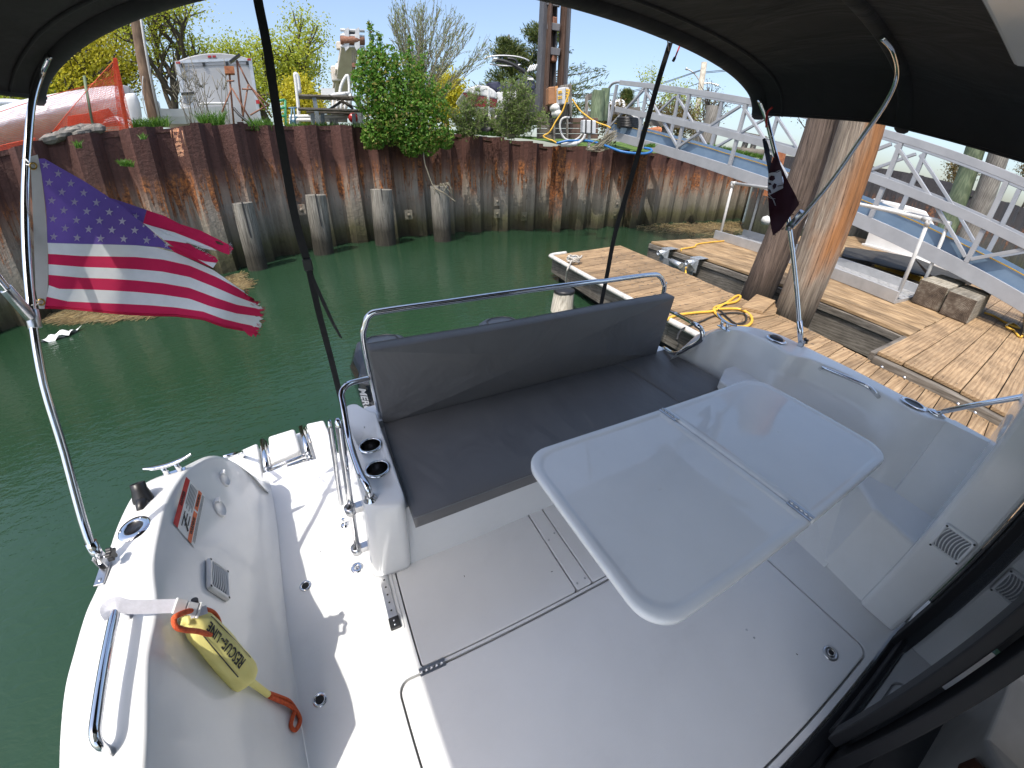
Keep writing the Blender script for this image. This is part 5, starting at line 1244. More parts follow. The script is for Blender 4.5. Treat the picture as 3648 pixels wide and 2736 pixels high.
# green posts beyond the gangway
def post(b, t, r, w, mt, label, name='mooring_post', cat='post', grp=None, base=None):
    B = atr(b, r); T = atr(t, r); T[:2] = T[:2]*.5+B[:2]*.5
    if base is not None: B[2] = base
    return bark(name, B, T, w, w*.95, M[mt], rings=16, label=label, cat=cat, group=grp)
post(ZB(1440, 900), ZB(1790, -80), 15.2, .26, 'greenpost', 'green treated piling beyond the gangway at the right', base=-1, grp='green and grey pilings beyond the gangway')
post(ZB(1640, 1040), ZB(1990, 20), 15.0, .27, 'oldwoodz', 'grey-brown piling against the green one beyond the gangway', base=-1, grp='green and grey pilings beyond the gangway')
Zd = Q(1950, 250, 5.53)
post(Zd(960, 1000), Zd(1010, 410), 12.9, .19, 'greenpost', 'slanted-top green-grey piling at the head of the gangway', grp='green and grey pilings at the gangway head')
post(Zd(1090, 1000), Zd(1150, 360), 13.2, .13, 'greenpost', 'pale green piling right behind the gangway end loop', grp='green and grey pilings at the gangway head')
post(ZA(1160, 860), ZA(1240, 495), 16, .27, 'oldwoodz', 'thick weathered piling standing on the grass behind the gangway', grp='green and grey pilings at the gangway head')
# timber fence rails
def timberfence():
    t_ = thing('timber_fence', 'weathered grey timber guard fence on the grass behind the gangway', 'fence', atr(ZA(700, 800), 15))
    for b, tt in ((ZA(380, 720), ZA(390, 545)), (ZA(735, 790), ZA(748, 660)), (ZA(1060, 880), ZA(1090, 680)), (ZA(1500, 960), ZA(1560, 790)), (ZA(1580, 990), ZA(1640, 800))):
        B, T = atr(b, 15), atr(tt, 15); m_ = MB(); m_.beam(B, T, .14, .12, up=(0, 1, 0)); obj('fence_post', m_, M['oldwoodz'], t_)
    for a, b in ((ZA(-60, 578), ZA(500, 530)), (ZA(-40, 412), ZA(70, 388)), (ZA(600, 655), ZA(1080, 700)), (ZA(1080, 700), ZA(1740, 820))):
        m_ = MB(); m_.beam(atr(a, 14.9), atr(b, 14.9), .10, .17); obj('fence_rail', m_, M['oldwoodx'], t_)
timberfence()
lg = MB(); lg.tube([atr(ZA(1420, 935), 15), atr(ZA(1720, 965), 14.8)], .13, 12); obj('log', lg, M['oldwoodx'], label='weathered log lying on the grass behind the gangway', cat='log')

# ================================================================= FOLIAGE
def leafmat(name, cols, trans=.45):
    mt, t, b, o = newmat(name)
    ge = t.nodes.new('ShaderNodeNewGeometry'); r = ramp(t, ge.outputs['Random Per Island'], [(i/(len(cols)-1), c) for i, c in enumerate(cols)])
    t.links.new(r.outputs[0], b.inputs['Base Color']); b.inputs['Roughness'].default_value = .55
    tr = t.nodes.new('ShaderNodeBsdfTranslucent'); t.links.new(r.outputs[0], tr.inputs['Color']); mx = t.nodes.new('ShaderNodeMixShader'); mx.inputs[0].default_value = trans
    t.links.new(b.outputs[0], mx.inputs[1]); t.links.new(tr.outputs[0], mx.inputs[2]); t.links.new(mx.outputs[0], o.inputs[0]); return mt
M['leafy'] = leafmat('spring_yellow_green_leaves', [(.30, .36, .03), (.46, .50, .04), (.38, .46, .05), (.56, .56, .06)])
M['leafo'] = leafmat('golden_green_leaves', [(.44, .42, .03), (.58, .52, .03), (.62, .54, .05), (.46, .46, .04)])
M['leafg'] = leafmat('fresh_green_leaves', [(.06, .17, .02), (.12, .28, .03), (.20, .38, .05), (.09, .23, .03), (.30, .42, .08), (.34, .24, .08)], .55)
M['leafp'] = leafmat('pale_willow_leaves', [(.22, .30, .10), (.34, .40, .17), (.28, .34, .13)])
M['needle'] = leafmat('pine_needles', [(.03, .06, .015), (.06, .10, .02), (.12, .15, .03), (.17, .18, .04)], .2)
M['leafb'] = leafmat('russet_buds', [(.14, .08, .03), (.20, .15, .05), (.10, .10, .03)])
M['grass'] = leafmat('grass_blades', [(.05, .13, .015), (.09, .20, .02), (.14, .26, .04)])
M['bark'] = mat('tree_bark', (.05, .04, .03), c2=(.11, .09, .07), rough=.95, scale=6, stretch=(1, 1, .3), bump=.5)
M['twig'] = mat('pale_twigs', (.16, .14, .10), c2=(.24, .22, .16), rough=.9, scale=6)
def quads(C, size, aspect=.55, up_bias=0.0, dirs=None):
    C = np.array(C); n = len(C); rng = np.random
    a = rng.normal(size=(n, 3)) if dirs is None else np.array(dirs)+rng.normal(size=(n, 3))*.25; a /= np.linalg.norm(a, axis=1)[:, None]
    b = rng.normal(size=(n, 3)); b -= a*(a*b).sum(1)[:, None]; b /= np.linalg.norm(b, axis=1)[:, None]
    s = size*rng.uniform(.6, 1.4, size=(n, 1)); n_ = np.cross(a, b)
    V = np.stack([C-a*s, C+b*s*aspect+n_*s*.15, C+a*s, C-b*s*aspect+n_*s*.15], 1).reshape(-1, 3)
    return V
def leafobj(name, C, size, mt, parent=None, aspect=.55, dirs=None, **k):
    V = quads(C, size, aspect, dirs=dirs); n = len(C); m_ = MB(); m_.v = [tuple(q) for q in V]; m_.f = [(4*i, 4*i+1, 4*i+2, 4*i+3) for i in range(n)]; m_.sm = [False]*n
    return obj(name, m_, M[mt], parent, **k)
def grow(p, d, L, r, depth, segs, tips, spread=.55, kids=3, shrink=.72, upb=.1, wob=.18):
    pts = [A3(p)]; d = nrm(d); n = 4
    for i in range(n):
        d = nrm(d+np.random.normal(size=3)*wob+(0, 0, upb)); pts.append(pts[-1]+d*L/n)
    segs.append((pts, [r*(1-.45*i/n) for i in range(n+1)]))
    if depth == 0: tips.append((pts[-1], d)); tips.append((pts[-2], d)); return
    for k in range(kids):
        t = random.randint(2, n); q = pts[t]; e = nrm(d+np.random.normal(size=3)*spread+(0, 0, upb))
        grow(q, e, L*shrink*random.uniform(.75, 1.15), r*.55, depth-1, segs, tips, spread, kids, shrink, upb, wob)
    grow(pts[-1], nrm(d+np.random.normal(size=3)*spread*.4), L*shrink, r*.6, depth-1, segs, tips, spread, kids, shrink, upb, wob)
def tree(base, H, mt, label, cat='tree', group=None, depth=3, spread=.6, leaf=.11, nleaf=16, cl=.45, kids=3, trunk=.3, r=.16, name='leafy_tree', barkm='bark', aspect=.6, lean=(0, 0, 1), upb=.12, wob=.16, shrink=.72):
    t_ = thing(name, label, cat, base, group); segs = []; tips = []
    grow(A3(base)-(0, 0, .1), lean, H*trunk, r, depth, segs, tips, spread, kids, shrink=shrink, upb=upb, wob=wob)
    # scale to height
    zs = max(q[0][2] for q in tips)-base[2]; f = (H-cl*.5)/zs; b_ = A3(base)
    m_ = MB()
    for P, R_ in segs: m_.tube([b_+(p-b_)*f for p in P], [max(.006, x*f*.9) for x in R_], 6, cap=False)
    obj('branches', m_, M[barkm], t_)
    C = []
    for p, d in tips:
        q = b_+(p-b_)*f; C.append(q+np.random.normal(size=(nleaf, 3))*cl*.45)
    leafobj('crown', np.concatenate(C), leaf, mt, t_, aspect)
    return t_
def gz(p, r, z=None):
    q = atr(p, r); q[2] = z if z is not None else 2.6; return q
np.random.seed(3); random.seed(3)
tree(gz(R1(560, 700), 27, 2.7), 7.6, 'leafo', 'broad golden green tree behind the shrink wrapped boat', group='spring trees behind the yard', cl=1.1, nleaf=52, leaf=.07, spread=.75, r=.25, kids=4)
tree(gz(R1(760, 700), 29, 2.7), 8.8, 'leafo', 'golden tree left of the utility pole', group='spring trees behind the yard', cl=1.1, nleaf=52, leaf=.07, spread=.7, r=.25, kids=4)
tree(gz(R1(1230, 800), 27, 2.7), 8.9, 'leafy', 'tall yellow-green tree right of the utility pole', group='spring trees behind the yard', cl=.75, nleaf=36, leaf=.06, spread=.65, r=.22, kids=4)
tree(gz(R1(60, 640), 26, 2.7), 5.4, 'leafy', 'low yellow-green tree at the left edge above the white boats', group='spring trees behind the yard', cl=1.0, nleaf=44, leaf=.07, spread=.75, r=.2, kids=4)
tree(gz(R1(2000, 800), 30, 2.7), 6.4, 'leafy', 'yellow-green tree just right of the enclosed trailer', group='spring trees behind the yard', cl=.9, nleaf=44, leaf=.07, spread=.7, r=.2, kids=4)
tree(gz(R2(330, 800), 27, 2.7), 6.9, 'leafy', 'round yellow-green tree behind the picnic table', group='spring trees behind the yard', cl=.85, nleaf=44, leaf=.065, spread=.72, r=.22, kids=4)
tree(gz(R2(430, 800), 22, 2.7), 2.6, 'leafo', 'low golden shrub behind the picnic table', 'shrub', group='spring trees behind the yard', cl=.6, nleaf=52, leaf=.07, spread=.8, r=.1, kids=4)
tree(gz(R2(1420, 800), 24, 2.7), 3.2, 'leafo', 'low golden shrub behind the bare willowy shrub', 'shrub', group='spring trees behind the yard', cl=.7, nleaf=30, leaf=.08, spread=.8, r=.1, kids=4)
# green bush growing over the bulkhead
np.random.seed(5); random.seed(5)
bc_ = A3((2.30, 11.55, 2.15)); bt = thing('green_bush', 'dense fresh green bush with reddish tips growing over the bulkhead edge', 'bush', bc_)
segs = []; tips = []
for k in range(9): grow(bc_+(random.uniform(-.2, .2), -.15, .05), (random.uniform(-.9, .9), random.uniform(-.5, .3), random.uniform(.2, 1.2)), random.uniform(.5, .8), .035, 2, segs, tips, .7, 3, .75, .05)
m_ = MB()
for P, R_ in segs: m_.tube(P, R_, 5, cap=False)
obj('branches', m_, M['bark'], bt)
C = []
def blob(cx, cy, r, n, depth=.7, ry=None):
    c = atr(R2(cx, cy), 11.1); s = r/2.074*.00075*11.1; s2 = (ry or r)/2.074*.00075*11.1
    v = np.random.normal(size=(n, 3)); v /= np.linalg.norm(v, axis=1)[:, None]; v *= np.random.uniform(.45, 1.05, size=(n, 1))**.6; C.append(c+v*(s, min(.55, s*.8), s2))
for b in ((880, 470, 90, 500), (1000, 420, 70, 260), (850, 600, 100, 600), (980, 560, 110, 800), (1120, 520, 100, 380), (860, 730, 90, 600), (1000, 720, 130, 1100), (1160, 660, 120, 800), (1280, 640, 90, 380), (930, 870, 90, 650), (1080, 860, 130, 1100), (1240, 820, 130, 1000), (1360, 790, 90, 450), (900, 1000, 80, 600), (1020, 960, 90, 600), (1180, 1000, 120, 900), (1330, 960, 110, 700), (1410, 1010, 70, 420), (1160, 1080, 60, 350), (1300, 1060, 80, 420), (860, 1040, 50, 200), (1440, 1060, 35, 120), (830, 420, 40, 120), (790, 560, 40, 140)): blob(*b)
for (x0, y0, x1, y1, n) in ((890, 440, 865, 160, 150), (930, 420, 935, 245, 110), (1150, 560, 1160, 260, 130), (820, 520, 790, 390, 60), (1230, 560, 1260, 400, 60), (1380, 700, 1470, 620, 60)):
    for t in np.random.uniform(0, 1, n): C.append(atr(R2(x0+(x1-x0)*t+np.random.normal()*9, y0+(y1-y0)*t), 11.1)[None]+np.random.normal(size=(1, 3))*.03)
leafobj('crown', np.concatenate(C), .048, 'leafg', bt, aspect=.5)
m_ = MB()
for x0, y0, x1, y1 in ((890, 640, 862, 160), (930, 640, 938, 245), (1150, 760, 1160, 250)): m_.tube(catmull([atr(R2(x0, y0), 11.2), atr(R2((x0+x1)/2+8, (y0+y1)/2), 11.15), atr(R2(x1, y1), 11.1)], 4), [.012]*8+[.005], 5)
obj('branches', m_, M['bark'], bt)
# hanging vine below the bush
m_ = MB(); m_.tube(catmull([atr(R2(1260, 1050), 11.05), atr(R2(1268, 1180), 10.98), atr(R2(1290, 1260), 10.95), atr(R2(1340, 1380), 10.9), atr(R2(1420, 1430), 10.6), atr(R2(1500, 1490), 10.5)], 5), .016, 6)
for k in range(8): a = atr(R2(1340+k*11, 1370), 10.72+random.uniform(-.2, .2)); m_.tube([a, a+(random.uniform(-.15, .3), -.1, random.uniform(-.05, .1)), a+(random.uniform(-.1, .4), -.16, random.uniform(-.35, -.05))], .010, 5)
obj('dead_vine', m_, M['twig'], label='dry pale vine hanging from the bush to the pile top', cat='vine')
# bare willowy shrub behind the bush
np.random.seed(9); random.seed(9)
wt = thing('willow_shrub', 'tall bare willowy shrub fanning out behind the green bush', 'shrub', gz(R2(1230, 900), 13.2, 2.4)); m_ = MB(); C = []; Dd = []
for k in range(46):
    x1 = random.uniform(1040, 1720); y1 = np.interp(x1, [1030, 1080, 1200, 1320, 1450, 1560, 1650, 1720], [240, 110, 95, 85, 150, 230, 240, 380])+abs(random.gauss(0, 60)); rr = random.uniform(12.6, 14)
    a = atr(R2(1240+random.uniform(-60, 60), 880), rr); b = atr(R2(x1, y1), rr); mdp = a*.5+b*.5+A3((-(b[0]-a[0])*.16, 0, -.1*abs(b[0]-a[0])))
    P = catmull([a, mdp, b], 6); m_.tube(P, list(np.linspace(.022, .004, len(P))), 5, cap=False)
    for j in range(3, len(P)):
        for _ in range(3):
            d = nrm(nrm(P[j]-P[j-1])+np.random.normal(size=3)*.35+(0, 0, .2)); L = random.uniform(.2, .55); q = P[j]*random.uniform(.0, .0)+P[j]; e = q+d*L; m_.tube([q, (q+e)/2+np.random.normal(size=3)*.02, e], [.006, .005, .003], 4, cap=False)
            for s in np.random.uniform(.2, 1, 7): C.append(q+(e-q)*s+np.random.normal(size=3)*.012); Dd.append(d)
obj('branches', m_, M['twig'], wt); leafobj('crown', C, .030, 'leafp', wt, aspect=.3, dirs=Dd)
# smaller shrubs on the edge, right of the bush
def shrub(bx, by, pts, r, label, seed, mt='leafp', ls=.028, n=5):
    np.random.seed(seed); random.seed(seed); wt = thing('edge_shrub', label, 'shrub', gz(R3(bx, by), r, 2.1), 'shrubs on the bulkhead edge'); m_ = MB(); C = []; Dd = []
    for (x1, y1) in pts:
        for _ in range(3):
            a = atr(R3(bx+random.uniform(-25, 25), by), r); b = atr(R3(x1+random.uniform(-30, 30), y1+random.uniform(-20, 50)), r+random.uniform(-.3, .3)); P = catmull([a, a*.5+b*.5+np.random.normal(size=3)*.06, b], 4); m_.tube(P, list(np.linspace(.013, .003, len(P))), 5, cap=False)
            for j in range(2, len(P)):
                for _ in range(n):
                    d = nrm(np.random.normal(size=3)+(0, 0, .4)); L = random.uniform(.08, .25); q = P[j]; e = q+d*L; m_.tube([q, e], [.004, .002], 4, cap=False)
                    for s in np.random.uniform(.2, 1, 6): C.append(q+(e-q)*s+np.random.normal(size=3)*.015); Dd.append(d)
    obj('branches', m_, M['twig'], wt); leafobj('crown', C, ls, mt, wt, aspect=.4, dirs=Dd)
M['leafs'] = leafmat('olive_shrub_leaves', [(.15, .24, .05), (.24, .34, .08), (.18, .24, .08)])
shrub(250, 1010, [(150, 760), (190, 640), (250, 620), (310, 600), (370, 640), (400, 720), (440, 800), (120, 860), (500, 850), (330, 800), (220, 850), (390, 900), (290, 720), (350, 560)], 11.75, 'twiggy olive shrub on the bulkhead edge in front of the moored trailer boat', 11, 'leafs', n=7)
shrub(-60, 1000, [(-190, 830), (-120, 760), (-60, 700), (0, 640), (60, 740), (-150, 900), (40, 860), (-40, 820)], 11.9, 'twiggy olive shrub just right of the dense green bush', 12, 'leafs', n=6)
# pines
def pine(bx, r, top, H, label, seed, widths, bend=0):
    np.random.seed(seed); random.seed(seed); base = gz(bx, r, 2.7); t_ = thing('pine_tree', label, 'tree', base, 'pines behind the forklift mast'); T = atr(top, r); m_ = MB()
    m_.tube(catmull([base, base*.5+T*.5+(.1, 0, 0), T], 5), [.22-.2*i/11 for i in range(11)], 8); obj('trunk', m_, M['bark'], t_)
    C = []; Dd = []; b_ = MB()
    for k in range(90):
        t = random.uniform(.12, .98); c = base*(1-t)+T*t; L = np.interp(t, [0, .3, .6, 1], widths)*random.uniform(.55, 1.1); a = random.uniform(0, 6.28); d = nrm((math.cos(a), math.sin(a), random.uniform(-.05, .45)))
        e = c+d*L; b_.tube([c, (c+e)/2-(0, 0, .05), e], [.035, .025, .012], 5, cap=False)
        for s in np.linspace(.35, 1, 8):
            q = c+(e-c)*s; n = 13; v = np.random.normal(size=(n, 3))*(.17, .17, .10); C += list(q+v); Dd += list(nrm(d+(0, 0, .5))+np.random.normal(size=(n, 3))*.5)
    obj('branches', b_, M['bark'], t_); leafobj('crown', C, .13, 'needle', t_, aspect=.16, dirs=Dd)
pine(R3(250, 700), 25, R3(235, 255), 7, 'dark pine left of the forklift mast', 21, [2.4, 2.6, 1.5, .3])
pine(R3(560, 720), 26, R3(500, 185), 8, 'larger pine with long drooping limbs right of the forklift mast', 22, [4.0, 3.8, 2.6, .9])
pine(ZA(350, 640), 34, ZA(370, 330), 5, 'small distant pine behind the gangway end loop', 23, [1.2, 1.0, .7, .2])
np.random.seed(31); random.seed(31)
for p, r_, H, mt, lb_ in ((ZA(770, 700), 26, 4.4, 'leafy', 'sparse yellow-green tree behind the gangway, left of the street light'), (ZA(860, 800), 20, 1.8, 'leafb', 'olive brown shrub behind the gangway by the street light'), (ZA(300, 720), 15.5, 1.0, 'leafb', 'small brown leaved shrub beside the black hose coils'), (ZA(700, 700), 22, 2.2, 'leafb', 'bronze leaved shrub behind the timber fence'), (ZB(1480, 600), 30, 1.7, 'leafb', 'reddish bare shrub above the dark bulkhead'), (ZB(2160, 720), 29, 2.6, 'leafb', 'reddish bare shrub at the far right above the dark bulkhead')):
    tree(gz(p, r_, 2.45), H, mt, lb_, 'shrub' if H < 3 else 'tree', cl=.5, nleaf=16, leaf=.05, spread=.8, r=.06, kids=3, group='shrubs behind the gangway')
tree(gz(ZA(1200, 760), 21, 2.4), 2.9, 'leafb', 'bare twiggy tree behind the thick weathered piling', group='shrubs behind the gangway', cl=.3, nleaf=3, leaf=.03, spread=.9, r=.07, kids=4)
tree(gz(ZA(2080, 1000), 20, 2.4), 3.2, 'leafb', 'bare twiggy tree seen left of the big pilings', group='shrubs behind the gangway', cl=.3, nleaf=3, leaf=.03, spread=.9, r=.07, kids=4)
# grass tufts along the edge
np.random.seed(40); random.seed(40)
def grasspatch(px0, px1, r, n, h, K_, label):
    C = []; D_ = []; m_ = MB(); v = []; f = []
    for _ in range(n):
        t = random.random(); p = (px0[0]+(px1[0]-px0[0])*t, px0[1]+(px1[1]-px0[1])*t); b = atr(p, r+random.uniform(-.15, .25)); hh = h*random.uniform(.5, 1.2); d = A3((random.gauss(0, .35), random.gauss(0, .35), 1)); d = nrm(d)*hh; s = A3((random.gauss(0, 1), random.gauss(0, 1), 0)); s = nrm(s)*.009
        k = len(v); tip = b+d+A3((d[0]*.6, d[1]*.6, -.1*hh)); mid_ = b+d*.55; v += [b-s, b+s, mid_+s*.8, mid_-s*.8, tip]; f += [(k, k+1, k+2, k+3), (k+3, k+2, k+4)]
    m_.v = [tuple(q) for q in v]; m_.f = f; m_.sm = [False]*len(f); obj('grass', m_, M['grass'], kind='stuff', label=label, cat='grass')
for a, b, r_, n, h in ((R1(980, 960), R1(1250, 935), 10.6, 500, .24), (R1(1490, 935), R1(1660, 925), 10.5, 260, .34), (R1(1850, 965), R1(2010, 965), 10.7, 260, .30), (R2(0, 965), R2(140, 965), 11, 220, .26), (R2(240, 945), R2(880, 940), 11.6, 500, .16), (R2(1480, 985), R2(1900, 1010), 12.0, 500, .14), (R3(-100, 990), R3(420, 1030), 12, 400, .12), (ZA(540, 905), ZA(640, 900), 12.2, 200, .14), (ZA(1150, 890), ZA(1740, 1020), 14.5, 900, .16), (R1(560, 1095), R1(610, 1095), 9.0, 60, .14), (R1(1040, 1030), R1(1080, 1030), 9.1, 50, .12), (R1(890, 1225), R1(990, 1235), 8.8, 200, .13)):
    grasspatch(a, b, r_, n, h, 0, 'green grass and weeds growing along the bulkhead edge')
# floating reeds
M['reed'] = leafmat('floating_dry_reeds', [(.22, .15, .06), (.35, .26, .12), (.12, .08, .04), (.42, .34, .18)], .05)
def reeds(poly, n, L, label):
    P = [atz(p, ZW) for p in poly]; m_ = MB()
    for _ in range(n):
        w = np.random.dirichlet(np.ones(len(P))*.6); c = sum(a*b for a, b in zip(P, w)); a = random.gauss(.3, .5); l = L*random.uniform(.3, 1.3); d = A3((math.cos(a), math.sin(a), random.gauss(0, .05)))
        m_.beam(c-d*l/2+(0, 0, .012), c+d*l/2+(0, 0, .012+random.uniform(0, .03)), .010, .008)
    obj('floating_reeds', m_, M['reed'], kind='stuff', label=label, cat='reeds')
reeds([D(70, 660), D(240, 690), D(470, 668), D(330, 690), D(120, 700), D(60, 690)], 900, .45, 'brown reeds floating along the left bulkhead foot')
reeds([D(430, 620), D(520, 590), D(540, 620), D(500, 640)], 350, .35, 'brown reeds floating round the blackened pile')
reeds([D(1330, 490), D(1420, 505), D(1560, 520), D(1700, 500), D(1640, 478), D(1480, 482)], 1400, .5, 'brown reeds floating below the gangway')
reeds([ZA(1700, 1600), ZA(2200, 1640), ZB(100, 860), ZB(480, 900)], 500, .4, 'brown reeds floating behind the main dock')
m_ = MB(); q = atz(S1(0, 0), ZW); q = atz(R5(410, 1460), ZW); m_.v = []; 
rows = [[q+A3((.5*(u-.5)+.15*v, .30*(v-.5), .03+.05*math.sin(9*u+5*v)*math.cos(7*v))) for u in np.linspace(0, 1, 12)] for v in np.linspace(0, 1, 7)]
m_.grid(rows, False); obj('floating_litter', m_, M['whitepl'], label='crumpled white plastic sheet floating by the left bulkhead', cat='litter')
# ================================================================= YARD BEHIND THE BULKHEAD
def panel(name, px, r, back, mt, parent=None, **k):     # outline standing at distance r, with real depth going away from the water
    P = [atr(p, r) for p in px]; m_ = MB(); m_.prism(P, back); return obj(name, m_, M[mt], parent, **k)
# enclosed trailer
M['trailer'] = mat('grey_trailer_skin', (.44, .44, .44), rough=.38, c2=(.38, .38, .385), scale=2, metal=.1)
M['trim'] = mat('bright_trim', (.62, .62, .63), rough=.3, metal=.6, c2=(.5, .5, .51))
M['redlamp'] = mat('red_lamp_lens', (.45, .02, .02), rough=.3, c2=(.35, .02, .02))
M['paintw'] = mat('white_boat_paint', (.74, .74, .73), rough=.3, c2=(.66, .66, .64), scale=3)
tlr = thing('enclosed_trailer', 'large pale grey enclosed cargo trailer with arched roof parked on the yard', 'trailer', gz(R1(1600, 900), 15.5, 2.5))
TR_ = 15.0
f = {k: atr(R1(*p), TR_) for k, p in dict(bl=(1335, 915), br=(1888, 915), tr=(1862, 440), tl=(1292, 462)).items()}
wv = f['tr']-f['tl']; W_ = np.linalg.norm(wv); rt_ = nrm(A3((wv[0], wv[1], 0))); bk = nrm(A3((-rt_[1], rt_[0], 0))); bk = nrm(bk*1.0+rt_*(-.03))
z0 = 2.75; z1 = (f['tl'][2]+f['tr'][2])/2; A0_ = A3((f['tl'][0], f['tl'][1], 0)); zc = atr(R1(1590, 392), TR_)[2]
def tp_(u, z, d=0): return A0_+rt_*u*W_+A3((0, 0, z))-bk*d
prof = [tp_(0, z0), tp_(1, z0), tp_(1, z1)]+[tp_(1-t, z1+(zc-z1)*math.sin(math.pi*t)**.8) for t in np.linspace(.05, .95, 14)]+[tp_(0, z1)]
m_ = MB(); m_.prism(prof, bk*6.2); obj('trailer_body', m_, M['trailer'], tlr, bevel=.03)
for u in (.03, .97): m_ = MB(); m_.beam(tp_(u, z0, .012), tp_(u, z1, .012), .09, .02, up=bk); obj('corner_trim', m_, M['trim'], tlr)
m_ = MB(); m_.beam(tp_(0, z1, .012), tp_(1, z1, .012), .02, .07); obj('roof_trim', m_, M['trim'], tlr)
m_ = MB(); m_.beam(tp_(.08, z1-.12, .01), tp_(.92, z1-.12, .01), .015, .02); obj('door_seam', m_, M['ventdark'], tlr)
for u in (.09, .36, .66, .93): m_ = MB(); m_.box(tp_(u, z1-.10, .03), (.07, .05, .09), (rt_, bk, (0, 0, 1))); obj('door_hinge', m_, M['black'], tlr)
for u in (.45, .51): m_ = MB(); m_.box(tp_(u, zc-.10, .02), (.09, .03, .05), (rt_, bk, (0, 0, 1))); obj('marker_lamp', m_, M['redlamp'], tlr)
for u, z in ((.04, z1-.02), (.96, z1-.0), (.985, z0+.62)): m_ = MB(); m_.box(tp_(u, z, .03), (.10, .04, .10 if z < 4 else .05), (rt_, bk, (0, 0, 1))); obj('tail_lamp', m_, M['redlamp'], tlr)
m_ = MB(); m_.tube([tp_(.08+.13*t, z1-.30+.09*math.sin(math.pi*t), .006) for t in np.linspace(0, 1, 9)], .018, 6, flat=.4)
for k, w_ in enumerate((.10, .13)): m_.box(tp_(.145, z1-.38-.07*k, .004), (w_*W_, .006, .03), (rt_, bk, (0, 0, 1)))
obj('maker_mark', m_, M['ventdark'], tlr)
for k in range(12):
    q = A0_+rt_*W_*1.0+bk*(.4+.48*k); m_ = MB(); m_.beam(q+(0, 0, z0)+rt_*.006, q+(0, 0, z1)+rt_*.006, .03, .02, up=rt_); obj('side_rib', m_, M['trim'], tlr)
for d_ in (2.6, 3.5): m_ = MB(); m_.lathe(A0_+rt_*(W_+.0)+bk*d_+(0, 0, z0-.1), rt_, [(.0001, .12), (.2, .12), (.33, .1), (.34, -.05)], 20); obj('wheel', m_, M['black'], tlr)
# utility pole with conduit
B = atr(R1(1150, 915), 13); T = atr(R1(1008, 150), 13); B[2] = 2.3; T2 = B+(T-B)*1.6
pl_ = bark('utility_pole', B, T2, .145, .125, M['polewood'], rings=24, rough=.02, label='brown wooden utility pole with a grey conduit strapped to it', cat='pole')
m_ = MB(); m_.tube([B+(.13, -.1, 0), T2+(.13, -.1, 0)], .028, 8); obj('conduit', m_, M['pvc'], pl_)
m_ = MB(); m_.tube(catmull([B*.45+T*.55+(-.02, -.16, 0), B*.6+T*.4+(-.12, -.16, 0), B*.78+T*.22+(-.1, -.18, 0), B*.95+T*.05+(.25, -.18, 0)], 5), .010, 6); obj('loose_wire', m_, M['pvc'], pl_)
# shrink wrapped boats
def wrapmat():
    mt, t, b, o = newmat('white_shrink_wrap'); b.inputs['Roughness'].default_value = .28
    v = coords(t, (1, 1, 2.2), rnd=False); n1 = ND(t, 'ShaderNodeTexNoise', Scale=2.6, Detail=6, Distortion=1.2); t.links.new(v, n1.inputs['Vector'])
    r = ramp(t, n1.outputs['Fac'], [(.3, (.60, .61, .64)), (.6, (.76, .76, .77))]); t.links.new(r.outputs[0], b.inputs['Base Color']); bumpit(t, b, n1.outputs['Fac'], .9, .06); return mt
M['wrap'] = wrapmat()
def wrapped(st, r, depth, label, dark=None):
    t_ = thing('wrapped_boat', label, 'boat', gz(R1(st[0][0], st[0][2]), r, 2.5), 'shrink wrapped boats on the yard'); rows = []
    for x, yt, ys, yb in st:      # top ridge, shoulder, bottom
        a = atr(R1(x, yt), r); s = atr(R1(x, ys), r); b_ = atr(R1(x, yb), r); aw = nrm(A3((a[0], a[1], 0)))
        row = [b_+aw*depth*.25, b_*.4+s*.6+aw*0, s+aw*.0, a*.55+s*.45+aw*depth*.18, a+aw*depth*.5, a*.55+s*.45+aw*depth*.82, s+aw*depth, b_+aw*depth*.75]
        rows.append(catmull(row, 4))
    n = len(rows[0]); R_ = [catmull([r_[j] for r_ in rows], 4) for j in range(n)]
    m_ = MB(); m_.grid([[R_[j][i] for j in range(n)] for i in range(len(R_[0]))], True)
    for e in (0, -1):
        E_ = [R_[j][e] for j in range(n)]; c = np.mean(E_, axis=0); m_.add(E_+[c], [(j, (j+1) % n, n) for j in range(n)], True)
    obj('wrap_cover', m_, M['wrap'], t_)
    return t_
w1 = wrapped([(-420, 760, 930, 1150), (-100, 735, 900, 1130), (200, 655, 830, 1050), (500, 605, 760, 960), (760, 570, 700, 920), (870, 575, 690, 900), (895, 640, 720, 880)], 12.6, 2.6, 'big white shrink wrapped boat behind the orange net fence')
wrapped([(-500, 700, 760, 900), (-100, 690, 740, 860), (60, 690, 740, 850), (180, 705, 745, 840)], 17, 2.2, 'pale boat or shed roof behind the wrapped boat at the left edge')
wrapped([(760, 880, 905, 960), (800, 850, 890, 960), (870, 845, 885, 960), (925, 870, 905, 960)], 11.9, .8, 'small white wrapped bundle at the foot of the orange fence post')
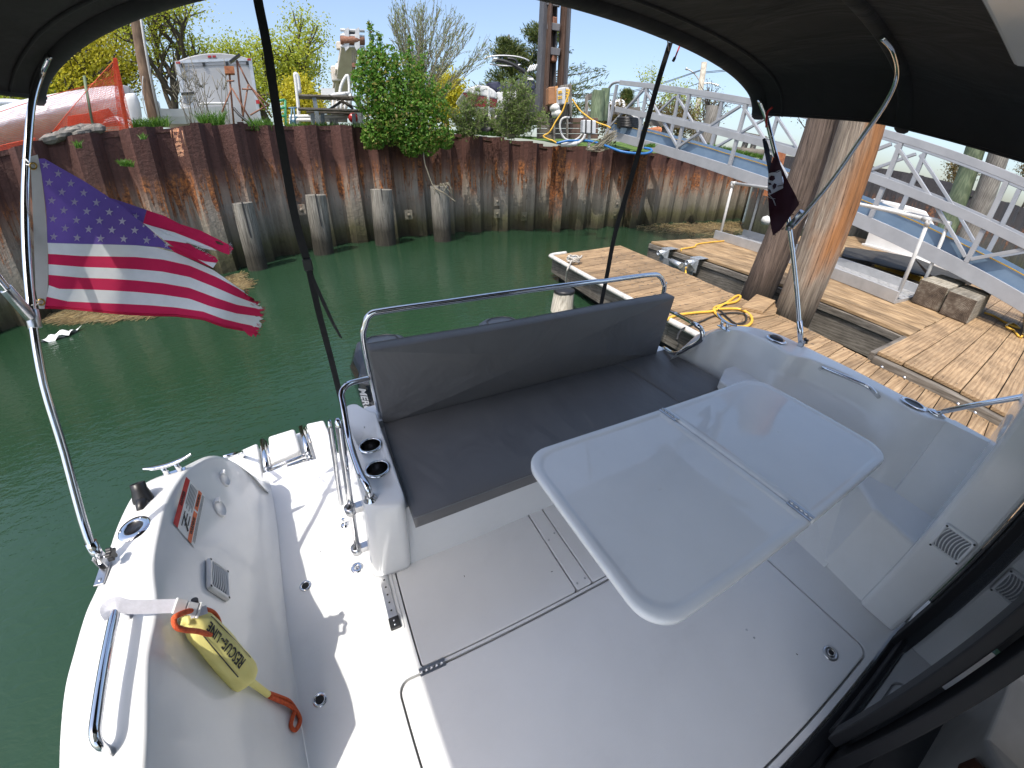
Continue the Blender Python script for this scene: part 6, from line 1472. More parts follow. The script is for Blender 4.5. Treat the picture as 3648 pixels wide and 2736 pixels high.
# orange net fence
M['net'] = mat('orange_safety_net', (.80, .12, .045), rough=.6, c2=(.70, .09, .04), scale=10)
M['rustpost'] = mat('rusty_orange_post', (.30, .10, .05), rough=.8, c2=(.50, .20, .08), scale=10, bump=.3)
nf = thing('net_fence', 'orange plastic safety net fence on posts at the bulkhead edge', 'fence', gz(R1(600, 950), 11, 2.4))
def net(c4, nu, nv, w, name, sag=0):
    a, b, c, d = c4; m_ = MB()
    def q(u, v): return (a*(1-u)+b*u)*(1-v)+(d*(1-u)+c*u)*v+A3((0, 0, -sag*math.sin(math.pi*u)*(1-v)))
    for i in range(nu+1):
        u = i/nu; P = [q(u, v) for v in np.linspace(0, 1, 5)]; m_.tube(P, w, 3, cap=False, smooth=False)
    for j in range(nv+1):
        v = j/nv; P = [q(u, v) for u in np.linspace(0, 1, 9)]; m_.tube(P, w, 3, cap=False, smooth=False)
    obj(name, m_, M['net'], nf, kind='stuff')
nr_ = 10.4
net([atr(R1(*p), nr_) for p in ((-150, 880), (620, 640), (690, 940), (-150, 1180))], 96, 22, .0022, 'net_mesh', .05)
net([atr(R1(*p), nr_) for p in ((620, 640), (850, 560), (930, 960), (690, 940))], 34, 24, .0022, 'net_mesh', .03)
net([atr(R1(*p), nr_-.2) for p in ((380, 985), (850, 440), (905, 960), (400, 1010))], 44, 26, .0026, 'net_mesh')
net([atr(R1(*p), nr_-.1) for p in ((500, 860), (800, 800), (900, 930), (500, 940))], 50, 16, .006, 'net_mesh', .02)
net([atr(R1(*p), nr_-.3) for p in ((-100, 1100), (260, 1020), (260, 1090), (-100, 1180))], 40, 8, .006, 'net_mesh')
net([atr(R1(*p), nr_-.25) for p in ((835, 430), (862, 430), (985, 960), (880, 960))], 10, 50, .005, 'net_mesh')
for p, q, w in (((940, 965), (852, 430), .035), ((682, 930), (622, 560), .028)):
    m_ = MB(); m_.tube([atr(R1(*p), nr_-.2)-(0, 0, .2), atr(R1(*q), nr_-.2)], w, 8); obj('fence_post', m_, M['rustpost'] if w > .03 else M['greenpost'], nf)
for a, b in (((-150, 880), (620, 640)), ((620, 640), (850, 560)), ((380, 985), (850, 440)), ((850, 440), (820, 560))): m_ = MB(); m_.tube([atr(R1(*a), nr_-.2), atr(R1(*b), nr_-.2)], .007, 5); obj('net_edge_rope', m_, M['net'], nf)
# rubble
np.random.seed(50); random.seed(50)
M['rock'] = mat('grey_rubble', (.12, .11, .10), c2=(.26, .24, .21), rough=.95, scale=6, bump=.8, bdist=.03)
def rock(c, s, label, grp='rubble stones on the bulkhead edge'):
    m_ = MB(); rows = []
    for i in range(6):
        th = math.pi*i/5; rows.append([A3(c)+A3((s*1.4*math.sin(th)*math.cos(a)*random.uniform(.8, 1.2), s*math.sin(th)*math.sin(a)*random.uniform(.8, 1.2), s*.7*math.cos(th)*random.uniform(.85, 1.1))) for a in np.linspace(0, 2*math.pi, 9, endpoint=False)])
    m_.grid(rows, False, closed=True); obj('rubble_stone', m_, M['rock'], label=label, cat='stone', group=grp)
for k in range(14):
    t = k/13; p = (365+t*350+random.uniform(-8, 8), 1020-t*70+random.uniform(-18, 18)); rock(atr(R1(*p), 9.9+random.uniform(-.1, .3)), (.08, .14, .10, .12)[k % 4]+random.uniform(0, .02), ('%s grey rubble stone, %s from the left in the row below the orange net' % (('small', 'large', 'low', 'rounded')[k % 4], ('first', 'second', 'third', 'fourth', 'fifth', 'sixth', 'seventh', 'eighth', 'ninth', 'tenth', 'eleventh', 'twelfth', 'thirteenth', 'last')[k])))
# white skiff with white outboard
sk = thing('white_skiff', 'small white open boat with a square windowed console in front of the trailer', 'boat', gz(R1(1400, 900), 13.5, 2.5))
def hullpart(pts_top, pts_bot, r, depth, name, mt, parent):
    a = [atr(R1(*p), r) for p in pts_top]; b = [atr(R1(*p), r) for p in pts_bot]; rows = []
    for p, q in zip(a, b):
        aw = nrm(A3((p[0], p[1], 0))); rows.append([q+aw*depth*.5, q+aw*.1, q*.5+p*.5+aw*.03, p, p+aw*.06, p*1+aw*.1-(0, 0, .05), p+aw*(depth-.06)-(0, 0, .05), p+aw*depth, q*.5+p*.5+aw*(depth-.03), q+aw*(depth-.1), q+aw*depth*.5])
    m_ = MB(); m_.grid(rows, False); 
    for e in (0, -1): m_.add(rows[e], [tuple(range(len(rows[e])))])
    return obj(name, m_, M[mt], parent)
hullpart([(1165, 800), (1300, 805), (1500, 790), (1640, 785), (1668, 780)], [(1185, 905), (1300, 915), (1500, 910), (1630, 895), (1650, 850)], 13.3, 1.5, 'hull', 'paintw', sk)
panel('console', [R1(*p) for p in ((1330, 790), (1340, 700), (1435, 690), (1425, 800))], 13.6, nrm(bk)*.5, 'paintw', sk, bevel=.02)
panel('console_window', [R1(*p) for p in ((1352, 765), (1358, 722), (1412, 715), (1406, 765))], 13.55, nrm(bk)*.03, 'ventdark', sk)
panel('console_top', [R1(*p) for p in ((1335, 695), (1345, 683), (1430, 678), (1438, 690))], 13.5, nrm(bk)*.6, 'black', sk)
m_ = MB(); m_.tube(catmull([atr(R1(1480, 790), 13.3), atr(R1(1490, 768), 13.3), atr(R1(1690, 764), 13.3)], 4), .03, 8); obj('rail', m_, M['paintw'], sk)
def outboard(c, h, mtc, name, label, parent=None, face=(-1, 0, 0), s=1.0, leg=True):
    t_ = thing(name, label, 'outboard', c) if parent is None else thing(name, label, None, c)
    if parent is not None: t_.parent = parent; t_.location = Vector(c)-wloc(parent)
    fx = nrm(face); rt = nrm(np.cross(fx, (0, 0, 1))); m_ = MB(); rows = []
    for z, w, l, o_ in ((0, .17, .26, 0), (.12, .20, .33, .0), (.3, .22, .38, .02), (.45, .215, .38, .03), (.55, .19, .34, .04), (.60, .14, .26, .05), (.615, .02, .04, .05)):
        ring_ = []
        for k in range(20):
            a = 2*math.pi*k/20; ca, sa = math.cos(a), math.sin(a); e = .62; x = math.copysign(abs(ca)**e, ca); y = math.copysign(abs(sa)**e, sa); ring_.append(A3(c)+(0, 0, h+z*s)+fx*(x*l*.5+o_)*s+rt*y*w*.5*s*1.5)
        rows.append(ring_)
    m_.grid(rows, True, closed=True); obj('cowl', m_, M[mtc], t_)
    m_ = MB(); m_.box(A3(c)+(0, 0, h-.18*s), (.16*s, .2*s, .4*s), (fx, rt, (0, 0, 1))); obj('midsection', m_, M[mtc], t_, bevel=.03*s, seg=3)
    if leg:
        m_ = MB(); m_.box(A3(c)+(0, 0, h-.6*s), (.12*s, .06*s, .6*s), (fx, rt, (0, 0, 1))); obj('leg', m_, M[mtc], t_, bevel=.02*s)
    return t_
outboard(atr(R1(1020, 940), 12.6)*(1, 1, 0)+(0, 0, 2.45), .42, 'paintw', 'white_outboard', 'white outboard motor on a stand right of the orange net post', face=(.2, -1, 0), s=.95)
outboard(atr(R1(1180, 860), 13.2)*(1, 1, 0)+(0, 0, 2.9), .18, 'paintw', 'white_outboard', 'small white outboard motor on the white skiff beside the pole', face=(.2, -1, 0), s=.4)
panel('grey_bin', [R1(*p) for p in ((900, 860), (905, 625), (955, 640), (975, 780), (960, 880))], 13.6, nrm(bk)*.8, 'trailer', label='grey metal locker behind the orange fence post', cat='locker', bevel=.02)
# boat stands
M['rust'] = mat('brown_rusty_tube', (.18, .075, .04), c2=(.30, .15, .10), rough=.8, scale=14, bump=.3)
def stand(lbl, foot, top, pad, legs, padc, r=11.4):
    t_ = thing('boat_stand', lbl, 'stand', gz(R1(*foot), r, 2.4), 'rusty boat stands at the bulkhead edge')
    m_ = MB(); m_.tube([atr(R1(*foot), r), atr(R1(*top), r)], .022, 8); obj('stand_post', m_, M['rust'], t_)
    for a, b in legs: m_ = MB(); m_.tube([atr(R1(*a), r), atr(R1(*b), r-.15)], .018, 8); obj('stand_leg', m_, M['rust'], t_)
    a, b = pad; m_ = MB(); m_.beam(atr(R1(*a), r), atr(R1(*b), r), .22, .15 if padc == 'rustpost' else .04, up=(0, 0, 1)); obj('stand_pad', m_, M[padc], t_)
M['brown'] = mat('brown_pad_board', (.22, .08, .05), c2=(.16, .06, .04), rough=.7)
stand('boat stand with a square brown pad in front of the trailer door', (1728, 915), (1695, 535), ((1660, 522), (1732, 522)), [((1712, 650), (1640, 830)), ((1712, 650), (1860, 900)), ((1680, 598), (1728, 598))], 'rustpost')
stand('tall boat stand with a tilted flat pad at the trailer corner', (1800, 890), (1750, 445), ((1698, 462), (1772, 405)), [((1835, 620), (1790, 895)), ((1835, 620), (2010, 870)), ((1750, 445), (1835, 620)), ((1790, 658), (1860, 660)), ((1850, 640), (1985, 780)), ((1990, 770), (1850, 850))], 'black')
m_ = MB(); m_.tube(catmull([atr(R1(1727, 800), 11), atr(R1(1770, 850), 10.9), atr(R1(1830, 900), 10.8), atr(R1(1900, 945), 10.7), atr(R1(1955, 970), 10.7)], 5), .03, 8); obj('black_hose', m_, M['black'], label='black hose drooping over the grass by the trailer', cat='hose')
np.random.seed(60); random.seed(60)
m_ = MB()
for k in range(26):
    a = atr(R1(random.uniform(1380, 1700), 915), 11.5); h = random.uniform(.5, 1.5); e = a+(random.uniform(-.3, .3), 0, h); m_.tube(catmull([a, a*.5+e*.5+(random.uniform(-.08, .08), 0, 0), e], 3), .006, 4)
    for _ in range(3): q = a*.3+e*.7; m_.tube([q, q+(random.uniform(-.2, .2), 0, random.uniform(.05, .25))], .005, 4)
obj('dry_weeds', m_, M['twig'], kind='stuff', label='dry weed stalks in front of the trailer', cat='weeds')
# picnic table
pt = thing('picnic_table', 'weathered wooden picnic table at the bulkhead edge left of the green bush', 'table', gz(R2(560, 930), 12, 2.42))
RT = 11.9
def bd(a, b, name, w=.14, th=.045, off=0, r=RT, mt='oldwoodx'):
    p, q = atr(R2(*a), r), atr(R2(*b), r); aw = nrm(A3((p[0], p[1], 0)))
    m_ = MB(); m_.beam(p+aw*off, q+aw*off, w, th); obj(name, m_, M[mt], pt, bevel=.006)
for k in range(5): bd((338, 706-k*1.5), (800, 722-k*1.5), 'table_plank', off=.15*k)
for k in range(2): bd((338, 818), (800, 832), 'bench_plank', off=-.42+.15*k); bd((395, 796), (840, 812), 'bench_plank', off=.95+.15*k)
M['pteg'] = mat('blue_grey_painted_timber', (.13, .16, .18), c2=(.20, .23, .25), rough=.8, scale=8)
for a, b, o_ in (((455, 720), (490, 930), .0), ((512, 820), (520, 930), .7), ((440, 830), (448, 930), .3), ((775, 735), (800, 935), .0), ((745, 830), (752, 935), .3)): bd(a, b, 'table_leg', .10, .10, off=o_, mt='pteg')
for a, b in (((565, 800), (665, 735)), ((660, 735), (745, 795))): bd(a, b, 'cross_brace', .06, .06, off=.3, mt='bcord')
# white boat trailer
bt2 = thing('boat_trailer', 'white aluminium boat trailer with curved guide posts behind the picnic table', 'trailer', gz(R2(560, 930), 14, 2.5))
def tb_(name, pts, r, w=.04, mt='paintw', par=bt2, f=R2): m_ = MB(); m_.tube(catmull([atr(f(*p), r) for p in pts], 4) if len(pts) > 2 else [atr(f(*p), r) for p in pts], w, 8); obj(name, m_, M[mt], par)
tb_('guide_post', [(345, 930), (335, 760), (318, 600), (312, 555), (318, 545), (335, 570), (350, 690)], 13, .045)
tb_('guide_post', [(640, 790), (650, 650), (690, 565), (705, 570), (715, 640), (712, 760)], 14, .045)
for a, b in (((270, 862), (745, 862)), ((270, 885), (700, 890)), ((560, 740), (600, 700)), ((600, 700), (720, 690)), ((720, 690), (720, 790))): tb_('trailer_beam', [a, b], 13, .05)
for x in (590, 620, 650, 680): tb_('trailer_bunk', [(x, 850), (x+6, 720)], 13.5, .035)
m_ = MB(); m_.lathe(atr(R2(742, 872), 12.8), (0, -1, 0), [(.0001, .08), (.12, .06), (.13, 0)], 16); obj('tail_lamp', m_, M['redlamp'], bt2)
panel('fender', [R2(*p) for p in ((755, 920), (755, 840), (800, 832), (830, 870), (835, 925))], 13, A3((0, .6, 0)), 'paintw', bt2, bevel=.03)
panel('fender', [R2(*p) for p in ((268, 925), (268, 855), (345, 850), (350, 925))], 13, A3((0, .6, 0)), 'paintw', bt2, bevel=.03)
M['greenp'] = mat('green_painted_steel', (.05, .30, .14), c2=(.04, .24, .12), rough=.5)
gr_ = thing('green_rack', 'green painted steel rack standing between the trailer and the picnic table', 'rack', gz(R2(220, 930), 13.5, 2.5))
for a, b in (((190, 925), (188, 745)), ((245, 925), (240, 738)), ((188, 745), (240, 738)), ((190, 800), (244, 795)), ((190, 860), (245, 856))): tb_('rack_bar', [a, b], 13.5, .035, 'greenp', gr_)
M['bluep'] = mat('blue_grey_painted_steel', (.10, .22, .32), c2=(.08, .18, .27), rough=.5)
js = thing('blue_stand', 'blue grey steel stand next to the green rack', 'stand', gz(R2(300, 930), 12.6, 2.5))
for a, b in (((280, 925), (290, 800)), ((318, 925), (305, 800)), ((272, 870), (330, 925)), ((275, 925), (330, 860)), ((265, 798), (330, 796))): tb_('stand_bar', [a, b], 12.6, .02, 'bluep', js)
panel('white_panel', [R2(*p) for p in ((508, 728), (506, 652), (605, 652), (612, 730))], 16, A3((0, .3, 0)), 'paintw', label='blank white panel behind the picnic table', cat='panel')  # plain white panel standing for the visible white blocks of the crane cab
panel('board_offcut', [R2(*p) for p in ((570, 935), (566, 876), (630, 876), (634, 935))], 11.7, A3((0, .04, 0)), 'oldwoodz', label='short grey board leaning under the picnic table', cat='board')
# crane boom
M['crane'] = mat('cream_crane_paint', (.66, .61, .54), c2=(.58, .52, .45), rough=.5, scale=3)
M['cranew'] = mat('grey_white_crane_head', (.58, .59, .60), c2=(.48, .49, .50), rough=.5, scale=6)
cr = thing('crane', 'cream mobile crane with its boom raised behind the picnic table', 'crane', gz(R2(650, 700), 20, 2.6))
b0_, b1_ = atr(R2(655, 700), 20), atr(R2(725, 300), 17.5); dd = nrm(b1_-b0_)
m_ = MB(); m_.beam(b0_, b1_, .62, .55, up=(0, 1, 0)); obj('boom', m_, M['crane'], cr, bevel=.04)
m_ = MB(); m_.beam(b0_-(.22, 0, 0), b0_*.45+b1_*.55-(.22, .0, 0), .34, .3, up=(0, 1, 0)); obj('lift_cylinder', m_, M['crane'], cr, bevel=.04)
for dx in (-.30, .30): m_ = MB(); m_.prism([atr(R2(735+dx*130+ox, oy), 17.3) for ox, oy in ((-14, 215), (14, 200), (18, 350), (-6, 375), (-22, 340))], (0, .5, 0)); obj('boom_head_plate', m_, M['cranew'], cr)
for y in (225, 265, 300, 345): m_ = MB(); p = atr(R2(738, y), 17.4); m_.tube([p-(.42, 0, 0), p+(.42, 0, 0)], .05 if y != 300 else .14, 12); obj('sheave_pin', m_, M['rust'] if y == 300 else M['cranew'], cr)
for y in (240, 262, 330): m_ = MB(); m_.box(atr(R2(738, y), 17.5), (.42, .2, .18)); obj('boom_head_block', m_, M['black'] if y != 262 else M['cranew'], cr)
m_ = MB(); m_.box(atr(R2(655, 340), 18), (.35, .3, .25)); obj('cable_guide', m_, M['crane'], cr, bevel=.03)
m_ = MB(); m_.box(atr(R2(625, 548), 19), (.45, .4, .55)); obj('winch_block', m_, M['crane'], cr, bevel=.05)
for x0, x1 in ((735, 742), (748, 752), (765, 745)): m_ = MB(); m_.tube([atr(R2(x0, 370), 17.3), atr(R2(x1, 640), 17.3)], .014, 5); obj('hoist_cable', m_, M['black'], cr)
m_ = MB(); m_.tube([atr(R2(640, 620), 19), atr(R2(690, 250), 17.6)], .016, 5); obj('hoist_cable', m_, M['black'], cr)
m_ = MB(); m_.box(atr(R2(748, 482), 17.3), (.12, .1, .14)); obj('hook_block', m_, M['rust'], cr)
panel('crane_cab', [R2(*p) for p in ((610, 800), (605, 640), (700, 630), (705, 800))], 20.5, A3((0, 3, 0)), 'crane', cr, bevel=.05)
# boat on a road trailer behind the shrub
Zc = Q(1600, 150, 4.147); M['redhull'] = mat('dark_red_hull', (.22, .012, .018), c2=(.17, .01, .014), rough=.25)
M['navy'] = mat('navy_canvas', (.03, .035, .07), c2=(.045, .05, .09), rough=.8)
tbt = thing('trailered_boat', 'red and white motorboat with a tower on a road trailer behind the twiggy shrub', 'boat', gz(Zc(650, 1250), 14, 2.5)); RB = 13.6
def zp(name, pts, r=RB, back=2.0, mt='paintw', bev=.04, par=tbt): P = [atr(Zc(*p), r) for p in pts]; m_ = MB(); m_.prism(P, (.25*back, back, 0)); obj(name, m_, M[mt], par, bevel=bev)
zp('hull', [(180, 780), (360, 980), (700, 1010), (1010, 1170), (1030, 900), (700, 905), (520, 800), (210, 745)])
zp('hull_stripe', [(205, 765), (330, 950), (690, 965), (715, 850), (500, 800), (215, 742)], RB-.03, 2.06, 'redhull', .01)
zp('bow_cover', [(190, 745), (300, 670), (420, 625), (560, 645), (640, 690), (700, 735), (715, 845), (520, 800)], RB-.05, 2.1)
zp('stern_quarter', [(700, 735), (1000, 715), (1030, 900), (1000, 930), (695, 945), (715, 845)], RB-.02, 2.05)
zp('cockpit_cover', [(560, 600), (700, 580), (980, 635), (1010, 720), (760, 735), (640, 690)], RB+.3, 1.5, 'navy')
def zt(name, pts, w, mt='black', r=RB+.3): m_ = MB(); m_.tube(catmull([atr(Zc(*p), r) for p in pts], 5), w, 8); obj(name, m_, M[mt], tbt)
zt('wake_tower', [(640, 262), (760, 275), (880, 305), (1000, 365), (1130, 460), (1170, 560)], .055)
zt('wake_tower', [(860, 245), (950, 255), (1000, 290), (1000, 350)], .04)
zt('tower_arch', [(520, 250), (600, 215), (760, 200), (960, 210), (1100, 240), (1185, 280)], .022, 'trim')
zt('tower_arch', [(600, 325), (760, 345), (960, 350), (1060, 330)], .020, 'trim')
zp('tower_light', [(650, 255), (655, 232), (720, 228), (715, 258)], RB, .3, 'paintw', .02)
for k in range(4): zt('rod_rack', [(1160+k*32, 440-k*8), (1190+k*32, 380-k*8), (1215+k*28, 345-k*5)], .03, 'paintw')
eng = [(1150, 500, 'cowl')]
zp('engine_cowl', [(1050, 640), (1060, 510), (1130, 475), (1240, 500), (1280, 640), (1270, 720), (1160, 700)], RB-.2, .7, 'navy', .06)
zp('engine_band', [(1160, 560), (1158, 520), (1245, 528), (1255, 566)], RB-.24, .2, 'paintw', .01)
zp('trailer_frame', [(370, 1060), (560, 1065), (640, 1180), (860, 1210), (860, 1230), (620, 1220), (540, 1100), (370, 1085)], RB-.3, .5)
for x in (530, 760): m_ = MB(); m_.lathe(atr(Zc(x, 1215), RB-.35)+(0, 0, 0), (.1, -1, 0), [(.0001, .06), (.14, .05), (.15, .1), (.30, .1), (.31, -.1)], 20); obj('wheel', m_, M['black'], tbt)
m_ = MB(); m_.box(atr(Zc(680, 1165), RB-.4), (.22, .1, .16)); obj('tail_lamp', m_, M['redlamp'], tbt)
zt('guide_pole', [(575, 660), (580, 900), (590, 1060), (620, 1160)], .04, 'paintw', RB-.4)
# forklift mast
M['mast'] = mat('grey_steel_mast', (.085, .085, .095), c2=(.13, .125, .13), rough=.5, metal=.3, scale=6, stretch=(2, 2, .3))
M['mastr'] = mat('greasy_brown_mast', (.08, .05, .036), c2=(.15, .09, .065), rough=.55, metal=.3, scale=5, stretch=(2, 2, .3))
mf = thing('forklift_mast', 'tall grey and brown steel forklift mast standing behind the bulkhead', 'forklift', gz(R3(550, 700), 16, 2.6)); RMt = 16
def mrail(x0, x1, w, d, mt, name, y0=690, y1=-160):
    a, b = atr(R3(x0, y0), RMt), atr(R3(x1, y1), RMt); m_ = MB(); a[2] -= .6; m_.beam(a+(0, d, 0), b+(0, d, 0), .3, w, up=(1, 0, 0)); obj(name, m_, M[mt], mf, bevel=.01)
mrail(462, 505, .20, 0, 'mast', 'mast_rail'); mrail(488, 528, .09, -.12, 'mastr', 'mast_rail'); mrail(614, 654, .13, 0, 'mastr', 'mast_rail'); mrail(628, 666, .07, -.12, 'mast', 'mast_rail')
mrail(520, 545, .07, .2, 'mast', 'inner_rail'); mrail(562, 578, .08, .3, 'mastr', 'lift_cylinder'); mrail(585, 600, .05, .2, 'mast', 'lift_chain'); mrail(540, 552, .04, .25, 'mastr', 'lift_chain')
for y in (200, 382, 20): m_ = MB(); m_.beam(atr(R3(518, y-8), RMt-.1), atr(R3(612 if y > 10 else 640, y+6), RMt-.1), .12, .22); obj('mast_crossmember', m_, M['mast'], mf, bevel=.01)
for y in (160, 430): m_ = MB(); m_.box(atr(R3(562, y), RMt+.0), (.20, .25, .26)); obj('cylinder_head', m_, M['rust'], mf, bevel=.04)
panel('forklift_body', [R3(*p) for p in ((440, 900), (450, 640), (640, 600), (690, 640), (700, 900))], 17, A3((.5, 2, 0)), 'bcord', mf, bevel=.05)
# electrical boxes and timber retaining wall
def zd(name, pts, r, back, mt, par=None, bev=.01, **k): P = [atr(Zd(*p), r) for p in pts]; m_ = MB(); m_.prism(P, A3((.35*back, back, 0))); return obj(name, m_, M[mt], par, bevel=bev, **k)
def zdt(name, pts, r, w, mt, par=None, **k): m_ = MB(); m_.tube(catmull([atr(Zd(*p), r) for p in pts], 5) if len(pts) > 2 else [atr(Zd(*p), r) for p in pts], w, 8); return obj(name, m_, M[mt], par, **k)
M['bbox'] = mat('brown_electrical_box', (.34, .16, .07), c2=(.28, .13, .06), rough=.6, scale=6)
M['obox'] = mat('orange_box_side', (.50, .25, .08), c2=(.42, .2, .07), rough=.6, scale=6)
M['gbox'] = mat('light_grey_box', (.52, .54, .56), c2=(.46, .48, .50), rough=.45)
M['outlet'] = mat('yellow_outlet', (.75, .45, .02), c2=(.65, .36, .02), rough=.4)
rw = thing('retaining_wall', 'low grey timber retaining wall behind the bulkhead edge', 'wall', gz(R3(600, 1040), 12.2, 2.1))
for k in range(4):
    for a, b in (((-120, 470), (470, 830)) if False else ((-200, 0), (100, 0)), ((100, 0), (430, 0)), ((435, 0), (690, 0)), ((690, 0), (1000, 0))):
        y = 985+105*k; zd('wall_board', [(a[0], y+48), (a[0], y-48), (b[0], y-44), (b[0], y+48)], 12.3+(.05 if b[0] > 430 else .12)+.02*(k % 2), .08, 'oldwoodx' if b[0] < 440 else 'mastr', rw, .006)
for x in (140, 400): zd('wall_post', [(x-18, 1400), (x-18, 960), (x+18, 960), (x+18, 1400)], 12.1, .1, 'oldwoodz', rw)
eb = thing('electric_pedestal', 'brown box and pale grey power box with yellow outlets on timber posts', 'power box', gz(Zd(300, 940), 12.2, 2.3))
zd('post', [(250, 940), (250, 300), (470, 270), (480, 940)], 12.35, .12, 'oldwoodz', eb); zd('post', [(430, 930), (440, 262), (480, 262), (490, 930)], 12.2, .12, 'oldwoodz', eb)
zd('brown_box', [(20, 680), (25, 330), (150, 320), (160, 660)], 12.0, .35, 'bbox', eb, .02); zd('brown_box_side', [(150, 660), (148, 320), (208, 305), (205, 640)], 12.05, .3, 'obox', eb, .01)
pb2 = zd('power_box', [(200, 685), (208, 350), (355, 330), (360, 665)], 11.9, .30, 'gbox', eb, .02); zd('power_box_side', [(358, 665), (355, 330), (432, 345), (430, 668)], 11.95, .28, 'gbox', eb, .01)
for x, y in ((228, 420), (252, 415), (278, 412), (228, 450), (252, 445), (280, 440), (225, 525), (250, 522), (280, 520), (225, 560), (250, 556), (280, 553)): zd('outlet', [(x-10, y+12), (x-10, y-12), (x+10, y-13), (x+10, y+11)], 11.86, .05, 'outlet', pb2, .004)
for x, y in ((395, 385), (395, 440), (392, 500), (395, 560), (392, 610)): zd('outlet', [(x-22, y+18), (x-22, y-18), (x+20, y-14), (x+20, y+20)], 11.89, .05, 'outlet', pb2, .004)
zd('box_label', [(238, 655), (238, 620), (285, 618), (285, 653)], 11.87, .02, 'ventdark', pb2, 0)
for x, y in ((170, 740), (200, 850)): m_ = MB(); m_.lathe(atr(Zd(x, y), 12.0), (0, -1, 0), [(.0001, .12), (.06, .11), (.10, .05), (.105, 0), (.105, -.15)], 16); obj('meter', m_, M['paintw'], eb)
jb = thing('junction_box', 'small pale grey box with two black straps on a white conduit post', 'junction box', gz(Zd(830, 1500), 11.4, 2.0))
zd('conduit_post', [(805, 1540), (810, 1250), (855, 1250), (850, 1540)], 11.5, .08, 'pvc', jb); zd('box', [(695, 1235), (702, 975), (962, 990), (955, 1262)], 11.35, .22, 'gbox', jb, .02)
for x in (760, 868): zd('strap', [(x-14, 1250), (x-6, 978), (x+16, 980), (x+8, 1250)], 11.32, .03, 'black', jb, 0)
zd('picket', [(735, 980), (750, 520), (805, 460), (800, 985)], 12.6, .05, 'oldwoodz', None, .004, label='pointed grey timber stake behind the junction box', cat='stake')
zdt('flexible_conduit', [(440, 935), (340, 935), (270, 990), (248, 1120), (290, 1280), (380, 1370), (520, 1385), (610, 1340), (660, 1290), (700, 1240)], 11.8, .028, 'pvc', label='grey flexible conduit loop beside the junction box', cat='conduit')
zdt('white_pipe', [(270, 1465), (590, 1445)], 11.3, .06, 'paintw', label='short white pipe lying on the bulkhead top', cat='pipe')
zdt('grey_conduit', [(590, 1440), (660, 1400), (720, 1330), (745, 1260)], 11.3, .035, 'pvc', label='grey conduit curving up from the white pipe', cat='conduit')
M['bluehose'] = mat('blue_hose', (.03, .16, .42), c2=(.02, .12, .34), rough=.4)
m_ = MB(); m_.tube(catmull([atr(Zd(180, 1440), 11.2), atr(Zd(380, 1395), 11.2), atr(Zd(560, 1390), 11.3), atr(Zd(700, 1385), 11.35), atr(Zd(900, 1410), 11.2), atr(Zd(1100, 1470), 11.0), atr(ZA(180, 890), 10.8), atr(ZA(300, 935), 10.6), atr(ZA(420, 955), 10.6), atr(ZA(540, 960), 10.7), atr(ZA(610, 940), 10.8), atr(ZA(600, 915), 10.9), atr(ZA(540, 905), 11)], 5), .028, 8); obj('blue_hose', m_, M['bluehose'], label='blue hose hanging along the bulkhead top under the gangway head', cat='hose')
zdt('shore_cord', [(435, 380), (420, 480), (375, 590), (310, 780), (240, 900), (160, 1020), (90, 1150), (20, 1240), (-80, 1300), (20, 1360), (100, 1385), (190, 1440)], 11.6, .020, 'ycord', label='yellow cord hanging from the power box outlets down to the bulkhead', cat='cord')
zdt('shore_cord', [(490, 570), (560, 680), (650, 800), (760, 890), (870, 970), (1000, 1040), (1150, 1090), (1250, 1140)], 11.7, .020, 'ycord', label='yellow cord running from the power box to the gangway head', cat='cord')
np.random.seed(70); random.seed(70)
m_ = MB()
for k in range(34):
    a = atr(Zd(random.uniform(1180, 1380), random.uniform(1130, 1330)), 11.0); b = atr(Zd(random.uniform(740, 1080), random.uniform(1500, 1600)), 10.9); m_.tube(catmull([a, a*.5+b*.5+(random.uniform(-.1, .1), 0, random.uniform(-.2, .02)), b], 4), random.uniform(.006, .012), 5)
obj('dry_vines', m_, M['twig'], kind='stuff', label='bundle of dry pale stems hanging from the gangway head', cat='vines')
# things seen through the gangway: tents, hose coils, street light
def tent(px, r, label, back=2.5): return panel('white_tent', [ZA(*p) for p in px], r, A3((.8, back, 0)), 'wrap', label=label, cat='tent', group='white tents beyond the gangway', bevel=.05)
tent(((200, 570), (200, 520), (250, 450), (310, 412), (350, 440), (362, 500), (350, 560)), 22, 'peaked white tarpaulin tent behind the gangway end loop')
tent(((160, 620), (200, 560), (500, 545), (510, 620)), 18, 'low white tarpaulin below the peaked one')
tent(((-90, 640), (-60, 600), (0, 575), (60, 620), (90, 660)), 20, 'grey white tarpaulin left of the gangway head')
M['tyre'] = M['rubber']
hc = thing('hose_coil', 'stack of thick black corrugated hose coils behind the gangway', 'hose coil', gz(ZA(375, 720), 14, 2.2))
for k in range(6):
    m_ = MB(); c_ = atr(ZA(375, 700-16*k), 14); m_.tube([c_+(.30*math.cos(a), .30*math.sin(a), 0) for a in np.linspace(0, 2*math.pi, 20, endpoint=False)], .042, 8, closed=True); obj('coil', m_, M['black'], hc)
panel('rusty_tank', [ZA(*p) for p in ((590, 790), (630, 700), (700, 690), (735, 720), (735, 790))], 17, A3((.5, 1, 0)), 'rustpost', label='rusty orange metal heap behind the timber fence', cat='scrap', bevel=.08)
sl_ = thing('street_light', 'twin arm street light on a pale wooden pole beyond the gangway', 'street light', gz(ZA(1010, 850), 38, 2.8)); m_ = MB(); b = gz(ZA(1010, 850), 38, 2.5); tpp = atr(ZA(1132, 60), 38); m_.tube([b, tpp], .22, 10); obj('pole', m_, M['oldpole'] if 'oldpole' in M else M['whitepost'], sl_)
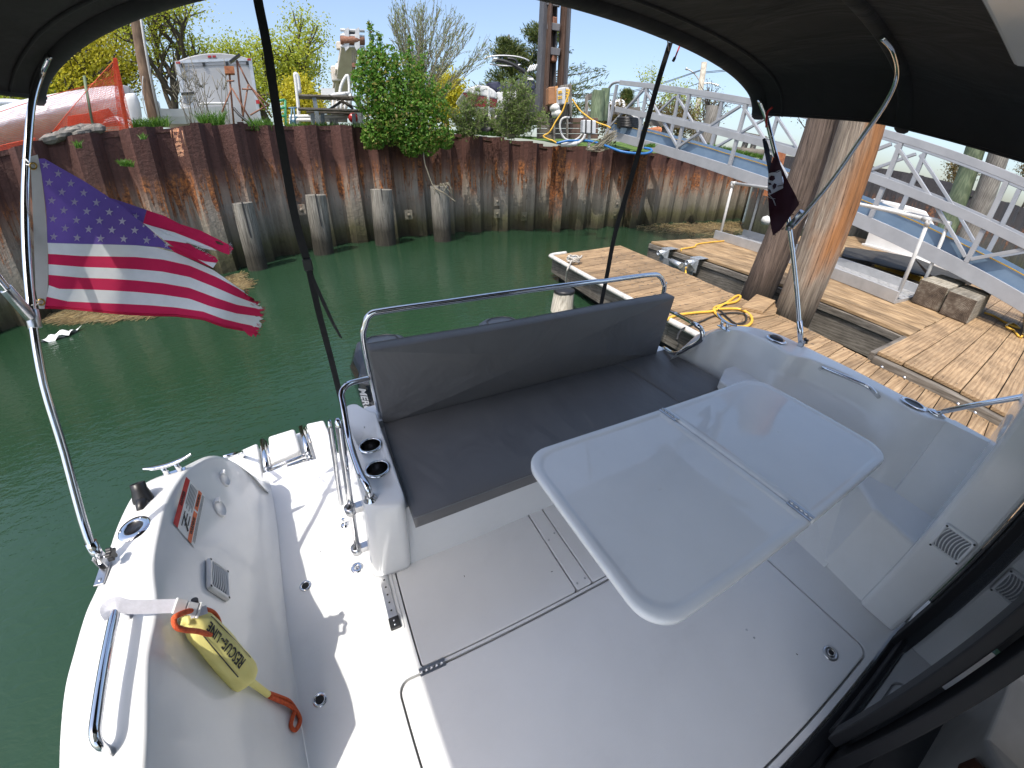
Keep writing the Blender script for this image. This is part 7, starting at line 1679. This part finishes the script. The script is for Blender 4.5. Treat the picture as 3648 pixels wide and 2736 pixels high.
for pts in (((1090, 255), (1050, 190), (1000, 145), (945, 122)), ((1085, 285), (1130, 270), (1200, 268), (1275, 293))):
    m_ = MB(); m_.tube(catmull([atr(ZA(*p), 38) for p in pts], 5), .06, 6); obj('arm', m_, M['trim'], sl_); m_ = MB(); a, c_ = atr(ZA(*pts[-1]), 37.9), atr(ZA(*pts[-2]), 38); m_.beam(a, a+(c_-a)*.45, .3, .12); obj('lamp_head', m_, M['trim'], sl_, bevel=.04)
for k, (a, b) in enumerate((((1110, 130), (-600, 330)), ((1105, 140), (-600, 350)), ((1085, 262), (-400, 420)), ((1132, 128), (2400, 60)), ((1132, 140), (2400, 75)), ((600, 460), (900, 430)), ((560, 478), (900, 445)))):
    A__, B__ = atr(ZA(*a), 38), atr(ZA(*b), 38); m_ = MB(); m_.tube([A__*(1-t)+B__*t-A3((0, 0, 1.2*math.sin(math.pi*t) if k < 3 else .2)) for t in np.linspace(0, 1, 12)], .022, 4); obj('power_line', m_, M['bcord'], label=('upper thin power line running left from the street light pole', 'second thin power line running left just under the upper one', 'low thin wire running left from the middle of the street light pole', 'upper thin power line running right behind the canopy edge', 'lower thin power line running right behind the canopy edge', 'short thin wire crossing the yellow green tree behind the gangway', 'short sagging wire under the other one behind the gangway')[k], cat='wire', group='overhead wires')
m_ = MB(); q = atr(ZA(1890, 900), 15.5); m_.beam(q-(0, 0, 1.5), q+(0, 0, .1), .35, .12, up=(1, 0, 0)); obj('rusty_beam', m_, M['rustpost'], label='upright rusty steel beam at the end of the dark bulkhead', cat='beam')
panel('white_boat', [ZB(*p) for p in ((820, 610), (840, 598), (1090, 650), (1250, 700), (1340, 850), (1330, 890), (1180, 850), (1000, 770), (800, 680))], 14.6, A3((2, 1, 0)), 'paintw', label='white boat hull moored behind the gangway deck', cat='boat', bevel=.08)
for p, rr, lb_ in ((Wz(585, 780), 15, 'small white buoy seen between the two big pilings'), (R6(1720, 180), 13.5, 'small white buoy in the reeds left of the skull flag'), (R6(2000, 190), 14.5, 'small white buoy in the reeds right of the skull flag')):
    m_ = MB(); c_ = atr(p, rr); c_[2] = max(c_[2], ZW+.1); m_.lathe(c_-(0, 0, .12), (0, 0, 1), [(.0001, 0), (.10, .02), (.15, .12), (.12, .22), (.0001, .27)], 14); obj('white_buoy', m_, M['paintw'], label=lb_, cat='buoy', group='white buoys beyond the dock')
# ================================================================= FLAGS
def clothmat(name, c, tr=.6):
    mt, t, b, o = newmat(name); v = coords(t, rnd=False); n1 = ND(t, 'ShaderNodeTexNoise', Scale=40, Detail=3); t.links.new(v, n1.inputs['Vector'])
    r = ramp(t, n1.outputs['Fac'], [(.3, tuple(q*.93 for q in c)), (.7, c)]); t.links.new(r.outputs[0], b.inputs['Base Color']); b.inputs['Roughness'].default_value = .85
    w = ND(t, 'ShaderNodeTexNoise', Scale=900, Detail=0); t.links.new(v, w.inputs['Vector']); bumpit(t, b, w.outputs['Fac'], .2, .0006)
    tl_ = t.nodes.new('ShaderNodeBsdfTranslucent'); t.links.new(r.outputs[0], tl_.inputs['Color']); mx = t.nodes.new('ShaderNodeMixShader'); mx.inputs[0].default_value = tr
    t.links.new(b.outputs[0], mx.inputs[1]); t.links.new(tl_.outputs[0], mx.inputs[2]); t.links.new(mx.outputs[0], o.inputs[0]); return mt
M['fred'] = clothmat('flag_red_cloth', (.66, .025, .10)); M['fwhite'] = clothmat('flag_white_cloth', (.84, .84, .84)); M['fblue'] = clothmat('flag_faded_blue_cloth', (.17, .105, .40))
M['fband'] = clothmat('flag_heading_canvas', (.55, .56, .56), .15)
ft = atx(R5(215, 150), -.815); fb = atx(R5(250, 1230), -.82); FN = nrm(A3((-.52, .86, .0))); FQ = (ft+fb)/2
def fl_(p, k=0):       # point of the flag cloth: measured outline, with the folds pushed along the line of sight
    q = atp(R5(*p), FQ, FN); d = q-EYE; u = (p[0]-300)/1600
    return EYE+d*(1+.030*math.sin(u*7.0+p[1]*.0016)*min(1, u*2.5+.1)+.012*math.sin(u*17+1+p[1]*.004)*u+k)
flag = thing('national_flag', 'tattered flag of stars and stripes tied to the bimini pole', 'flag', fb)
def polyl(pts, n):
    pts = [np.array(p, float) for p in pts]; s = [0]
    for a, b in zip(pts[:-1], pts[1:]): s.append(s[-1]+np.linalg.norm(b-a))
    s = np.array(s)/s[-1]; t = np.linspace(0, 1, n); return np.stack([np.interp(t, s, [p[i] for p in pts]) for i in (0, 1)], 1)
Lx = [
 [(350, 757), (600, 765), (820, 770), (1000, 775), (1150, 790), (1290, 828), (1440, 895), (1580, 960), (1700, 1045), (1820, 1130)],
 [(355, 838), (600, 855), (800, 858), (1000, 862), (1200, 880), (1400, 925), (1600, 1010), (1750, 1090), (1870, 1170)],
 [(357, 915), (600, 935), (800, 942), (1000, 952), (1200, 970), (1400, 1010), (1600, 1090), (1750, 1155), (1905, 1213)],
 [(358, 993), (600, 1015), (800, 1022), (1000, 1035), (1200, 1055), (1400, 1090), (1600, 1165), (1750, 1215), (1942, 1250)],
 [(360, 1070), (440, 1098), (600, 1100), (800, 1108), (1000, 1120), (1200, 1140), (1400, 1170), (1550, 1225), (1750, 1280), (1938, 1305)],
 [(345, 1155), (500, 1190), (700, 1200), (900, 1208), (1100, 1218), (1300, 1235), (1500, 1265), (1650, 1320), (1780, 1352), (1915, 1380)],
 [(330, 1240), (500, 1245), (700, 1265), (900, 1285), (1100, 1295), (1300, 1300), (1500, 1325), (1650, 1380), (1800, 1408), (1900, 1428)]]
NF = 60; LX = [polyl(l, NF) for l in Lx]
random.seed(77)
for i in range(6):
    m_ = MB(); rows = []
    for v in np.linspace(0, 1, 7):
        row = []
        for j in range(NF):
            p = LX[i][j]*(1-v)+LX[i+1][j]*v
            if j >= NF-2: p = p+(random.uniform(-26, 18)*(.4 if i == 0 else 1), random.uniform(-5, 5))
            row.append(fl_(p))
        rows.append(row)
    m_.grid(rows, True); obj('flag_stripe', m_, M['fwhite' if i % 2 == 0 else 'fred'], flag, label='white stripe' if i % 2 == 0 else 'red stripe')
m_ = MB(); hem = [LX[6][j] for j in range(NF)]; m_.tube([fl_(p-(0, 12)) for p in hem[:56]], .0016, 5); m_.tube([fl_(p) for p in hem[:56]], .0016, 5); obj('bottom_hem', m_, M['fred'], flag)
# frayed threads
m_ = MB()
for i in range(7):
    for k in range(14):
        a = LX[min(i, 6)][NF-1]+(random.uniform(-25, 0), random.uniform(-30, 45)*(0 if i == 6 else 1)); m_.tube([fl_(a), fl_(a+(random.uniform(8, 32), random.uniform(-4, 16)))], .0006, 3)
obj('frayed_threads', m_, M['fred'], flag, kind='stuff')
m_ = MB(); m_.add([fl_(p) for p in ((1800, 1405), (1905, 1425), (1890, 1455), (1870, 1430), (1860, 1452), (1835, 1440))], [(0, 1, 2, 3), (0, 3, 4, 5)]); obj('flag_tatter', m_, M['fred'], flag)
# canton
top_ = polyl([(272, 112), (300, 118), (450, 205), (620, 300), (790, 410), (960, 540), (1100, 650), (1200, 740), (1290, 826)], 40)
botc = polyl([(290, 160), (318, 320), (342, 520), (350, 757), (600, 765), (820, 770), (1000, 775), (1150, 790), (1292, 829)], 40)
NW = 40; botb = polyl(Lx[0][:6], NW); left = polyl([(286, 135), (318, 320), (342, 520), (350, 757)], 30); m_ = MB(); rows = []
for q in range(30):
    v = q/29; L_ = left[q]; row = []
    # right limit on the fold edge at the same height
    yy = L_[1]; xr = np.interp(yy, top_[:, 1], top_[:, 0])
    for j in range(NW):
        u = j/(NW-1)
        # blend to the canton's curved lower edge
        yb_ = np.interp(L_[0]+(xr-L_[0])*u, botb[:, 0], botb[:, 1])
        y = 112+(yb_-112)*((yy-112)/(757-112)); x = L_[0]+(max(xr, L_[0]+4)-L_[0])*u; xe = np.interp(y, top_[:, 1], top_[:, 0]); x = L_[0]+(max(xe, L_[0]+3)-L_[0])*u
        row.append(fl_((x, y), .0004))
    rows.append(row)
m_.grid(rows, True); obj('canton', m_, M['fblue'], flag)
# layer folded behind
def backlayer(poly, mt, k, name='folded_back'):
    c = np.mean(poly, axis=0); m_ = MB(); P = [fl_(p, k) for p in poly]; n = len(P); m_.add(P+[fl_(c, k)], [(i, (i+1) % n, n) for i in range(n)], False); obj(name, m_, M[mt], flag)
backlayer([(770, 412), (900, 452), (1085, 515), (1070, 560), (1058, 612), (980, 560), (880, 480)], 'fblue', .035)
backlayer([(1085, 515), (1220, 560), (1330, 618), (1480, 665), (1610, 730), (1700, 775), (1725, 800), (1705, 825), (1690, 845), (1640, 828), (1560, 790), (1430, 735), (1290, 680), (1150, 640), (1058, 612)], 'fred', .035)
backlayer([(1058, 612), (1150, 640), (1290, 680), (1430, 735), (1560, 790), (1600, 815), (1500, 800), (1440, 775), (1380, 755), (1370, 762), (1290, 745), (1210, 735), (1120, 665)], 'fwhite', .034)
backlayer([(1210, 735), (1290, 745), (1400, 765), (1450, 800), (1520, 830), (1590, 860), (1612, 888), (1600, 905), (1520, 895), (1420, 870), (1300, 800)], 'fred', .033)
backlayer([(1380, 840), (1420, 868), (1520, 895), (1600, 905), (1575, 942), (1500, 915), (1440, 885)], 'fwhite', .032)
backlayer([(1230, 775), (1300, 792), (1400, 845), (1500, 900), (1580, 945), (1520, 925), (1400, 872), (1290, 828)], 'fred', .004)
m_ = MB(); pts = [(1588, 742), (1620, 748), (1655, 768), (1640, 775), (1605, 765)]; m_.add([fl_(p, .0345) for p in pts], [(0, 1, 2, 3, 4)]); obj('torn_hole', m_, M['sheet'], flag)
m_ = MB()
for k in range(60):
    t = random.random(); a = np.array((1690, 770))*(1-t)+np.array((1700, 845))*t if k < 25 else np.array((1440, 790))*(1-t)+np.array((1600, 890))*t; m_.tube([fl_(a, .034), fl_(a+(random.uniform(4, 26), random.uniform(-18, 10)), .034)], .0006, 3)
obj('frayed_threads', m_, M['fwhite'], flag, kind='stuff')
# stars
def star(cx, cy, r, rot=0, sx=1.0, k=-.0015):
    P = []
    for i in range(10):
        a = -math.pi/2+rot+i*math.pi/5; rr = r if i % 2 == 0 else r*.40; P.append(fl_((cx+rr*math.cos(a)*sx, cy+rr*math.sin(a)), k))
    m_ = MB(); m_.add(P+[fl_((cx, cy), k)], [(i, (i+1) % 10, 10) for i in range(10)]); obj('star', m_, M['fwhite'], flag)
for cx, cy in ((337, 182), (430, 246), (363, 312), (523, 318), (457, 382), (618, 388), (382, 445), (550, 455), (712, 460), (471, 518), (641, 524), (807, 530), (391, 580), (564, 590), (735, 594), (903, 598), (481, 650), (655, 657), (827, 663), (995, 665), (397, 712), (570, 720), (743, 725), (914, 728), (1084, 738)): star(cx, cy, 32, .08)
star(1147, 704, 22, .1, .8); star(1230, 775, 24, .15, .85); star(1003, 560, 28, .3, 1, .0335); star(1060, 632, 14, .4, .8); star(870, 492, 9, .3, .9); star(780, 428, 8, .3, .9)
# heading with grommets and ties
hd = MB(); Lh = polyl([(225, 120), (232, 300), (245, 600), (255, 900), (262, 1100), (288, 1245)], 16); Rh = polyl([(278, 105), (300, 200), (330, 450), (348, 700), (355, 950), (352, 1130), (330, 1245)], 16)
hd.grid([[fl_(Lh[j]*(1-u)+Rh[j]*u, .001) for u in (0, .33, .66, 1)] for j in range(16)], True); obj('heading', hd, M['fband'], flag)
M['brass'] = mat('brass_grommet', (.50, .34, .10), rough=.3, metal=1, c2=(.42, .28, .08))
for p in ((245, 190), (305, 1195)):
    c = fl_(p, -.001); m_ = MB(); dv = nrm(EYE-c); u_ = nrm(np.cross(dv, (0, 0, 1))); w_ = np.cross(dv, u_); m_.tube([c+(u_*math.cos(a)+w_*math.sin(a))*.0085 for a in np.linspace(0, 2*math.pi, 20, endpoint=False)], .0026, 6, closed=True); obj('grommet', m_, M['brass'], flag)
M['tie'] = mat('white_zip_tie', (.66, .66, .64), rough=.4, c2=(.6, .6, .58))
for p, z_ in (((245, 190), (180, 165)), ((305, 1195), (245, 1215))):
    c = fl_(p, -.002); pc = atx(R5(*z_), -.82); m_ = MB(); e = c-pc; hx = nrm(A3((e[0], e[1], 0)))
    m_.tube(catmull([c, pc+hx*.012+(0, 0, .012), pc-hx*.016+(0, 0, .004), pc-hx*.004+nrm(EYE-pc)*.017, pc+hx*.014-(0, 0, .006), c], 4), .0022, 6); obj('tie', m_, M['tie'], flag)
# small dark maroon skull flag on the port pole
M['maroon'] = clothmat('faded_maroon_cloth', (.035, .008, .016), .25); M['navycl'] = clothmat('dark_navy_heading', (.022, .024, .04), .1); M['skull'] = clothmat('skull_print_white', (.55, .56, .60), .2)
sf = thing('skull_flag', 'small ragged dark maroon flag with white skull print hanging on the port bimini pole', 'flag', atr(Wz(480, 740), 2.56))
def wf(p, k=0): q = atr(Wz(*p), 2.56); d = q-EYE; return EYE+d*(1+.012*math.sin(p[0]*.035+p[1]*.01)+.008*math.sin(p[1]*.03)+k)
def wrows(Lp, Rp, n, k, name, mt, m=10):
    A1_, B1_ = polyl(Lp, n), polyl(Rp, n); m_ = MB(); m_.grid([[wf(A1_[j]*(1-u)+B1_[j]*u, k) for u in np.linspace(0, 1, m)] for j in range(n)], True); return obj(name, m_, M[mt], sf)
wrows([(305, 215), (320, 300), (340, 400), (352, 480)], [(325, 203), (350, 260), (362, 350), (380, 430)], 10, .004, 'heading', 'navycl', 4)
wrows([(392, 290), (372, 350), (345, 430), (340, 540), (350, 700), (362, 790), (376, 845)], [(400, 300), (430, 390), (475, 490), (530, 590), (548, 640), (505, 700), (425, 810)], 26, 0, 'cloth', 'maroon', 12)
wrows([(345, 440), (340, 510), (350, 582)], [(425, 415), (441, 480), (442, 535)], 8, -.004, 'skull_print', 'skull', 6)
def blotch(pts, k, mt): P = [wf(p, k) for p in pts]; m_ = MB(); c = np.mean(pts, axis=0); n = len(P); m_.add(P+[wf(c, k)], [(i, (i+1) % n, n) for i in range(n)]); obj('print_detail', m_, M[mt], sf)
blotch([(348, 468), (362, 452), (385, 455), (390, 475), (375, 488), (352, 484)], -.006, 'maroon'); blotch([(372, 520), (385, 502), (400, 510), (396, 530), (380, 545)], -.006, 'maroon'); blotch([(342, 498), (360, 500), (368, 512), (350, 518)], -.006, 'maroon'); blotch([(345, 540), (360, 545), (366, 570), (352, 566)], -.006, 'maroon')
for pts in ([(400, 432), (425, 420)], [(405, 522), (440, 515)], [(370, 430), (400, 428)]): m_ = MB(); m_.tube([wf(p, -.006) for p in pts], .002, 4); obj('print_line', m_, M['maroon'], sf)
for pts in ([(342, 572), (360, 590), (378, 612), (392, 650)], [(342, 590), (360, 600), (388, 605)]): m_ = MB(); m_.tube(catmull([wf(p, -.005) for p in pts], 3), [.006]*(3*len(pts)-3)+[.001] if False else .004, 5, flat=.3); obj('bone_print', m_, M['skull'], sf)
m_ = MB()
random.seed(5)
for k in range(40):
    t = random.random(); a = np.array((545, 620))*(1-t)+np.array((500, 710))*t if k < 20 else np.array((376, 845))*(1-t)+np.array((450, 790))*t; m_.tube([wf(a), wf(a+(random.uniform(0, 16), random.uniform(-4, 12)))], .0009, 3)
obj('frayed_threads', m_, M['maroon'], sf, kind='stuff')
m_ = MB(); m_.tube(catmull([wf((325, 222)), wf((345, 200), -.01), wf((370, 190), -.01), wf((345, 215), .01), wf((325, 222))], 4), .002, 5); obj('tie', m_, M['tie'], sf)

# ================================================================= RESCUE BAG
M['bag'] = mat('yellow_bag_fabric', (.80, .74, .28), c2=(.74, .66, .22), rough=.6, scale=6, bump=.35, bscale=9, bdist=.012)
M['orope'] = mat('orange_rope', (.68, .12, .03), c2=(.50, .07, .02), rough=.8, scale=90, bump=.7, bdist=.004)
M['wwebbing'] = mat('white_webbing', (.62, .62, .68), c2=(.55, .55, .60), rough=.8, scale=80, bump=.15, bdist=.002)
bag = thing('rescue_bag', 'yellow rescue throw bag with orange rope strapped to the starboard grab rail', 'throw bag', stbd.hit(S2(1250, 850))[0])
h0, n0 = stbd.hit(S2(990, 545)); h1_, n1_ = stbd.hit(S2(1400, 1000)); nn_ = nrm(n0+n1_); BR = .050
BR = .049; P0 = h0-pray(*S2(1000, 560))*(BR*1.35); P1 = h1_-pray(*S2(1385, 985))*(BR*1.05)
ax_ = nrm(P1-P0); sdv = nrm(np.cross(ax_, nn_)); nv = np.cross(sdv, ax_); BL = np.linalg.norm(P1-P0)
def bagp(t, a, r=None, lift=0):
    rr = np.interp(t, [-.06, -.03, 0, .05, .12, .5, .9, .97, 1.0, 1.02], [.30, .62, .52, .66, .88, 1.0, .98, .88, .6, .25])*BR if r is None else r
    f = 1+.05*math.sin(3*a+t*4)+.03*math.sin(5*a-t*9)+.02*math.sin(9*a+t*13); 
    if t < .12: f += .14*math.sin(7*a)*(1-t/.12)
    e = .80 if math.sin(a) < 0 else 1.0
    return P0+ax_*BL*t+(sdv*math.cos(a)*1.08+nv*math.sin(a)*e)*(rr*f+lift)
m_ = MB(); m_.grid([[bagp(t, a) for a in np.linspace(0, 2*math.pi, 40, endpoint=False)] for t in np.concatenate([[-.06, -.03, -.01, .02, .05, .09, .13], np.linspace(.2, .9, 14), [.94, .97, .99, 1.0, 1.01, 1.02]])], True, closed=True)
m_.add([bagp(1.02, a) for a in np.linspace(0, 2*math.pi, 40, endpoint=False)]+[P0+ax_*BL*1.025], [(i, (i+1) % 40, 40) for i in range(40)], True); m_.add([bagp(-.06, a) for a in np.linspace(0, 2*math.pi, 40, endpoint=False)]+[P0-ax_*BL*.065], [((i+1) % 40, i, 40) for i in range(40)], True)
bo = obj('bag_body', m_, M['bag'], bag)
def bagang(p):        # angle round the bag facing a pixel
    best = None
    for a in np.linspace(0, math.pi, 60):
        for t in np.linspace(0, 1, 60):
            q = bagp(t, a, BR*1.0); d = q-EYE; d = d/np.linalg.norm(d); e = np.linalg.norm(d-pray(*p))
            if best is None or e < best[0]: best = (e, t, a)
    return best[1:]
tR, aR = bagang(S2(1372, 888)); tE, aE = bagang(S2(1130, 600))
V_, F_ = textmesh('RESCUE~LINE', .040, spacing=1.02, bold=.0006); w0, w1_ = V_[:, 0].min(), V_[:, 0].max(); m_ = MB(); LT = abs(tR-tE)*BL
sgn = 1
V3 = []
for v in V_:
    s = (v[0]-w0)/(w1_-w0); t = tR+(tE-tR)*s; a = (aR*(1-s)+aE*s); V3.append((t, a, v[1], v[2]))
rd_ = pray(*S2(1372, 888)); 
# letters' tops lean to the lower left of the picture: find which way round the bag that is
q1_ = bagp(tR, aR, BR); q2_ = bagp(tR, aR+.2, BR)
ll = atz(S2(1300, 960), q1_[2])-q1_; sgn = 1 if (q2_-q1_) @ ll > 0 else -1
m_.add([bagp(t, a+sgn*y/BR, None, .0022+z) for t, a, y, z in V3], F_); obj('bag_lettering', m_, M['ink'], bag)
for da in (.030, -.030):
    m_ = MB(); P = [[bagp(t, aR*(1-s)+aE*s+sgn*(da+o_)/BR, None, .0022) for o_ in (-.0016, .0016)] for s, t in ((s, tR+(tE-tR)*s) for s in np.linspace(-.10, 1.02, 24))]; m_.grid(P, True); obj('bag_print_line', m_, M['ink'], bag)
# rope loops
def ropeat(pts, off, r, name='rope', parent=bag, closed=False):
    P = []
    for p in pts:
        h, n = stbd.hit(S2(*p[:2])); o_ = p[2] if len(p) > 2 else off
        d = pray(*S2(*p[:2])); P.append(h-d*o_)
    m_ = MB(); m_.tube(catmull(P, 5, closed=closed), r, 8, closed=closed); return obj(name, m_, M['orope'], parent)
ropeat([(870, 560, .11), (900, 530, .13), (980, 500, .135), (1040, 488, .135), (1110, 488, .135), (1165, 515, .135), (1200, 570, .13), (1205, 620, .125), (1180, 668, .125), (1140, 675, .125), (1050, 650, .125), (960, 640, .12), (890, 620, .11)], .1, .0072, closed=True)
ropeat([(1568, 1105, .03), (1640, 1130, .028), (1720, 1165, .02), (1770, 1230, .014), (1800, 1290, .012), (1795, 1340, .01), (1765, 1380, .01), (1735, 1350, .01), (1745, 1290, .014), (1760, 1230, .02), (1700, 1185, .028), (1640, 1160, .03), (1575, 1130, .03)], .02, .0075)
tb0, _ = stbd.hit(S2(1450, 1030)); tb1, _ = stbd.hit(S2(1565, 1115)); d0 = pray(*S2(1450, 1030)); d1 = pray(*S2(1565, 1115))
m_ = MB(); m_.tube([P0+ax_*BL*1.0, tb0-d0*.045, tb1-d1*.03], [.014, .012, .011], 10); obj('bag_tail', m_, M['bag'], bag)
m_ = MB(); m_.tube([P0-ax_*.02+nv*.03, P0-ax_*.045+nv*.04], .009, 10); obj('cord_lock', m_, M['black'], bag)
# white strap with buckle from rail to bag
def ribbon(pts, w, name, mt, parent, th=.0015):
    P = catmull(pts, 6); rows = []
    for i, p in enumerate(P):
        t = nrm(P[min(i+1, len(P)-1)]-P[max(i-1, 0)]); v = nrm(EYE-p); s = nrm(np.cross(t, v)); n_ = np.cross(s, t); rows.append([p-s*w/2, p+s*w/2, p+s*w/2-n_*th, p-s*w/2-n_*th])
    m_ = MB(); m_.grid(rows, False, closed=True); return obj(name, m_, M[mt], parent)
rtop = ga+gu*.055
s0 = rtop+(gb-ga)*.06; hb, nb = stbd.hit(S2(760, 530)); hc_, nc_ = stbd.hit(S2(860, 570))
ribbon([s0+(-.022, .0, -.02), s0+(-.012, 0, .014), s0+(.012, .006, .016), (s0+hb)/2+(0, 0, .03), hb+nb*.05], .034, 'strap', 'wwebbing', bag)
m_ = MB(); cbk = (hb+nb*.05+hc_+nc_*.07)/2; dax = nrm(hc_+nc_*.07-hb-nb*.05); vv = nrm(EYE-cbk); ss = nrm(np.cross(dax, vv)); vv = np.cross(ss, dax)
m_.box(cbk-dax*.018, (.030, .040, .009), (dax, ss, vv)); m_.box(cbk+dax*.014, (.030, .034, .008), (dax, ss, vv)); m_.box(cbk+dax*.036, (.006, .042, .009), (dax, ss, vv)); obj('buckle', m_, M['whitepl'], bag, bevel=.002)
ribbon([cbk+dax*.04, P0-ax_*.02+nv*.02+sdv*.02, P0+nv*.05], .022, 'strap', 'wwebbing', bag)

# ================================================================= OUTBOARD MOTORS
M['cowl'] = mat('dark_blue_black_cowl', (.012, .016, .022), c2=(.016, .020, .028), rough=.22, scale=3, coat=.5)
M['cowltop'] = mat('matt_navy_cowl_top', (.03, .038, .055), c2=(.036, .045, .062), rough=.45, scale=20)
def motor(cx, label):
    t_ = thing('outboard_motor', label, 'outboard motor', (cx, 2.2, ZW), 'pair of dark outboard motors at the stern')
    rows = []
    for z, w, y0, y1 in ((-.15, .24, 2.00, 2.36), (.02, .36, 1.95, 2.46), (.22, .44, 1.93, 2.52), (.36, .46, 1.94, 2.55), (.45, .45, 1.97, 2.54), (.49, .40, 2.00, 2.50)):
        rows.append(fillet([(cx-w*.36, y0, z), (cx+w*.36, y0, z)], 0)[:0]+[(cx-w*.30, y0, z), (cx+w*.30, y0, z), (cx+w*.46, y0+.06, z), (cx+w*.5, (y0+y1)/2, z), (cx+w*.40, y1-.06, z), (cx+w*.2, y1, z), (cx-w*.2, y1, z), (cx-w*.40, y1-.06, z), (cx-w*.5, (y0+y1)/2, z), (cx-w*.46, y0+.06, z)])
    m_ = MB(); m_.grid(rows, False, closed=True); obj('cowl', m_, M['cowl'], t_, bevel=.018, seg=3)
    top = [A3(p) for p in rows[-1]]; c = np.mean(top, axis=0); m_ = MB(); m_.grid([[c+(p-c)*s+A3((0, 0, z)) for p in top] for s, z in ((1.0, 0), (.93, .035), (.80, .055), (.02, .062))], False, closed=True); obj('cowl_top', m_, M['cowltop'], t_, bevel=.008)
    m_ = MB(); P = [c+(p-c)*.62+A3((0, .02, .064)) for p in top]; m_.tube(P, .004, 5, closed=True); obj('top_seam', m_, M['black'], t_)
    m_ = MB(); m_.box2((cx-.09, 2.02, -1.0), (cx+.09, 2.30, -.12)); m_.box2((cx-.10, 1.85, -.25), (cx+.10, 2.05, -.02)); obj('leg', m_, M['cowl'], t_, bevel=.03)
    return t_
mo = motor(.225, 'starboard dark outboard motor with white lettering behind the back cushion'); motor(1.10, 'port dark outboard motor, only its top showing behind the back cushion')
m_ = MB(); addtext(m_, 'MERCURY', .062, A3((.036, 1.966, .30)), A3((.03, 0, -1)), A3((.78, -.63, 0)), bold=.002, spacing=1.05)
M['silver'] = mat('silver_lettering', (.62, .63, .64), rough=.35, c2=(.55, .56, .57), metal=.3)
obj('cowl_lettering', m_, M['silver'], mo)

# ================================================================= CABIN DOOR AND INTERIOR
M['frame'] = mat('black_anodised_frame', (.012, .013, .015), c2=(.012, .012, .014), rough=.5, scale=30, spec=.2)
mt, t, b, o = newmat('tinted_door_glass'); b.inputs['Base Color'].default_value = (.10, .11, .12, 1); b.inputs['Transmission Weight'].default_value = .75; b.inputs['Roughness'].default_value = .02; b.inputs['IOR'].default_value = 1.5; M['glass'] = mt
dr_ = thing('sliding_door', 'black framed glass sliding door of the cabin at the lower right', 'door', (1.3, -.31, 0))
def fbox(lo, hi, name='door_frame', mt='frame', par=dr_, bev=.006): m_ = MB(); m_.box2(lo, hi); return obj(name, m_, M[mt], par, bevel=bev)
fbox((.40, -.47, -.005), (1.765, -.272, .018), 'door_track'); fbox((.62, -.345, .018), (1.76, -.325, .032), 'track_rib'); fbox((.62, -.395, .018), (1.76, -.375, .032), 'track_rib')
fbox((1.685, -.36, .034), (1.762, -.268, 2.02), 'door_jamb'); fbox((1.715, -.268, .30), (1.745, -.258, 2.0), 'jamb_seal', 'black')
fbox((1.06, -.330, .10), (1.13, -.290, 2.0)); fbox((1.13, -.330, .034), (1.683, -.290, .10)); fbox((1.13, -.312, .102), (1.683, -.304, 2.0), 'door_glass', 'glass', bev=0)
fbox((1.02, -.395, .034), (1.10, -.350, 2.0), 'inner_leaf_frame'); fbox((1.10, -.395, .034), (1.683, -.350, .09), 'inner_leaf_frame')
# white interior mouldings seen below the door frame
cabin_in = thing('cabin_interior', 'white moulded counter and cabin shell coloured black for its shade inside the cabin doorway', 'counter', (1.0, -.7, 0))
def cpan(name, pts, y, dep, mt, bev=.02): P = [aty(S4(*p), y) for p in pts]; m_ = MB(); m_.prism(P, (0, -dep, 0)); return obj(name, m_, M[mt], cabin_in, bevel=bev, seg=4)
M['intwhite'] = mat('interior_white_moulding', (.62, .60, .56), c2=(.56, .54, .50), rough=.35)
cpan('counter_front', [(1000, 1760), (1290, 1585), (1525, 1180), (2030, 878), (1985, 960), (1800, 1430), (1830, 1490), (1950, 1720), (1500, 1900)], -.62, .25, 'intwhite')
cpan('lower_moulding', [(600, 1760), (735, 1515), (1110, 1385), (1060, 1480), (900, 1760)], -.55, .2, 'intwhite')
M['brownpanel'] = mat('brown_drawer_front', (.09, .035, .022), c2=(.12, .05, .03), rough=.4)
cpan('drawer_front', [(1560, 1700), (1590, 1625), (1710, 1575), (1830, 1700), (1700, 1800)], -.60, .02, 'brownpanel', .005)
m_ = MB(); m_.box2((.3, -1.8, -.1), (2.6, -1.7, 2.1)); m_.box2((.3, -1.7, -.1), (2.6, -.9, -.06)); m_.box2((2.3, -1.7, -.1), (2.4, -.48, 2.0)); m_.box2((.3, -.9, -.06), (1.76, -.48, -.03)); obj('shade_coloured_shell', m_, M['dark'], cabin_in)  # cabin back, side and floor coloured near black for the dark inside
m_ = MB(); m_.box2((-.66, -1.2, -.9), (2.2, -.3, -.06)); m_.box2((-.62, -.3, -.9), (2.0, 1.7, -.10)); obj('hull_bottom', m_, M['gel'], boat)
